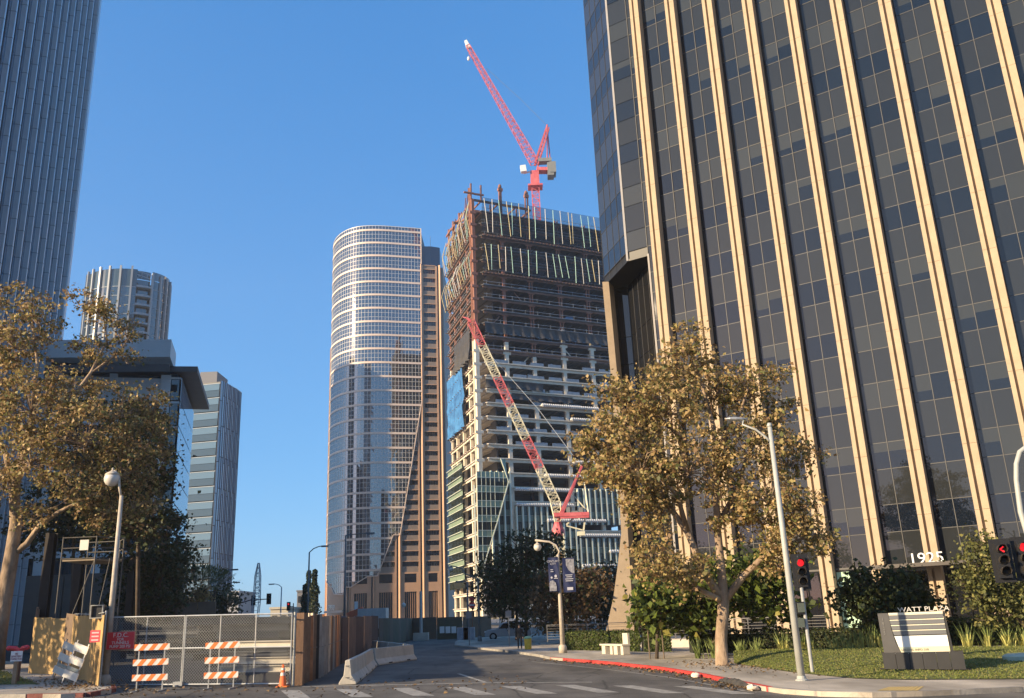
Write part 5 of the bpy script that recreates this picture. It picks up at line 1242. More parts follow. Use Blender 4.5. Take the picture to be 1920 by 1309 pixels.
for px, py, Y, h, lit in spots:
    nth = ORD[cnt2[lit]]; cnt2[lit] += 1
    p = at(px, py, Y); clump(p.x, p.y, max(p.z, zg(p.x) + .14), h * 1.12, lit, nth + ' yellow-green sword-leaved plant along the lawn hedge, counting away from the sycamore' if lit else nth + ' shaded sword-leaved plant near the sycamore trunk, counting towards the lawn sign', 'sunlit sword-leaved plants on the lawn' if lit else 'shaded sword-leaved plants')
# street trees on the other side of the junction (their shade falls across the road, and they show in the glass)
for (x, y, s_, seed) in ((-31.5, 27, .95, 1), (-38, 25, 1.1, 2), (-27, 1, .85, 3), (-45, 33, 1.2, 4), (-36, -12, 1.0, 5), (-54, 22, 1.1, 6), (-24, 3, 1.0, 7), (-33, -6, 1.2, 8), (-15, -6, 1.15, 9), (-22, -15, 1.15, 10), (-5, -14, 1.2, 11), (-44, 8, 1.25, 12), (-33, 34.5, .85, 13)):
    dn = .35 if seed == 13 else 1.0
    b = V((x, y, zg(x))); q = lambda dx, dy, z, r, n_: ((x + dx * s_, y + dy * s_, z * s_), r * s_, n_)
    tree('sycamore', 'street sycamore on the near side of the junction', b, ([b, b + V((.2, .1, 3)), b + V((-.1, .2, 7 * s_)), b + V((.2, 0, 9.5 * s_))], [.35, .28, .18, .05]), [([b + V((.2, .1, 3)), b + V((2.5, 1, 6 * s_))], [.15, .05]), ([b + V((.2, .1, 3.2)), b + V((-2.4, -1, 6.4 * s_))], [.15, .05])],
         [q(0, 0, 9.5, 2.0, 700 * dn), q(1.8, .6, 7.6, 2.0, 800 * dn), q(-1.9, -.5, 7.8, 2.1, 800 * dn), q(.3, -1.6, 6.6, 1.9, 700 * dn), q(.2, 1.9, 6.4, 1.9, 700 * dn), q(2.6, -.6, 5.6, 1.3, 350 * dn)], .30, syc, [3, 3, 1, 2], bark, group='sycamores across the junction', twigs=False, spread=.5)
# ================================================================ STREET OBJECTS
galv = mat('galvanised', (.45, .46, .46), .45, .12, 3, metal=.5); galvl = mat('pale_pole', (.40, .41, .385), .5, .08, 3); dkmetal = mat('black_metal', (.02, .02, .022), .45, .1, 3)
concpole = mat('concrete_pole', (.48, .42, .34), .8, .15, 6); globe_m = mat('milk_globe', (.66, .62, .55), .25, .04, 4); white = mat('white_enamel', (.75, .74, .70), .5, .05, 3); ply = mat('painted_plywood', (.44, .285, .115), .75, .14, 1.2, .1, 12, detail=8)
orange = mat('orange_sheeting', (.80, .22, .05), .5, .08, 5); wboard = mat('white_sheeting', (.76, .74, .68), .5, .10, 5); barrierm = mat('barrier_concrete', (.50, .46, .39), .85, .18, 1.6, .2, 14, detail=8)
signred = mat('sign_red', (.78, .06, .07), .45, .04, 3); signw = mat('sign_white', (.8, .78, .75), .5, .03); plyd = mat('brown_hoarding', (.16, .12, .085), .8, .15, 1)
def gp(x, y, dz=0): return V((x, y, zg(x) + dz))
# ---- street light by the red kerb (tall tapered pole, curved arm)
b = gp(8.3, 28.4, .13); Y = b.y; top = at(1445, 800, Y)
t = thing('street_light', 'tall pale tapered street light with a curved arm, on the pavement corner', 'street light', b)
q = MB(); q.tube([b, V((b.x, Y, top.z))], [.115, .07], 14); q.lathe([(.085, 0), (.095, .03), (.06, .12)], (b.x, Y, top.z), 12); q.build('pole', galvl, t, smooth=True)
q = MB(); q.lathe([(.19, 0), (.19, .03), (.14, .06), (.13, .14)], b, 14); q.build('base_plate', galvl, t)
a0 = V((b.x, Y, top.z - .55)); hd = at(1395, 785, Y + .2)
q = MB(); q.tube([a0, a0 + V((-.18, 0, .22)), a0 + V((-.45, .05, .48)), a0 + V((-.85, .1, .68)), hd], [.04, .038, .036, .034, .03], 8); q.build('arm', galvl, t, smooth=True)
q = MB(); q.lathe([(.02, -.36), (.10, -.2), (.125, 0), (.11, .2), (.05, .34)], (0, 0, 0), 10); o = q.build('lamp_head', galv, t); o.location = hd + V((-.28, 0, 0)) - t.location; o.rotation_euler = (0, PI / 2 + .06, 0); o.scale = (.55, 1, 1)
# ---- concrete globe lamps
def globe_lamp(label, base, ztop, gpos, name='street_lamp', r0=.13, arm=None, gr=.28, m=concpole, group='globe street lamps'):
    t = thing(name, label, 'street lamp', base, group=group); q = MB()
    q.lathe([(r0 * 1.7, 0), (r0 * 1.7, .35), (r0 * 1.15, .45)], base, 12); q.tube([base + V((0, 0, .3)), V((base.x, base.y, ztop))], [r0, r0 * .6], 12); q.build('pole', m, t, smooth=True)
    q = MB(); q.tube(arm, r0 * .42, 8); q.build('arm', m, t, smooth=True)
    q = MB(); q.ball(gpos, gr, 18); g = q.build('globe', globe_m, t, smooth=True)
    q = MB(); q.lathe([(gr * .95, .50 * gr), (gr * .8, .72 * gr), (gr * .3, gr), (gr * .1, gr * 1.2), (gr * .16, gr * 1.35), (gr * .02, gr * 1.5)], gpos, 14); q.build('globe_cap', m, t, smooth=True)
    return t
b = gp(-14.95, 33.3, .0); Y = b.y; g = at(210, 898, Y); tz = at(221, 930, Y)
globe_lamp('concrete globe lamp rising behind the corner of the chain-link gate', b, tz.z, g, arm=[V((b.x, Y, tz.z - .1)), at(224, 915, Y), at(223, 895, Y), at(216, 884, Y), g + V((0, 0, .3))], r0=.115, gr=.29)
b = gp(2.2, 53.3, .13); Y = b.y; g = at(1008, 1026, Y); tz = at(1050, 1040, Y)
globe_lamp('globe lamp with a long arm and two blue banners hung on its pole', b, tz.z, g, arm=[V((b.x, Y, tz.z - .05)), at(1049, 1034, Y), at(1042, 1022, Y), at(1030, 1016, Y), at(1003, 1013, Y)], r0=.14, gr=.23)
b = gp(-4.0, 84.0, .13); Y = b.y; g = at(845, 1067, Y); tz = at(873, 1085, Y)
globe_lamp('far dark globe lamp in front of the unfinished tower', b, tz.z, g, arm=[V((b.x, Y, tz.z - .05)), at(872, 1076, Y), at(866, 1066, Y), at(852, 1062, Y), at(845, 1061, Y)], r0=.12, gr=.24, m=mat('grey_pole', (.2, .2, .2), .6, .1, 3))
b = gp(-8.2, 97, 0); Y = 97.0
globe_lamp('slim white globe light by the portals of the curved tower', b + V((5, 30, 0)), at(757, 1140, 127).z, at(757, 1135, 127), arm=[at(757, 1141, 127), at(757, 1137, 127)], r0=.1, gr=.3, m=white)
# ---- banners
navy = mat('banner_navy', (.016, .025, .085), .6, .06, 2); bwhite = mat('banner_print', (.5, .5, .55), .6, .03); bgrey = mat('banner_photo', (.17, .17, .2), .6, .35, 6, c2=(.42, .42, .45)); bdark = mat('banner_blue', (.03, .06, .16), .6, .05)
Y = 53.1
def banner(label, px0, px1, right):
    p0, p1 = at(px0[0], px0[1], Y), at(px1[0], px1[1], Y); w = p1.x - p0.x; h = p0.z - p1.z; x0, z1 = p0.x, p0.z; z0 = p1.z
    t = thing('street_banner', label, 'banner', (x0 + w / 2, Y, z0), group='banners on the globe lamp'); q = MB()
    for i in range(8):
        for j in range(12):
            f = lambda a, c: (x0 + w * a / 8, Y - .05 + .02 * math.sin(a * .9 + c * .5), z0 + h * c / 12); q.add([f(i, j), f(i + 1, j), f(i + 1, j + 1), f(i, j + 1)], [(0, 1, 2, 3)])
    q.build('cloth', navy, t, smooth=True)
    q = MB(); q.tube([(x0, Y, z1 + .02), (x0 + w, Y, z1 + .02)], .02, 6); q.build('rod', dkmetal, t); q = MB(); q.tube([(x0, Y, z0 - .02), (x0 + w, Y, z0 - .02)], .02, 6); q.build('rod', dkmetal, t)
    yy = Y - .085; R = lambda q, a, b_, c, d: q.box(x0 + w * a, x0 + w * b_, yy, yy + .008, z0 + h * c, z0 + h * d)
    if not right:
        text('lettering', 'CENTURY\nCITY', .165, (x0 + w * .47, yy, z0 + h * .86), (1, 0, 0), (0, 0, 1), .008, bwhite, t, 'CENTER', .95)
        q = MB()
        for a, b_, c in ((.2, .45, .63), (.2, .48, .575), (.5, .9, .375)): R(q, a, b_, c, c + .02)
        q.lathe([(.06, 0), (.06, .01)], (0, 0, 0), 12); q.v[-24:] = [(x0 + w * .28 + v[0], yy + v[2] * .5, z0 + h * .41 + v[1]) for v in q.v[-24:]]
        q.lathe([(.08, 0), (.08, .01)], (0, 0, 0), 12); q.v[-24:] = [(x0 + w * .68 + v[0], yy + v[2] * .5, z0 + h * .45 + v[1]) for v in q.v[-24:]]
        q.build('print', bwhite, t)
        q = MB(); pts = [(x0 + w * .04, z0 + h * .02), (x0 + w * .72, z0 + h * .02), (x0 + w * .74, z0 + h * .14), (x0 + w * .64, z0 + h * .26), (x0 + w * .4, z0 + h * .33), (x0 + w * .12, z0 + h * .31), (x0 + w * .04, z0 + h * .24)]; q.slabpoly([(x, yy - .002, z) for x, z in pts], (0, .008, 0)); q.build('picture', bgrey, t)
    else:
        q = MB()
        for a, b_, c in ((.2, .78, .49), (.28, .74, .435), (.18, .84, .375), (.2, .8, .32)): R(q, a, b_, c, c + .022)
        q.build('print', bwhite, t)
        q = MB(); pts = [(x0 + w * .3, z0 + h * .97), (x0 + w * .96, z0 + h * .97), (x0 + w * .96, z0 + h * .54), (x0 + w * .78, z0 + h * .56), (x0 + w * .5, z0 + h * .64), (x0 + w * .3, z0 + h * .78)]; q.slabpoly([(x, yy - .002, z) for x, z in pts], (0, .008, 0)); q.build('picture', bgrey, t)
        q = MB(); R(q, .3, .78, .06, .145); q.build('print', bwhite, t)
banner('blue banner with white CENTURY CITY heading and a rounded skyline picture at its foot', (1027, 1046), (1049.5, 1109), False)
banner('blue banner with a skyline picture at its head and a small white logo block', (1053.5, 1047), (1080, 1110), True)
# ---- traffic signals
redl = emit('signal_red', (1.0, .02, .03), .5); dlens = mat('dark_lens', (.012, .012, .012), .3, .1)
def signal(label, c, sc_=1.0, lit=True, arrow=False, yaw=0.0, name='traffic_signal', grp='traffic signals', back=True, cat='traffic light'):
    t = thing(name, label, cat, c, rz=yaw, group=grp, world=False); w = .30 * sc_
    q = MB(); q.box(-w * .62, w * .62, -.08, .16, -w * 1.85, w * 1.85); q.build('housing', dkmetal, t)
    if back: q = MB(); q.box(-w * 1.05, w * 1.05, .03, .045, -w * 2.3, w * 2.3); q.build('backplate', dkmetal, t)
    for k in range(3):
        z = w * 1.15 * (1 - k)
        q = MB(); n_ = 14; vs = []
        for j in range(n_):
            a = -.55 + (PI + 1.1) * j / (n_ - 1); vs.append((w * .5 * math.cos(a), w * .5 * math.sin(a)))
        for (x0_, z0_), (x1_, z1_) in zip(vs, vs[1:]): q.add([(x0_, -.08, z + z0_), (x1_, -.08, z + z1_), (x1_, -.36 * sc_ if z1_ > 0 else -.2, z + z1_), (x0_, -.36 * sc_ if z0_ > 0 else -.2, z + z0_)], [(0, 1, 2, 3), (3, 2, 1, 0)])
        q.build('visor', mat('visor_bronze', (.10, .085, .07), .5, .1, 3), t)
        q = MB(); q.lathe([(w * .44, 0), (w * .40, .03), (w * .2, .05)], (0, 0, 0), 14); q.v = [(v[0], -.085 - v[2], z + v[1]) for v in q.v]; lens_on = lit and k == 0 and not arrow; q.build('lens', redl if lens_on else dlens, t, label='lit red lens' if lens_on else None)
        if arrow and k == 0:
            q = MB(); q.bar((w * .18, -.15, z + w * .28), (-w * .22, -.15, z), w * .14, .01, up=(0, 1, 0)); q.bar((-w * .22, -.155, z), (w * .18, -.155, z - w * .28), w * .14, .01, up=(0, 1, 0)); q.build('lit_arrow', redl, t)
    return t
# pole-mounted signal beside the street light, on its own short post
Y = 31.5; c = at(1502, 1073, Y); b = gp(at(1510, 1200, Y).x + .1, Y, .14)
signal('red traffic signal beside the tall street light pole', c, .90, yaw=-.12)
t = thing('signal_post', 'green-grey signal post with side boxes standing behind the tall street light', 'signal post', b); q = MB(); q.tube([b, V((b.x, Y, c.z + .1))], .06, 10); q.build('pole', galv, t); q = MB(); q.box(c.x - .05, b.x, Y + .02, Y + .07, c.z - .62, c.z - .56); q.box(c.x - .05, b.x, Y + .02, Y + .07, c.z + .5, c.z + .56); q.build('bracket', galv, t)
for px, py in ((1505, 1140), (1505, 1168)): p = at(px, py, Y); q = MB(); q.box(p.x - .2, p.x + .02, Y - .16, Y + .12, p.z - .14, p.z + .16); q.build('side_box', mat('box_green', (.10, .12, .10), .5, .1), t)
p = at(1497, 1140, Y); q = MB(); q.box(p.x - .22, p.x + .18, Y - .1, Y + .12, p.z - .2, p.z + .2); q.build('pedestrian_head', dkmetal, t)
# pair at the right edge hung from a bent mast
Y = 22.5; c1 = at(1880, 1051, Y); c2 = at(1917, 1047, Y)
signal('red left-arrow traffic signal beneath the bent pale mast', c1, .76, arrow=True, grp='paired signals on the bent mast', yaw=-.25)
signal('round red traffic signal at the very edge, beside the arrow signal', c2 + V((.05, .0, 0)), .76, grp='paired signals on the bent mast', yaw=-.25)
t = thing('signal_mast', 'pale bent tubular mast carrying the paired red signals', 'signal mast', gp(c2.x + .55, Y + .25, .13)); pts = [gp(c2.x + .55, Y + .25, .13), V((c2.x + .42, Y + .25, c2.z + .3)), at(1914, 960, Y + .3), at(1906, 900, Y + .3), at(1906, 870, Y + .3), at(1912, 848, Y + .3), at(1935, 830, Y + .3), at(1990, 822, Y + .3)]
q = MB(); q.tube(pts, [.085, .075, .07, .065, .065, .065, .062, .06], 12); q.build('pole', galvl, t, smooth=True); q = MB(); q.box(c1.x - .1, c2.x + .6, Y + .17, Y + .22, c1.z + .44, c1.z + .50); q.box(c1.x - .1, c2.x + .6, Y + .17, Y + .22, c1.z - .50, c1.z - .44); q.build('bracket', dkmetal, t)
# pedestrian signal seen from behind, left corner
Y = 33.0; c = at(184, 1147, Y)
t = thing('pedestrian_signal', 'boxy pedestrian signal with a pale frame on the globe lamp pole at the gate corner', 'traffic light', c); q = MB(); q.box(c.x - .20, c.x + .20, Y - .05, Y + .2, c.z - .22, c.z + .22); q.build('housing', dkmetal, t); q = MB()
for a in ((-.23, .19, .23, .23), ): pass
for (x0_, x1_, z0_, z1_) in ((-.23, .23, .20, .235), (-.23, .23, -.235, -.20), (-.23, -.195, -.2, .2), (.195, .23, -.2, .2)): q.box(c.x + x0_, c.x + x1_, Y - .14, Y - .05, c.z + z0_, c.z + z1_)
q.build('frame', mat('dull_frame', (.30, .30, .28), .5, .1), t); q = MB(); q.bar((c.x + .1, Y + .1, c.z + .1), (-14.95, 33.3, c.z + .1), .05); q.build('bracket', dkmetal, t)
# far mast arm with two signal backs, and a third signal
Y = 150.0; a0, a1, a2 = at(428, 1138, Y), at(470, 1125, Y), at(508, 1123, Y); base = V((at(424, 1150, Y).x, Y, 0))
t = thing('signal_mast', 'far signal mast whose rising arm crosses the crawler crane boom', 'signal mast', base); q = MB(); q.tube([base, V((base.x, Y, a0.z + .4))], .16, 8); q.tube([V((base.x, Y, a0.z)), a0, a1, a2], [.12, .1, .09, .07], 8); q.build('pole', dkmetal, t)
signal('far signal back on the arm nearest the crane boom', at(475, 1126, Y), 1.15, lit=False, grp='far traffic signals')
signal('far signal back on the free end of the long arm', at(504, 1123, Y - .3), 1.25, lit=False, grp='far traffic signals')
signal('far signal showing red near the dark cypresses', at(541, 1137, Y), 1.0, lit=True, grp='far traffic signals')
q = thing('signal_post', 'far signal post by the cypresses', 'signal post', V((at(550, 1150, Y).x, Y, 0))); mbq = MB(); p = at(550, 1137, Y); mbq.tube([(p.x, Y, 0), (p.x, Y, p.z + .5)], .08, 6); mbq.bar((p.x, Y, p.z), at(543, 1137, Y), .08); mbq.build('pole', dkmetal, q)
# far street lights
def arm_light(label, px, ybase, ytop, Y, ex, ey, m, name='street_light'):
    top = at(px, ytop, Y); b = V((top.x, Y, zg(top.x))); e = at(ex, ey, Y); t = thing(name, label, 'street light', b, group='davit street lights'); q = MB(); q.tube([b, top], [.14, .08], 8); q.build('pole', m, t, smooth=True)
    q = MB(); q.tube([top, top.lerp(e, .35) + V((0, 0, (e.z - top.z) * .28)), top.lerp(e, .75) + V((0, 0, (e.z - top.z) * .18)), e], .06, 6); q.build('arm', m, t, smooth=True)
    q = MB(); dx = 1 if e.x > top.x else -1; q.box(min(e.x, e.x + dx * .8), max(e.x, e.x + dx * .8), Y - .14, Y + .14, e.z - .12, e.z + .06); q.build('lamp_head', m, t)
gm = mat('far_pole_grey', (.16, .17, .18), .6, .1)
arm_light('dark davit street light on the far pavement by the palms', 421, 1160, 1075, 110, 434, 1068, gm)
arm_light('second davit street light whose arm shows just below the first', 420.5, 1160, 1100, 140, 440, 1092, gm)
arm_light('slim grey davit street light leaning over the middle of the far road', 528, 1150, 1101, 140, 514, 1095, galv)
arm_light('davit street light in front of the cypresses and curved tower edge', 580, 1160, 1036, 105, 603, 1024, gm)
arm_light('dark street light pole standing before the curved tower entrance', 648, 1165, 1004, 95, 688, 1000, gm)
arm_light('dark street light whose lamp hides behind the unfinished tower corner', 876, 1170, 1092, 100, 868, 1090, gm)
# post with a red no-turn style sign in the distance
Y = 95.0; p = at(885, 1132, Y); t = thing('sign_post', 'thin post carrying a small red sign near the parked car', 'sign', gp(p.x, Y, .13)); q = MB(); q.tube([gp(p.x, Y, .13), V((p.x, Y, p.z + .5))], .05, 6); q.build('post', mat('rusty_post', (.35, .14, .08), .7, .1), t)
q = MB(); q.lathe([(.36, -.01), (.36, .02)], (0, 0, 0), 8); q.v = [(p.x + v[0], Y - .08 + v[2], p.z - .15 + v[1]) for v in q.v]; q.build('sign_plate', signred, t); q = MB(); q.box(p.x - .28, p.x + .28, Y - .09, Y - .06, p.z + .28, p.z + .65); q.build('sign_plate', signred, t); q = MB(); q.box(p.x - .26, p.x + .26, Y - .11, Y - .10, p.z - .2, p.z - .08); q.build('sign_bar', signw, t)
for lab, px, py, Y in (('thin dark sign post on the far kerb corner', 880, 1213, 72), ('thin steel post between the car and the walker', 955, 1216, 68)): b = gp(at(px, 1200, Y).x, Y, .13); t = thing('sign_post', lab, 'sign post', b, group='thin posts on the far pavement'); q = MB(); q.tube([b, b + V((0, 0, 2.6))], .04, 6); q.build('post', gm, t); q = MB(); q.box(b.x - .22, b.x + .22, Y - .05, Y - .03, b.z + 2.0, b.z + 2.5); q.build('sign_plate', gm, t)

# ================================================================ WORKS FENCES
# ---- plywood hoarding
W0, W1, W2, W3 = (-14.55, 31.9), (-18.9, 38.7), (-22.7, 44.8), (-26.4, 50.0)
t = thing('plywood_hoarding', 'tan painted plywood hoarding with sagging panels along the verge', 'hoarding', gp(*W1))
def sheet_panel(a, b, h0, h1, wob, name='plywood_sheet', m=ply, sag=0):
    q = MB(); n_ = 6; a, b = V((*a, 0)), V((*b, 0)); nn = V((b.y - a.y, -(b.x - a.x), 0)).normalized()
    for i in range(n_ + 1):
        f = i / n_; p = a.lerp(b, f); o_ = nn * (wob * math.sin(PI * f)); zt = zg(p.x) + .14 + h0 + (h1 - h0) * f - sag * math.sin(PI * f)
        for dz, dn in ((.14, 0), (None, 0)):
            for dd in (0, .03): z = zg(p.x) + .16 if dz is not None else zt; v = p + o_ + nn * dd + (nn * .06 * math.sin(f * 5) if dz is None else V((0, 0, 0))); q.v.append((v.x, v.y, z))
    for i in range(n_):
        k_ = i * 4; q.f += [(k_, k_ + 4, k_ + 6, k_ + 2), (k_ + 1, k_ + 3, k_ + 7, k_ + 5), (k_ + 2, k_ + 6, k_ + 7, k_ + 3)]; q.m += [0] * 3
    q.f += [(0, 2, 3, 1), (n_ * 4, n_ * 4 + 1, n_ * 4 + 3, n_ * 4 + 2)]; q.m += [0, 0]
    return q.build(name, m, t)
lp2 = lambda a, b, f: (a[0] + (b[0] - a[0]) * f, a[1] + (b[1] - a[1]) * f)
for f0, f1, h0, h1, wob in ((0, .30, 2.36, 2.40, .05), (.305, .62, 2.42, 2.38, .07), (.625, 1, 2.40, 2.44, -.05)): sheet_panel(lp2(W0, W1, f0), lp2(W0, W1, f1), h0, h1, wob, sag=.04)
PA, PB = (at(61, 1200, 41.6).x, 41.6), (at(121, 1200, 39.9).x, 39.9)
sheet_panel(PB, (W1[0] - .02, W1[1] + .05), 2.55, 2.45, 0, m=mat('shaded_brown_ply', (.16, .11, .075), .8, .15, 1))  # shade is put into the darker brown of this return sheet
for f0, f1, h0, h1 in ((0, .5, 2.42, 2.38), (.505, 1, 2.38, 2.32)): sheet_panel(lp2(PA, PB, f0), lp2(PA, PB, f1), h0, h1, .03, sag=.02)
W2 = (PA[0] - .05, PA[1] + .1)
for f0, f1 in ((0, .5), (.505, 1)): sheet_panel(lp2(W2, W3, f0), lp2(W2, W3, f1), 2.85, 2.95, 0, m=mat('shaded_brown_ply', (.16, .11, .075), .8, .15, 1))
for f in (0.02, .33, .66, .98): p = lp2(W0, W1, f); q = MB(); q.tube([gp(p[0] + .06, p[1] + .05, .1), gp(p[0] + .06, p[1] + .05, 2.62)], .03, 6); q.build('post', galv, t)
q = MB(); q.tube([gp(W0[0], W0[1], 2.56), gp(*lp2(W0, W1, .33), 2.52), gp(*lp2(W0, W1, .66), 2.58), gp(*W1, 2.62)], .022, 5); q.build('top_rail', galv, t)
# ---- chain-link gate
G0, G1 = V((-15.0, 33.35, 0)), V((-8.05, 32.1, 0)); gd_ = (G1 - G0); GLn = gd_.length; gd_.normalize()
def GP(s, z): p = G0 + gd_ * s; return V((p.x, p.y, zg(p.x) + z))
for (s0, s1, lab) in ((.05, 2.98, 'chain-link gate leaf with the red F.D.C. sign'), (3.04, GLn, 'chain-link gate leaf in front of the stacked steel beams')):
    t = thing('chain_link_gate', lab, 'gate', GP((s0 + s1) / 2, 0), group='chain-link gate leaves'); q = MB()
    for a, b in ((GP(s0, .08), GP(s0, 2.42)), (GP(s1, .08), GP(s1, 2.42)), (GP(s0, 2.4), GP(s1, 2.4)), (GP(s0, .1), GP(s1, .1)), (GP(s0, 1.3), GP(s1, 1.3))): q.tube([a, b], .026, 7)
    n_ = 2 if s1 - s0 < 3.5 else 3
    for i in range(1, n_): s = s0 + (s1 - s0) * i / n_; q.tube([GP(s, .08), GP(s, 2.42)], .02, 6)
    q.build('frame', galv, t)
    q = MB(); H = 2.3; w = s1 - s0; st = .105; r_ = .0035
    k = -H
    while k < w:
        for sgn in (1, -1):
            if sgn == 1: a = (max(k, 0), max(-k, 0)); e = min(w, k + H); b = (e, e - k)
            else: a = (max(k, 0), H - max(-k, 0)); e = min(w, k + H); b = (e, H - (e - k))
            if b[0] - a[0] > .02: q.bar(GP(s0 + a[0], .1 + a[1]) + V((0, -.02 * sgn * .2, 0)), GP(s0 + b[0], .1 + b[1]) + V((0, -.02 * sgn * .2, 0)), r_ * 2)
        k += st
    stuff(q.build('chain_mesh', mat('chain_wire', (.28, .29, .29), .5, .1, metal=.2), t))
    if s0 > 2: q = MB(); p = GP(s0 - .05, .0); q.box(p.x - .22, p.x + .1, p.y - .18, p.y + .02, p.z + .06, p.z + .2); q.lathe([(.07, 0), (.07, .05)], p + V((-.12, -.22, .05)), 10); q.build('wheel_bracket', galv, t)
# F.D.C. sign hung on the gate
p0, p1 = at(201, 1186, 32.9), at(246, 1217, 32.7); w, h = p1.x - p0.x, p0.z - p1.z; Ys = 32.92
t = thing('fire_sign', 'red F.D.C. FOR TUNNELS sign wired to the chain-link gate', 'sign', (p0.x + w / 2, Ys, p1.z)); q = MB(); q.box(p0.x, p1.x, Ys - .012, Ys, p1.z, p0.z); q.build('sign_plate', signred, t)
q = MB()
for a in ((0, w, 0, .012), (0, w, h - .012, h), (0, .012, 0, h), (w - .012, w, 0, h)): q.box(p0.x + a[0] + .01 * (a[0] == 0), p0.x + a[1] - .01 * (a[1] == w), Ys - .018, Ys - .011, p1.z + max(a[2], .01), p1.z + min(a[3], h - .01))
q.build('border', signw, t)
for s_, fz, fs in (('F.D.C.', .70, .27), ('FOR', .50, .16), ('TUNNELS', .30, .18), ('PUMP 200 PSI', .09, .175)): text('lettering', s_, h * fs * 1.35, (p0.x + w / 2, Ys - .02, p1.z + h * fz), (1, 0, 0), (0, 0, 1), .008, signw, t, 'CENTER', 1.0 if s_ != 'PUMP 200 PSI' else .92)
# small red notice on the hoarding corner
p0, p1 = at(175, 1182, 32.3), at(187, 1204, 32.1); Ys = 32.1
t = thing('red_notice', 'small red notice fixed near the end of the plywood hoarding', 'sign', (p0.x, Ys, p1.z)); q = MB(); q.box(p0.x, p1.x, Ys - .012, Ys, p1.z, p0.z); q.build('sign_plate', mat('notice_red', (.72, .08, .10), .45, .04), t); q = MB()
for k in range(3): q.box(p0.x + .06, p1.x - .05, Ys - .018, Ys - .011, p1.z + .05 + k * .12, p1.z + .10 + k * .12)
q.build('print', mat('notice_print', (.8, .5, .5), .5, .03), t)
# ---- type III barricades
stripe_n = 7
def barricade(label, c, yaw, tilt=0.0):
    t = thing('barricade', label, 'barricade', c, rz=yaw, group='striped road barricades', world=False)
    for k, z in enumerate((.32, .80, 1.28)):
        q = MB(); w = 1.16; h = .20; sw = .165; x = -w / 2 - h
        q.box(-w / 2, w / 2, -.012, .012, z, z + h, 1)
        cells = []
        i = 0
        while x < w / 2:
            # slanted stripe clipped to the board
            poly = [(x, 0), (x + sw, 0), (x + sw + h * .8, h), (x + h * .8, h)]
            def clip(P, X, keep):
                out = []
                for a, b in zip(P, P[1:] + P[:1]):
                    ia, ib = keep(a[0]), keep(b[0])
                    if ia: out.append(a)
                    if ia != ib: f = (X - a[0]) / (b[0] - a[0]); out.append((X, a[1] + (b[1] - a[1]) * f))
                return out
            P = clip(poly, -w / 2, lambda v: v >= -w / 2); P = clip(P, w / 2, lambda v: v <= w / 2) if P else P
            if len(P) > 2: q.slabpoly([(a, -.0125, z + b) for a, b in P], (0, -.003, 0), 0)
            x += sw * 2.0; i += 1
        o = q.build('board', [orange, wboard], t); o.rotation_euler.y = tilt * (1 - k) + random.uniform(-.012, .012)
    for x in (-.42, .42): q = MB(); q.box(x - .02, x + .02, .014, .05, -.02, 1.52); q.box(x - .02, x + .02, -.45, .5, -.02, .02); q.build('upright', galv, t)
    return t
barricade('striped barricade standing beneath the red F.D.C. sign', gp(-12.5, 31.15, .02), .06, .0)
barricade('striped barricade before the stacked steel beams', gp(-10.3, 32.25 - .55, .02), .02, .0)
# ---- folded barricades leaning on the hoarding
def folded(label, c, yaw, lean):
    t = thing('folded_barricade', label, 'folded barricade', c, rz=yaw, group='folded barricades on the plywood', world=False); R = Matrix.Rotation(lean, 3, 'Y')
    def bx(q, *a, m=0):
        k_ = len(q.v); q.box(*a, m=m); q.v[k_:] = [tuple(R @ V(v)) for v in q.v[k_:]]
    for z in (.22, .72, 1.15): q = MB(); bx(q, -.30, .30, -.03, .0, z, z + .26); q.build('board', mat('weathered_white', (.68, .66, .58), .6, .12, 3), t)
    for x in (-.24, .24): q = MB(); bx(q, x - .02, x + .02, .0, .04, 0, 1.5); q.build('upright', galv, t)
    for x in (-.2, .2): q = MB(); bx(q, x - .015, x + .015, .06, .09, .02, 1.25); q.build('brace', mat('dull_steel', (.25, .26, .26), .5, .1), t)
    q = MB(); bx(q, -.24, .24, -.02, .01, .5, .62); q.build('panel', mat('green_grey_panel', (.34, .37, .32), .5, .1), t)
folded('pale folded barricade leaning on the middle of the plywood hoarding', gp(-18.0, 35.9, .15), -.25, .36)
folded('pale folded barricade leaning on the plywood just before the gate corner', gp(-15.95, 32.6, .15), -.20, .33)
# ---- traffic cone
b = gp(-8.25, 31.9, .012); t = thing('traffic_cone', 'orange traffic cone with worn white collars at the end of the gate', 'traffic cone', b); q = MB(); q.box(b.x - .19, b.x + .19, b.y - .19, b.y + .19, b.z, b.z + .035); q.build('base', orange, t)
q = MB(); q.lathe([(.15, .03), (.13, .05), (.035, .72), (.02, .72)], b, 16); q.build('cone', mat('cone_orange', (.82, .16, .04), .5, .1, 5), t, smooth=True)
for z0_, z1_ in ((.36, .46), (.54, .61)): rr = lambda z: .132 - (z - .05) * .1425; q = MB(); q.lathe([(rr(z0_) + .003, z0_), (rr(z1_) + .003, z1_)], b, 16); q.build('collar', mat('cone_collar', (.78, .6, .52), .5, .1), t)
# ---- tall thin marker and pole at the gate end
b = gp(-8.0, 32.3, 0); t = thing('gate_post', 'pale steel post closing the chain-link gate beside the cone', 'post', b); q = MB(); q.tube([b, b + V((0, 0, 2.45))], .04, 8); q.build('post', galvl, t)
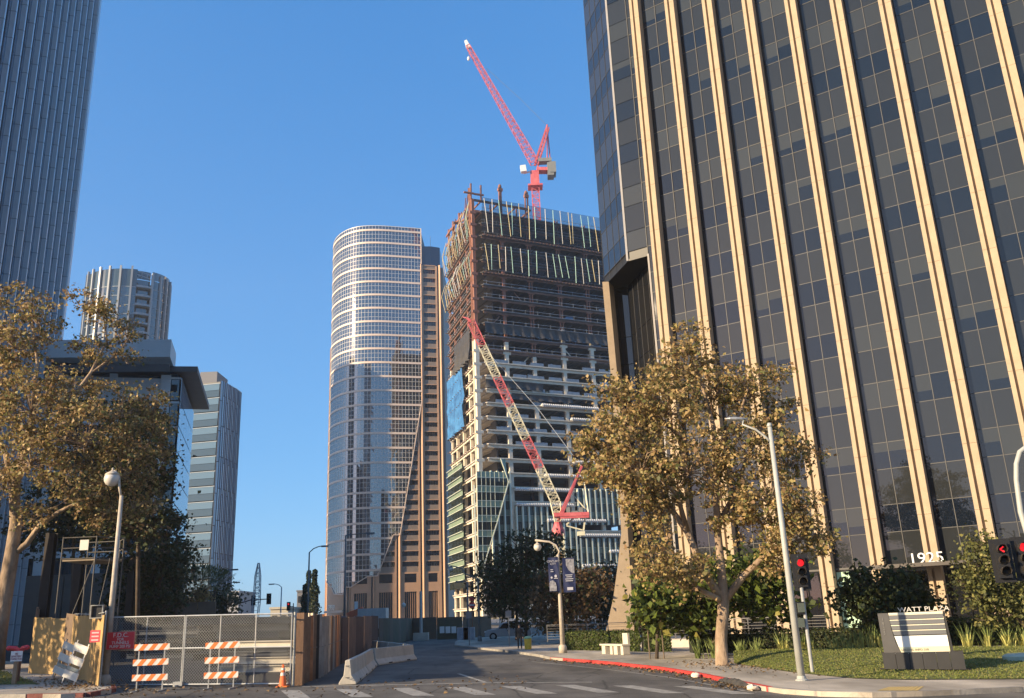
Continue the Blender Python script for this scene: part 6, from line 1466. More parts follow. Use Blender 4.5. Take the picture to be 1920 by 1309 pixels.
# ---- rusty board fence along the works
rb = [mat('board_rust', (.42, .17, .07), .85, .3, 2), mat('board_brown', (.22, .13, .08), .85, .3, 2), mat('board_grey', (.34, .30, .26), .85, .25, 2), mat('board_pale', (.62, .50, .37), .85, .25, 2), mat('board_orange', (.62, .25, .08), .8, .2, 2), mat('board_black', (.03, .025, .022), .85, .3, 2)]
F = [(-7.95, 32.75), (-8.2, 37.6), (-9.5, 48.2), (-11.6, 73.5)]
t = thing('board_fence', 'weathered works fence of rusty and brown upright boards behind the barriers', 'fence', gp(*F[1]))
seq = [5, 1, 1, 0, 1, 3, 0, 3, 1, 3, 5, 4, 2, 1, 2, 0, 2, 1, 3, 1, 2, 1, 0, 1]
s = 0; L01 = math.dist(F[0], F[1]); L12 = math.dist(F[1], F[2])
for i, k in enumerate(seq):
    wdt = (L01 + L12) / len(seq); wdt = .32 if s < L01 else (L01 + L12 - .32 * 15) / 9 * 1.0
    def FPt(s): return lp2(F[0], F[1], s / L01) if s < L01 else lp2(F[1], F[2], min(1, (s - L01) / L12))
    a, b = FPt(s), FPt(s + wdt * .96); zz_ = .10 if i % 2 else -.10
    if s < L01 + 1: a = (a[0] + zz_ * .7, a[1]); b = (b[0] - zz_ * .9, b[1])
    h = 2.35 + random.uniform(-.06, .08); d = V((b[0] - a[0], b[1] - a[1], 0)); nn = V((d.y, -d.x, 0)).normalized(); q = MB(); q.obox(gp(*a, .0), d + V((0, 0, 0)), nn * .05, (random.uniform(-.02, .02), 0, h)); q.build('board', rb[k], t); s += wdt
for k, (f0, f1) in enumerate(((0, .12), (.125, .28), (.285, .5), (.505, .75), (.755, 1))):
    a, b = lp2(F[2], F[3], f0), lp2(F[2], F[3], f1); d = V((b[0] - a[0], b[1] - a[1], 0)); nn = V((d.y, -d.x, 0)).normalized(); q = MB(); q.obox(gp(*a, 0), d, nn * .06, (0, 0, 2.3 + .04 * k)); q.build('panel', mat('panel_brown', (.21, .13, .09), .85, .25, 1) if k % 2 else mat('panel_dark_brown', (.12, .07, .05), .85, .25, 1), t)
q = MB(); q.tube([gp(F[0][0] + .06, F[0][1], 1.2), gp(F[1][0] + .08, F[1][1], 1.15), gp(F[2][0] + .1, F[2][1], 1.2)], .012, 4); q.build('cable', dkmetal, t)
b = gp(-7.85, 32.6); q = MB(); q.box(b.x - .14, b.x + .12, b.y - .1, b.y + .12, b.z, b.z + 2.42); q.build('end_post', mat('old_timber', (.22, .13, .08), .85, .25, 3, stretch=(6, 6, .6)), t)
# ---- far hoarding across the works
t = thing('dark_hoarding', 'dark brown hoarding closing the road end below the curved tower', 'hoarding', gp(-9, 102)); pts = [(-11.9, 76), (-12.4, 103), (-6.6, 101), (-3.6, 104)]
olive = mat('olive_panel', (.13, .115, .075), .85, .15, 1)
for a, b in zip(pts, pts[1:]):
    n_ = max(1, int(math.dist(a, b) / 2.2))
    for i in range(n_): p, q_ = lp2(a, b, i / n_), lp2(a, b, (i + .98) / n_); d = V((q_[0] - p[0], q_[1] - p[1], 0)); q = MB(); q.obox(gp(*p, 0), d, V((d.y, -d.x, 0)).normalized() * .08, (0, 0, 2.3)); q.build('panel', olive if i % 3 else plyd, t)
t = thing('dark_hoarding', 'tall brown hoarding panels under the palms behind the gate', 'hoarding', gp(-38, 78)); Y = 78.0; a, b = at(334, 1160, Y), at(405, 1160, Y); zt = at(370, 1129, Y).z
for i in range(2): x0 = a.x + (b.x - a.x) * i / 2; q = MB(); q.box(x0, x0 + (b.x - a.x) / 2 - .1, Y, Y + .15, zg(x0), zt); q.build('panel', plyd, t)
for lab, px, m in (('grey concrete block at the foot of a steel post before the dark hoarding', 785, 0),): b = gp(-10.8, 97.5); t = thing('post_base', lab, 'post', b); q = MB(); q.box(b.x - .8, b.x + .8, b.y - .5, b.y + .5, b.z, b.z + .8); q.build('block', barrierm, t); q = MB(); q.tube([b + V((0, 0, .8)), b + V((0, 0, 5.0))], [.17, .13], 10); q.build('post', galv, t)
# ---- posters on the dark hoarding
for k, px in enumerate((829, 840, 851)): p = at(px, 1181, 101); t = thing('poster', ('white paper notice on the dark hoarding, farthest from the parked car', 'middle one of three white paper notices on the dark hoarding', 'white paper notice on the dark hoarding, nearest the parked car')[k], 'poster', (p.x, 101.2, p.z), group='white notices on the dark hoarding'); q = MB(); q.box(p.x - .26, p.x + .26, 100.9, 100.92, p.z - .35, p.z + .35); q.build('paper', signw, t)
# ---- concrete road barriers
bp = [(-.30, 0), (-.30, .07), (-.14, .30), (-.085, .80), (.085, .80), (.14, .30), (.30, .07), (.30, 0)]
for lab, a, b in (('road barrier with a bright end face, closest to the crosswalk', (-6.15, 32.45), (-6.72, 38.6)), ('road barrier second in the line from the crosswalk', (-6.76, 38.95), (-7.42, 45.1)), ('road barrier turning across to the outer corner', (-7.4, 45.5), (-6.2, 51.3)), ('road barrier leading back from the outer corner', (-6.45, 51.9), (-8.3, 57.6)), ('farthest road barrier in front of the brown fence panels', (-8.4, 57.9), (-10.3, 63.4))):
    t = thing('road_barrier', lab, 'road barrier', gp(*a), group='concrete road barriers'); d = V((b[0] - a[0], b[1] - a[1], 0)); r_ = V((d.y, -d.x, 0)).normalized(); q = MB(); q.slabpoly([gp(*a, .006 + z) + r_ * x for x, z in bp], d + V((0, 0, zg(b[0]) - zg(a[0])))); o = q.build('body', barrierm, t)
    bev = o.modifiers.new('edge', 'BEVEL'); bev.width = .02; bev.segments = 2
    q = MB(); e = d.normalized()
    for z in (.24, .62): p = gp(*a, z) - e * .03; q.tube([p - r_ * .07 , p - r_ * .05 - e * .10, p + r_ * .05 - e * .10, p + r_ * .07], .012, 5)
    q.build('loop', dkmetal, t)
    for f in (.25, .72): q = MB(); p = gp(*lp2(a, b, f), .04); q.obox(p + r_ * .292, e * .5, r_ * .012, (0, 0, .06)); q.build('drain_slot', mat('slot_dark', (.02, .02, .02), .9, .1), t)
# ---- steel beams stacked behind the gate
beamm = [mat('beam_white', (.62, .57, .47), .6, .15, 2), mat('beam_shaded_blue', (.035, .045, .065), .8, .2, 2), mat('beam_darkened_grey', (.09, .095, .105), .8, .2, 2), mat('beam_shaded', (.014, .016, .02), .8, .2, 2)]  # tree shade on the stack is put into the darkened beam colours
def ibeam(a, b, h, w, m, lab, grp):
    a, b = V(a), V(b); t = thing('steel_beam', lab, 'steel beam', a, group=grp); d = b - a; e = d.normalized(); s_ = V((e.y, -e.x, 0)); q = MB()
    q.obox(a - s_ * w / 2, d, s_ * w, (0, 0, .03)); q.obox(a - s_ * w / 2 + V((0, 0, h - .03)), d, s_ * w, (0, 0, .03)); q.obox(a - s_ * .015 + V((0, 0, .03)), d, s_ * .03, (0, 0, h - .06)); q.build('flanged_section', m, t)
for j in range(2):
    for k in range(8):
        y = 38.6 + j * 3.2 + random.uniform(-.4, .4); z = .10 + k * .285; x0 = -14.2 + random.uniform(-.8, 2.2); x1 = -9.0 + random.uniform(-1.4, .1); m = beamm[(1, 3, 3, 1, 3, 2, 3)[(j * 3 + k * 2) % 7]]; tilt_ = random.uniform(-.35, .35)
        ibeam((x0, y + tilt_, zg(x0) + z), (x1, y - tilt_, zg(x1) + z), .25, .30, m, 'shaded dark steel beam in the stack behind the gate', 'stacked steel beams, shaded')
for k in range(4): z = .35 + k * .29; x0 = -11.0 + random.uniform(-.7, .5); x1 = -8.5 + random.uniform(-.3, .1); ibeam((x0, 35.2, zg(x0) + z), (x1, 34.8, zg(x1) + z), .24 if k != 2 else .16, .24, beamm[0] if k != 2 else beamm[2], ('lowest', 'second', 'third', 'topmost')[k] + ' pale steel beam in the short sunlit pile behind the gate', 'stacked steel beams, sunlit')
for j in range(3):
    for k in range(5):
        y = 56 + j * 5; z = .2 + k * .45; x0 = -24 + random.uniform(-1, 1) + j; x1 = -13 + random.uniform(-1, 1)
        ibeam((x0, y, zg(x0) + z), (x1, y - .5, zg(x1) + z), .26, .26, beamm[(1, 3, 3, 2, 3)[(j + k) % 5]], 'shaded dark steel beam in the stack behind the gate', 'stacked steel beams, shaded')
# blue skip and dark container behind the gate end
b = gp(-10.4, 47); t = thing('blue_container', 'dark blue works container behind the end of the gate', 'container', b); q = MB(); q.box(-11.3, -9.6, 47, 50, b.z, b.z + 2.35); q.build('body', mat('container_blue', (.03, .07, .16), .6, .15), t); q = MB()
for x in np.arange(-11.2, -9.7, .22): q.box(x, x + .08, 46.95, 47, b.z + .1, b.z + 2.25)
q.build('rib', MATS['container_blue'], t)
b = gp(-27, 66); t = thing('site_cabin', 'low grey site cabin seen over the gate below the crane boom', 'cabin', at(455, 1153, 120)); p0, p1 = at(445, 1152, 120), at(466, 1166, 120); q = MB(); q.box(p0.x, p1.x, 120, 123, 0, p0.z); q.build('wall', beamm[2], t); q = MB(); q.box(p0.x + .2, p1.x - .2, 119.95, 120, p0.z - 1.1, p0.z - .4); q.build('window', fw, t)
# ---- scaffold platform and dark steel posts beyond the hoarding
scafm = mat('scaffold_dark', (.13, .12, .11), .6, .15, 3); Y = 50.0; t = thing('scaffold_platform', 'scaffold platform with handrails high behind the plywood hoarding', 'scaffold', gp(at(150, 1100, Y).x, Y)); q = MB(); zp = at(150, 1049, Y).z; zr = at(150, 1006, Y).z; xs_ = [at(px, 1049, Y).x for px in (115, 178, 206)]
pl_ = [(xs_[0], Y), (xs_[1], Y), (xs_[2], Y + 1.6), (xs_[1], Y + 3), (xs_[0], Y + 3)]
for x, y in pl_: q.tube([gp(x, y), V((x, y, zr))], .035, 6)
q.build('standard', scafm, t)
q = MB()
for z in (zp + .05, (zp + zr) / 2, zr - .05):
    for a, b in zip(pl_, pl_[1:]): q.tube([V((*a, z)), V((*b, z))], .03, 5)
for k in range(2): q.tube([gp(xs_[k], Y + .02), V((xs_[k + 1], Y + .02, zp))], .025, 5)
q.build('rail', scafm, t)
q = MB(); q.prism(pl_, zp - .08, zp); q.build('deck', mat('deck_board', (.3, .24, .17), .8, .2, 2), t)
p = at(158, 1022, Y - .1); t = thing('white_notice', 'white notice fixed to the scaffold handrail', 'notice', p); q = MB(); q.box(p.x - .24, p.x + .24, Y - .12, Y - .1, p.z - .28, p.z + .28); q.build('sheet', signw, t)
for lab, px0, px1, pt, Y in (('thick dark steel post nearest the trunk of the old sycamore', 68, 84, 1000, 47), ('dark steel post below the scaffold deck', 128, 142, 1050, 58), ('dark steel post just beyond the globe lamp pole', 232, 244, 1050, 62), ('dark steel post second from the globe lamp pole', 252, 262, 1055, 66), ('dark steel post third from the globe lamp pole', 272, 281, 1060, 70), ('dark steel post farthest from the globe lamp pole', 288, 296, 1065, 74)):
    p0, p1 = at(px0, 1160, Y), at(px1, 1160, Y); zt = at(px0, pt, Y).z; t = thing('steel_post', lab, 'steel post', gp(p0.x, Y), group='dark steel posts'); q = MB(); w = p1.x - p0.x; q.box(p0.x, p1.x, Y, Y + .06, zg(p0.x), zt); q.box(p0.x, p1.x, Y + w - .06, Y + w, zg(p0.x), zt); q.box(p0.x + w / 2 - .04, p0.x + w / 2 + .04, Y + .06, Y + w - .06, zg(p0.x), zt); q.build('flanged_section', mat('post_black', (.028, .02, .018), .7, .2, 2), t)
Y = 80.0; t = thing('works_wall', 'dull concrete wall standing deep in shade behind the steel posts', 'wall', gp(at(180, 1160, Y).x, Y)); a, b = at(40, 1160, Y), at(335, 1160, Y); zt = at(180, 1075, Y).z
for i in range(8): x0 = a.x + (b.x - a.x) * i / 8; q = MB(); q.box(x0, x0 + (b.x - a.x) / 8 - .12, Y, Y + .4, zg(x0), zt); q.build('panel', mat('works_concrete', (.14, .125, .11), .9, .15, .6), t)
# ---- white notice board on a short post and a red standpipe in the verge
b = gp(-18.8, 34.4, .14); t = thing('notice_post', 'small white FIRE DEPARTMENT CONNECTION plate on a short post', 'sign', b); q = MB(); q.box(b.x - .07, b.x + .07, b.y - .05, b.y + .05, b.z, b.z + 1.0); q.build('post', mat('tan_post', (.35, .24, .15), .8, .15, 3), t)
q = MB(); q.box(b.x - .20, b.x + .23, b.y - .075, b.y - .055, b.z + .78, b.z + 1.14); q.build('sign_plate', signw, t)
text('lettering', 'FIRE\nDEPARTMENT\nCONNECTION', .10, (b.x + .015, b.y - .08, b.z + 1.01), (1, 0, 0), (0, 0, 1), .006, mat('letter_maroon', (.3, .05, .06), .5, .03), t, 'CENTER', .62)
b = gp(-19.6, 36.0, .14); t = thing('standpipe', 'red-capped twin standpipe behind the white plate in the verge', 'standpipe', b); q = MB(); q.tube([b, b + V((0, 0, 1.05))], .11, 10); q.build('pipe', mat('pipe_brown', (.2, .1, .07), .6, .15, 3), t)
for dx in (-.3, .3): q = MB(); q.tube([b + V((0, 0, 1.05)), b + V((dx * .5, -.05, 1.2)), b + V((dx, -.12, 1.22))], [.1, .1, .09], 10); q.ball(b + V((dx * 1.15, -.14, 1.22)), .1, 10); q.build('red_cap', signred, t)
# ---- bench of pale concrete with a backrest block
b = gp(4.9, 50.2, .135); t = thing('concrete_bench', 'pale concrete bench with a single upright back block', 'bench', b); bm = mat('bench_concrete', (.60, .54, .44), .8, .10, 3, .1, 20)
u_ = V((.36, -.93, 0)).normalized(); v_ = V((u_.y, -u_.x, 0)); v_ = v_ if v_.y < 0 else -v_
q = MB(); q.obox(b - u_ * 1.35 - v_ * .22 + V((0, 0, .44)), u_ * 2.7, v_ * .5, (0, 0, .08)); q.build('seat', bm, t)
for s_ in (-1.2, -.2, .25, 1.05): q = MB(); q.obox(b + u_ * s_ - v_ * .17, u_ * .42 if s_ in (-1.2, .25) else u_ * .28, v_ * .4, (0, 0, .435)); q.build('leg', bm, t)
q = MB(); q.obox(b + u_ * .65 - v_ * .25 + V((0, 0, .52)), u_ * .58, v_ * .12, (0, 0, .55)); q.build('backrest', bm, t)
# ---- railing and plaza edge
railm = mat('railing_grey', (.17, .165, .16), .5, .1, 3)
t = thing('railing', 'grey metal railing with horizontal bars along the plaza edge', 'railing', (10, 56, .5)); rp = [V((2.6, 68.5, .75)), V((9.0, 63.5, .75)), V((13.0, 58.4, .75)), V((16.0, 55.4, .75))]
rp = [WF(-2.6) + wn_ * 4.9 + V((0, 0, .42)), WF(3.5) + wn_ * 4.9 + V((0, 0, .42))]
q = MB()
for k in range(6): z = .18 + k * .17; q.bar(rp[0] + V((0, 0, z)), rp[1] + V((0, 0, z)), .018)
q.bar(rp[0] + V((0, 0, 1.12)), rp[1] + V((0, 0, 1.12)), .04); q.build('rail', railm, t)
for k in range(13): q = MB(); p = rp[0].lerp(rp[1], k / 12); q.bar(p, p + V((0, 0, 1.12)), .06); q.build('post', railm, t)
# ---- monument sign on the lawn
p0, p1 = at(1657, 1248, 31.2), at(1811, 1250, 30.2); sz = lawn_f((p0.x + p1.x) / 2, 31) - .05
u_ = (p1 - p0); u_.z = 0; SW = u_.length; u_.normalize(); n2 = V((u_.y, -u_.x, 0)); n2 = n2 if n2.y < 0 else -n2; o = V((p0.x, p0.y, sz)); hb = at(1657, 1224, 31.2).z - sz; ht = at(1657, 1150, 31.2).z - sz
t = thing('monument_sign', 'grey stone monument sign with WATT PLAZA letters on the lawn', 'sign', o + u_ * SW / 2); dark_st = mat('grey_slate', (.035, .035, .037), .45, .15, 2); slate = mat('sign_stone', (.085, .083, .082), .5, .08, 2); lightp = mat('sign_panel_white', (.78, .78, .76), .45, .03); stripm = mat('sign_strip', (.15, .155, .165), .4, .04, 1)
for k in range(6): q = MB(); q.obox(o + u_ * (SW * k / 6 + .006) - n2 * .55, u_ * (SW / 6 - .012), n2 * .55, (0, 0, hb)); q.build('slab', dark_st, t)
q = MB(); q.obox(o + u_ * .01 - n2 * .54 + V((0, 0, hb - .05)), u_ * (SW - .02), n2 * .53, (0, 0, .02)); q.build('joint_core', lightp, t)
bx0, bx1 = SW * .02, SW * .86
q = MB(); P_ = lambda s_, z: o + u_ * s_ + V((0, 0, z)) - n2 * .02
q.slabpoly([P_(bx0 + .02, hb), P_(SW * .24, hb), P_(SW * .195, hb + (ht - hb) * .25), P_(SW * .165, hb + (ht - hb) * .6), P_(SW * .155, ht), P_(bx0, ht)], -n2 * .35); q.build('stone_wing', slate, t)
H_ = ht - hb; xl = lambda f: SW * (.16 + .085 * (1 - f) ** 2); xr = lambda f: SW * (.835 + .012 * (1 - f))
zs_ = [0, .13, .36, .42, .555, .57, .685, .70, .815, .83, .945, .97]
def panel(f0, f1, m, nm, out=.0): q = MB(); q.slabpoly([P_(xl(f0), hb + H_ * f0) + n2 * out, P_(xr(f0), hb + H_ * f0) + n2 * out, P_(xr(f1), hb + H_ * f1) + n2 * out, P_(xl(f1), hb + H_ * f1) + n2 * out], -n2 * .2); q.build(nm, m, t)
panel(.0, .13, mat('sign_cream', (.66, .62, .46), .45, .03), 'panel', -.012); panel(.132, .41, lightp, 'panel', -.01)
for f in (.42, .555, .69, .825): panel(f + .012, f + .115, stripm, 'name_strip', -.005); panel(f + .115, f + .135, mat('cream_line', (.8, .76, .6), .4, .03), 'edge_strip', .01)
panel(.965, 1.0, mat('cream_line', (0, 0, 0)), 'edge_strip', .01)
q = MB(); q.slabpoly([P_(xr(0) + .03, hb), P_(xr(0) + .10, hb), P_(xr(1) + .06, ht), P_(xr(1) + .01, ht)], -n2 * .3); q.build('stone_edge', dark_st, t)
text('lettering', 'WATT PLAZA', .215, P_(SW * .285, ht + .02) + n2 * 0, u_, (0, 0, 1), .05, mat('letter_metal', (.62, .6, .56), .4, .03), t, sx=1.18)
text('lettering', '1\n9\n2\n5', .16, P_(SW * .075, hb + H_ * .80) + n2 * .012, u_ , (.0, 0, 1), .012, mat('letter_grey', (.24, .235, .23), .5, .03), t, 'CENTER', .7)
text('lettering', 'LEASING INFO 310', .10, P_(SW * .25, hb + H_ * .035), u_, (0, 0, 1), .012, mat('letter_olive', (.26, .25, .18), .5, .03), t)
sheet('sign_bed_soil', [tuple((o + u_ * -.15 + n2 * .16).xy), tuple((o + u_ * (SW + .15) + n2 * .16).xy), tuple((o + u_ * (SW + .15) - n2 * .6).xy), tuple((o - u_ * .15 - n2 * .6).xy)], sz - zg(o.x) + .085, soil)
# ---- tactile paving pad, utility cover, asphalt lump and sandbags at the kerb
q = MB(); tp0 = [(9.0, 24.35), (9.75, 25.45), (10.65, 25.35), (9.95, 24.1)]
t = thing('tactile_pad', 'yellow tactile warning pad on the kerb ramp', 'paving pad', gp(9.8, 24.8, .135)); q.add([(x, y, zg(x) + .136) for x, y in tp0], [(0, 3, 2, 1)]); q.build('pad', mat('tactile_yellow', (.42, .31, .12), .8, .15, 3), t); q = MB()
for i in range(8):
    for j in range(8): a = V((*tp0[0], 0)).lerp(V((*tp0[3], 0)), (i + .5) / 8); b = V((*tp0[1], 0)).lerp(V((*tp0[2], 0)), (i + .5) / 8); p = a.lerp(b, (j + .5) / 8); q.lathe([(.03, 0), (.02, .006)], (p.x, p.y, zg(p.x) + .136), 6)
stuff(q.build('dome_studs', MATS['tactile_yellow'], t))
p = at(1918, 1243, 33); z = lawn_f(p.x, 33) + .03; t = thing('utility_cover', 'low round pale green utility cover set in the lawn', 'cover', (p.x, 33, z)); q = MB(); q.lathe([(.62, -.1), (.62, .05), (.50, .12), (.1, .15)], (p.x, 33, z), 20); q.build('lid', mat('utility_green', (.34, .44, .38), .6, .1), t, smooth=False)
def lump(label, pts, w, h, m, name, cat):
    t = thing(name, label, cat, gp(*pts[0])); q = MB(); N_ = 40; rows2 = 7
    Ls = [0]
    for a, b in zip(pts, pts[1:]): Ls.append(Ls[-1] + math.dist(a, b))
    def PP(s):
        for i in range(len(pts) - 1):
            if s <= Ls[i + 1] + 1e-6: return lp2(pts[i], pts[i + 1], (s - Ls[i]) / (Ls[i + 1] - Ls[i]))
        return pts[-1]
    for i in range(N_ + 1):
        p = PP(Ls[-1] * i / N_); e = math.sin(PI * min(1, max(0, i / N_))) ** .4
        for j in range(rows2 + 1):
            a = PI * j / rows2; q.v.append((p[0] - math.cos(a) * w * e * (.8 + .4 * random.random()), p[1] + .1 * math.cos(a), zg(p[0]) + .004 + math.sin(a) * h * e * (.7 + .5 * random.random())))
    for i in range(N_):
        for j in range(rows2): k_ = i * (rows2 + 1) + j; q.f.append((k_, k_ + rows2 + 1, k_ + rows2 + 2, k_ + 1)); q.m.append(0)
    q.build('body', m, t)
lump('dark lump of asphalt ramped along the broken red kerb', [(6.3, 30.6), (6.42, 28.9), (6.55, 27.4)], .20, .17, mat('asphalt_lump', (.05, .047, .044), .95, .35, 4, .6, 16), 'asphalt_ramp', 'asphalt patch')
for lab, x, y in (('torn white bag at the near end of the asphalt lump', 6.5, 26.75), ('torn white bag at the far end of the asphalt lump', 5.95, 32.4)): b = gp(x - .1, y, .01); t = thing('torn_bag', lab, 'bag', b, group='torn white bags in the gutter'); q = MB(); q.ball(b + V((0, 0, .07)), .17, 10, sz=.55); q.v = [(v[0] + random.gauss(0, .018), v[1] + random.gauss(0, .05), max(v[2] + random.gauss(0, .012), b.z)) for v in q.v]; q.build('sack', mat('bag_white', (.72, .62, .5), .7, .15, 6), t, smooth=True)
# ---- bright litter bin and the walker beside it
b = gp(.25, 60.3, .135); t = thing('litter_bin', 'yellow-orange litter bin with a pale green lid by the kerb', 'litter bin', b); q = MB(); q.lathe([(.20, 0), (.22, .05), (.24, .62), (.25, .66)], b, 14); q.build('body', mat('bin_yellow', (.75, .48, .03), .5, .3, 3, c2=(.8, .6, .1)), t, smooth=False); q = MB(); q.lathe([(.26, .66), (.26, .72), (.15, .82)], b, 14); q.build('lid', mat('bin_green', (.25, .42, .25), .5, .1), t)
# ---- parked car
carm = mat('car_paint', (.40, .41, .43), .3, .03, coat=.6); carg = glass('car_glass', (.012, .014, .016), 1.6, .03); tyre = mat('tyre', (.015, .015, .015), .8, .1)
b = gp(-1.6, 93.5, .004); t = thing('parked_car', 'grey sport utility car parked nose-out before the unfinished tower', 'car', b); q = MB(); x0 = b.x - 2.3; Yc = b.y
prof = [(0, .45), (.05, .85), (.25, 1.02), (1.25, 1.10), (1.75, 1.62), (2.2, 1.74), (3.7, 1.74), (4.35, 1.66), (4.6, 1.12), (4.7, .5), (4.6, .35), (.1, .35)]
q.slabpoly([(x0 + x, Yc - .92, b.z + z) for x, z in prof], (0, 1.84, 0)); o_ = q.build('body', carm, t); bv = o_.modifiers.new('edge', 'BEVEL'); bv.width = .09; bv.segments = 3
for P in ([(1.45, 1.12), (1.88, 1.58), (2.5, 1.62), (2.5, 1.12)], [(2.6, 1.12), (2.6, 1.62), (3.5, 1.62), (3.5, 1.12)], [(3.6, 1.12), (3.6, 1.61), (4.2, 1.55), (4.4, 1.14)]): q = MB(); q.slabpoly([(x0 + x, Yc - .925, b.z + z) for x, z in P], (0, -.012, 0)); q.build('window', carg, t)
for x in (.85, 3.75):
    q = MB(); q.lathe([(.36, -.11), (.38, -.08), (.38, .08), (.36, .11)], (0, 0, 0), 18); q.v = [(x0 + x + v[0], Yc - .86 + v[2], b.z + .38 + v[1]) for v in q.v]; w_ = q.build('wheel', tyre, t)
    q = MB(); q.lathe([(.23, -.02), (.20, .02), (.06, .03)], (0, 0, 0), 12); q.v = [(x0 + x + v[0], Yc - .975 - v[2], b.z + .38 + v[1]) for v in q.v]; r__ = q.build('rim', galv, w_)
for z in (.78,): q = MB(); q.box(x0 - .02, x0 + .12, Yc - .9, Yc - .5, b.z + z, b.z + z + .16); q.build('headlight', mat('headlight', (.7, .7, .7), .2, .03), t)
# ---- orange boom machine and clutter in front of the curved tower
Y = 118.0; p0, p1 = at(652, 1155, Y), at(682, 1143, Y); t = thing('boom_lift', 'orange telescopic boom of a site machine below the curved tower', 'machine', (p1.x, Y, 0)); q = MB(); q.bar(p0, p1, .75); q.build('boom', mat('machine_orange', (.75, .16, .07), .5, .08), t); q = MB(); q.box(p1.x - .6, p1.x + 3, Y - 1, Y + 1.5, zg(p1.x) + .8, p1.z + .1); q.build('body', galv, t)
for dx in (-.2, 2.4): q = MB(); q.lathe([(.6, -.2), (.6, .2)], (0, 0, 0), 14); q.v = [(p1.x + dx + v[0], Y - 1 + v[2], zg(p1.x) + .6 + v[1]) for v in q.v]; q.build('wheel', tyre, t)
for lab, px, py0, py1, w, m in (('white sign board standing below the curved tower portal', 667.5, 1128, 1150, 6, 'sign_white'), ('white arched stand on the forecourt of the curved tower', 724, 1147, 1158, 3, 'sign_white')):
    Y = 140.0; a, b_ = at(px - w / 2, py0, Y), at(px + w / 2, py1, Y); t = thing('sign_board', lab, 'sign board', (a.x, Y, 0)); q = MB(); q.box(a.x, b_.x, Y, Y + .1, b_.z, a.z); q.build('panel', MATS[m], t); q = MB(); q.box(a.x, a.x + .12, Y, Y + .1, 0, b_.z); q.box(b_.x - .12, b_.x, Y, Y + .1, 0, b_.z); q.build('post', galv, t)
# ---- plastic wrapped pallet by the far hoarding
Y = 92.0
for lab, px in (('pale wrapped pallet of material before the dark hoarding', 868), ('second wrapped pallet close to the parked car', 880)): p = at(px, 1190, Y); b = gp(p.x, Y, .0); t = thing('wrapped_pallet', lab, 'pallet', b, group='wrapped pallets'); q = MB(); q.box(b.x - .55, b.x + .55, Y - .5, Y + .5, b.z + .14, b.z + 1.3); q.build('load', mat('wrap_grey', (.36, .37, .42), .4, .25, 3, .4, 6), t); q = MB(); q.box(b.x - .6, b.x + .6, Y - .55, Y + .55, b.z, b.z + .13); q.build('pallet_base', rb[2], t)
# ================================================================ PERSON waiting by the bin
b = gp(-.28, 60.5, .135)
t = thing('person', 'person in dark clothes standing on the pavement by the yellow bin', 'person', b)
H = 1.55; k = H / 1.75
J = {'pel': (0, 0, .95), 'sp': (0, .0, 1.15), 'ch': (0, 0, 1.36), 'nk': (0, 0, 1.50), 'hd0': (0, -.02, 1.60), 'hd1': (0, -.02, 1.70)}
vs = [(0, 0, .95), (0, .01, 1.15), (0, .01, 1.36), (0, 0, 1.49), (0, -.02, 1.58), (0, -.02, 1.69)]; ed = [(0, 1), (1, 2), (2, 3), (3, 4), (4, 5)]; rd = [.15, .14, .16, .06, .085, .08]
for s_ in (-1, 1):
    i = len(vs); vs += [(s_ * .10, 0, .88), (s_ * .11, -.02, .50), (s_ * .12, .02, .09), (s_ * .13, -.12, .04)]; ed += [(0, i), (i, i + 1), (i + 1, i + 2), (i + 2, i + 3)]; rd += [.10, .07, .05, .045]
    j = len(vs); vs += [(s_ * .19, .0, 1.40), (s_ * .25, .03, 1.13), (s_ * .25, -.06, .90), (s_ * .25, -.09, .80), (s_ * .25, -.11, .73)]; ed += [(2, j), (j, j + 1), (j + 1, j + 2), (j + 2, j + 3), (j + 3, j + 4)]; rd += [.065, .05, .04, .035, .02]
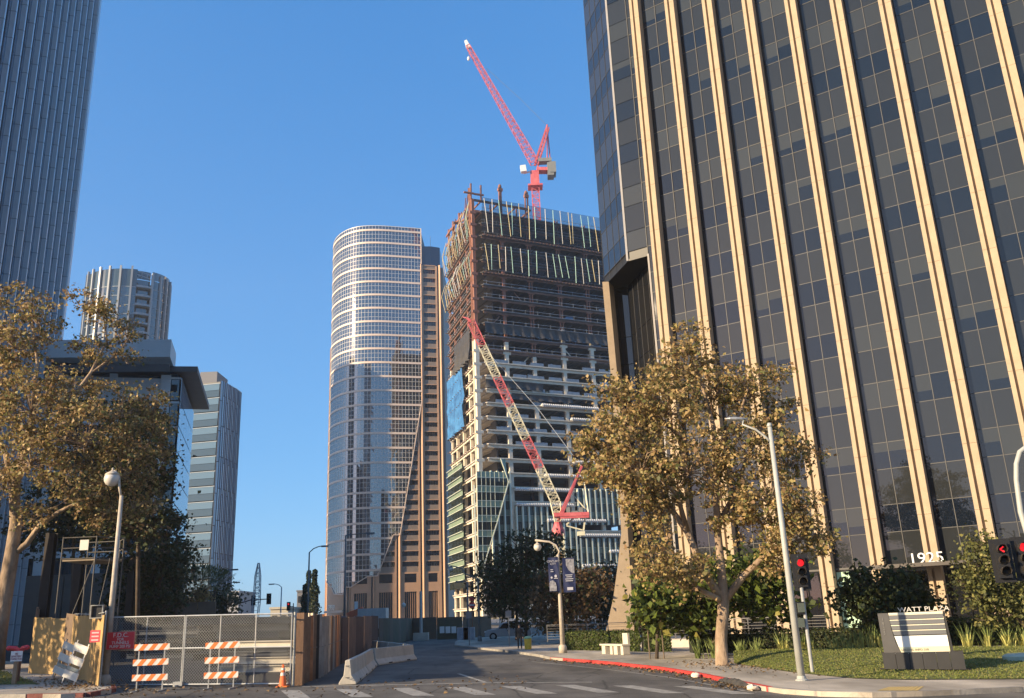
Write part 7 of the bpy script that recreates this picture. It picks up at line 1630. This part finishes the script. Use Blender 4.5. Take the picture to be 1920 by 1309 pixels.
me = bpy.data.meshes.new('body'); me.from_pydata([tuple(c * k for c in v) for v in vs], ed, []); o = bpy.data.objects.new('body', me); col.objects.link(o)
sk = o.modifiers.new('skin', 'SKIN')
for v, r in zip(me.skin_vertices[0].data, rd): v.radius = (r * k, r * k)
me.skin_vertices[0].data[0].use_root = True
su = o.modifiers.new('smooth', 'SUBSURF'); su.levels = su.render_levels = 2
bpy.context.view_layer.update(); me2 = bpy.data.meshes.new_from_object(o.evaluated_get(bpy.context.evaluated_depsgraph_get())); bpy.data.objects.remove(o)
for m in (mat('dark_clothes', (.018, .018, .022), .85, .1, 6), mat('skin', (.42, .26, .18), .6, .05), mat('shoe_pale', (.4, .4, .4), .6, .05)): me2.materials.append(m)
for p in me2.polygons:
    z = p.center.z / k; p.material_index = 1 if (z > 1.51 or z < .86 and abs(p.center.x) > .2 * k) and z > .6 else 2 if z < .085 else 0; p.use_smooth = True
me2.name = 'body'; bo = link('body', me2, t); bo.location = (0, 0, 0)
q = MB(); q.ball((0, .015, 1.665 * k), .098 * k, 12); q.v = [v for v in q.v]; h = q.build('hair', mat('dark_hair', (.05, .04, .035), .7, .1), t, smooth=True); h.location = (0, 0.012, .012)
q = MB(); q.tube([(0, -.085 * k, 1.64 * k), (0, -.115 * k, 1.615 * k)], [.012, .018], 6); n__ = q.build('nose', MATS['skin'], t); n__.location = (0, 0, 0)
# the unfinished bits of the street fit together; nothing else follows
# ================================================================ thin afternoon haze between here and the far towers
q = MB(); q.box(-330, 330, -330, 560, -8, 225)
hz_m = bpy.data.materials.new('haze_air'); hz_m.use_nodes = True; hn = hz_m.node_tree; hn.nodes.remove(hn.nodes['Principled BSDF'])
pv = hn.nodes.new('ShaderNodeVolumePrincipled'); pv.inputs['Color'].default_value = (.92, .95, 1.0, 1); pv.inputs['Density'].default_value = .00025; pv.inputs['Anisotropy'].default_value = .2
hn.links.new(pv.outputs[0], hn.nodes['Material Output'].inputs['Volume'])
q.build('haze', hz_m, kind='stuff')
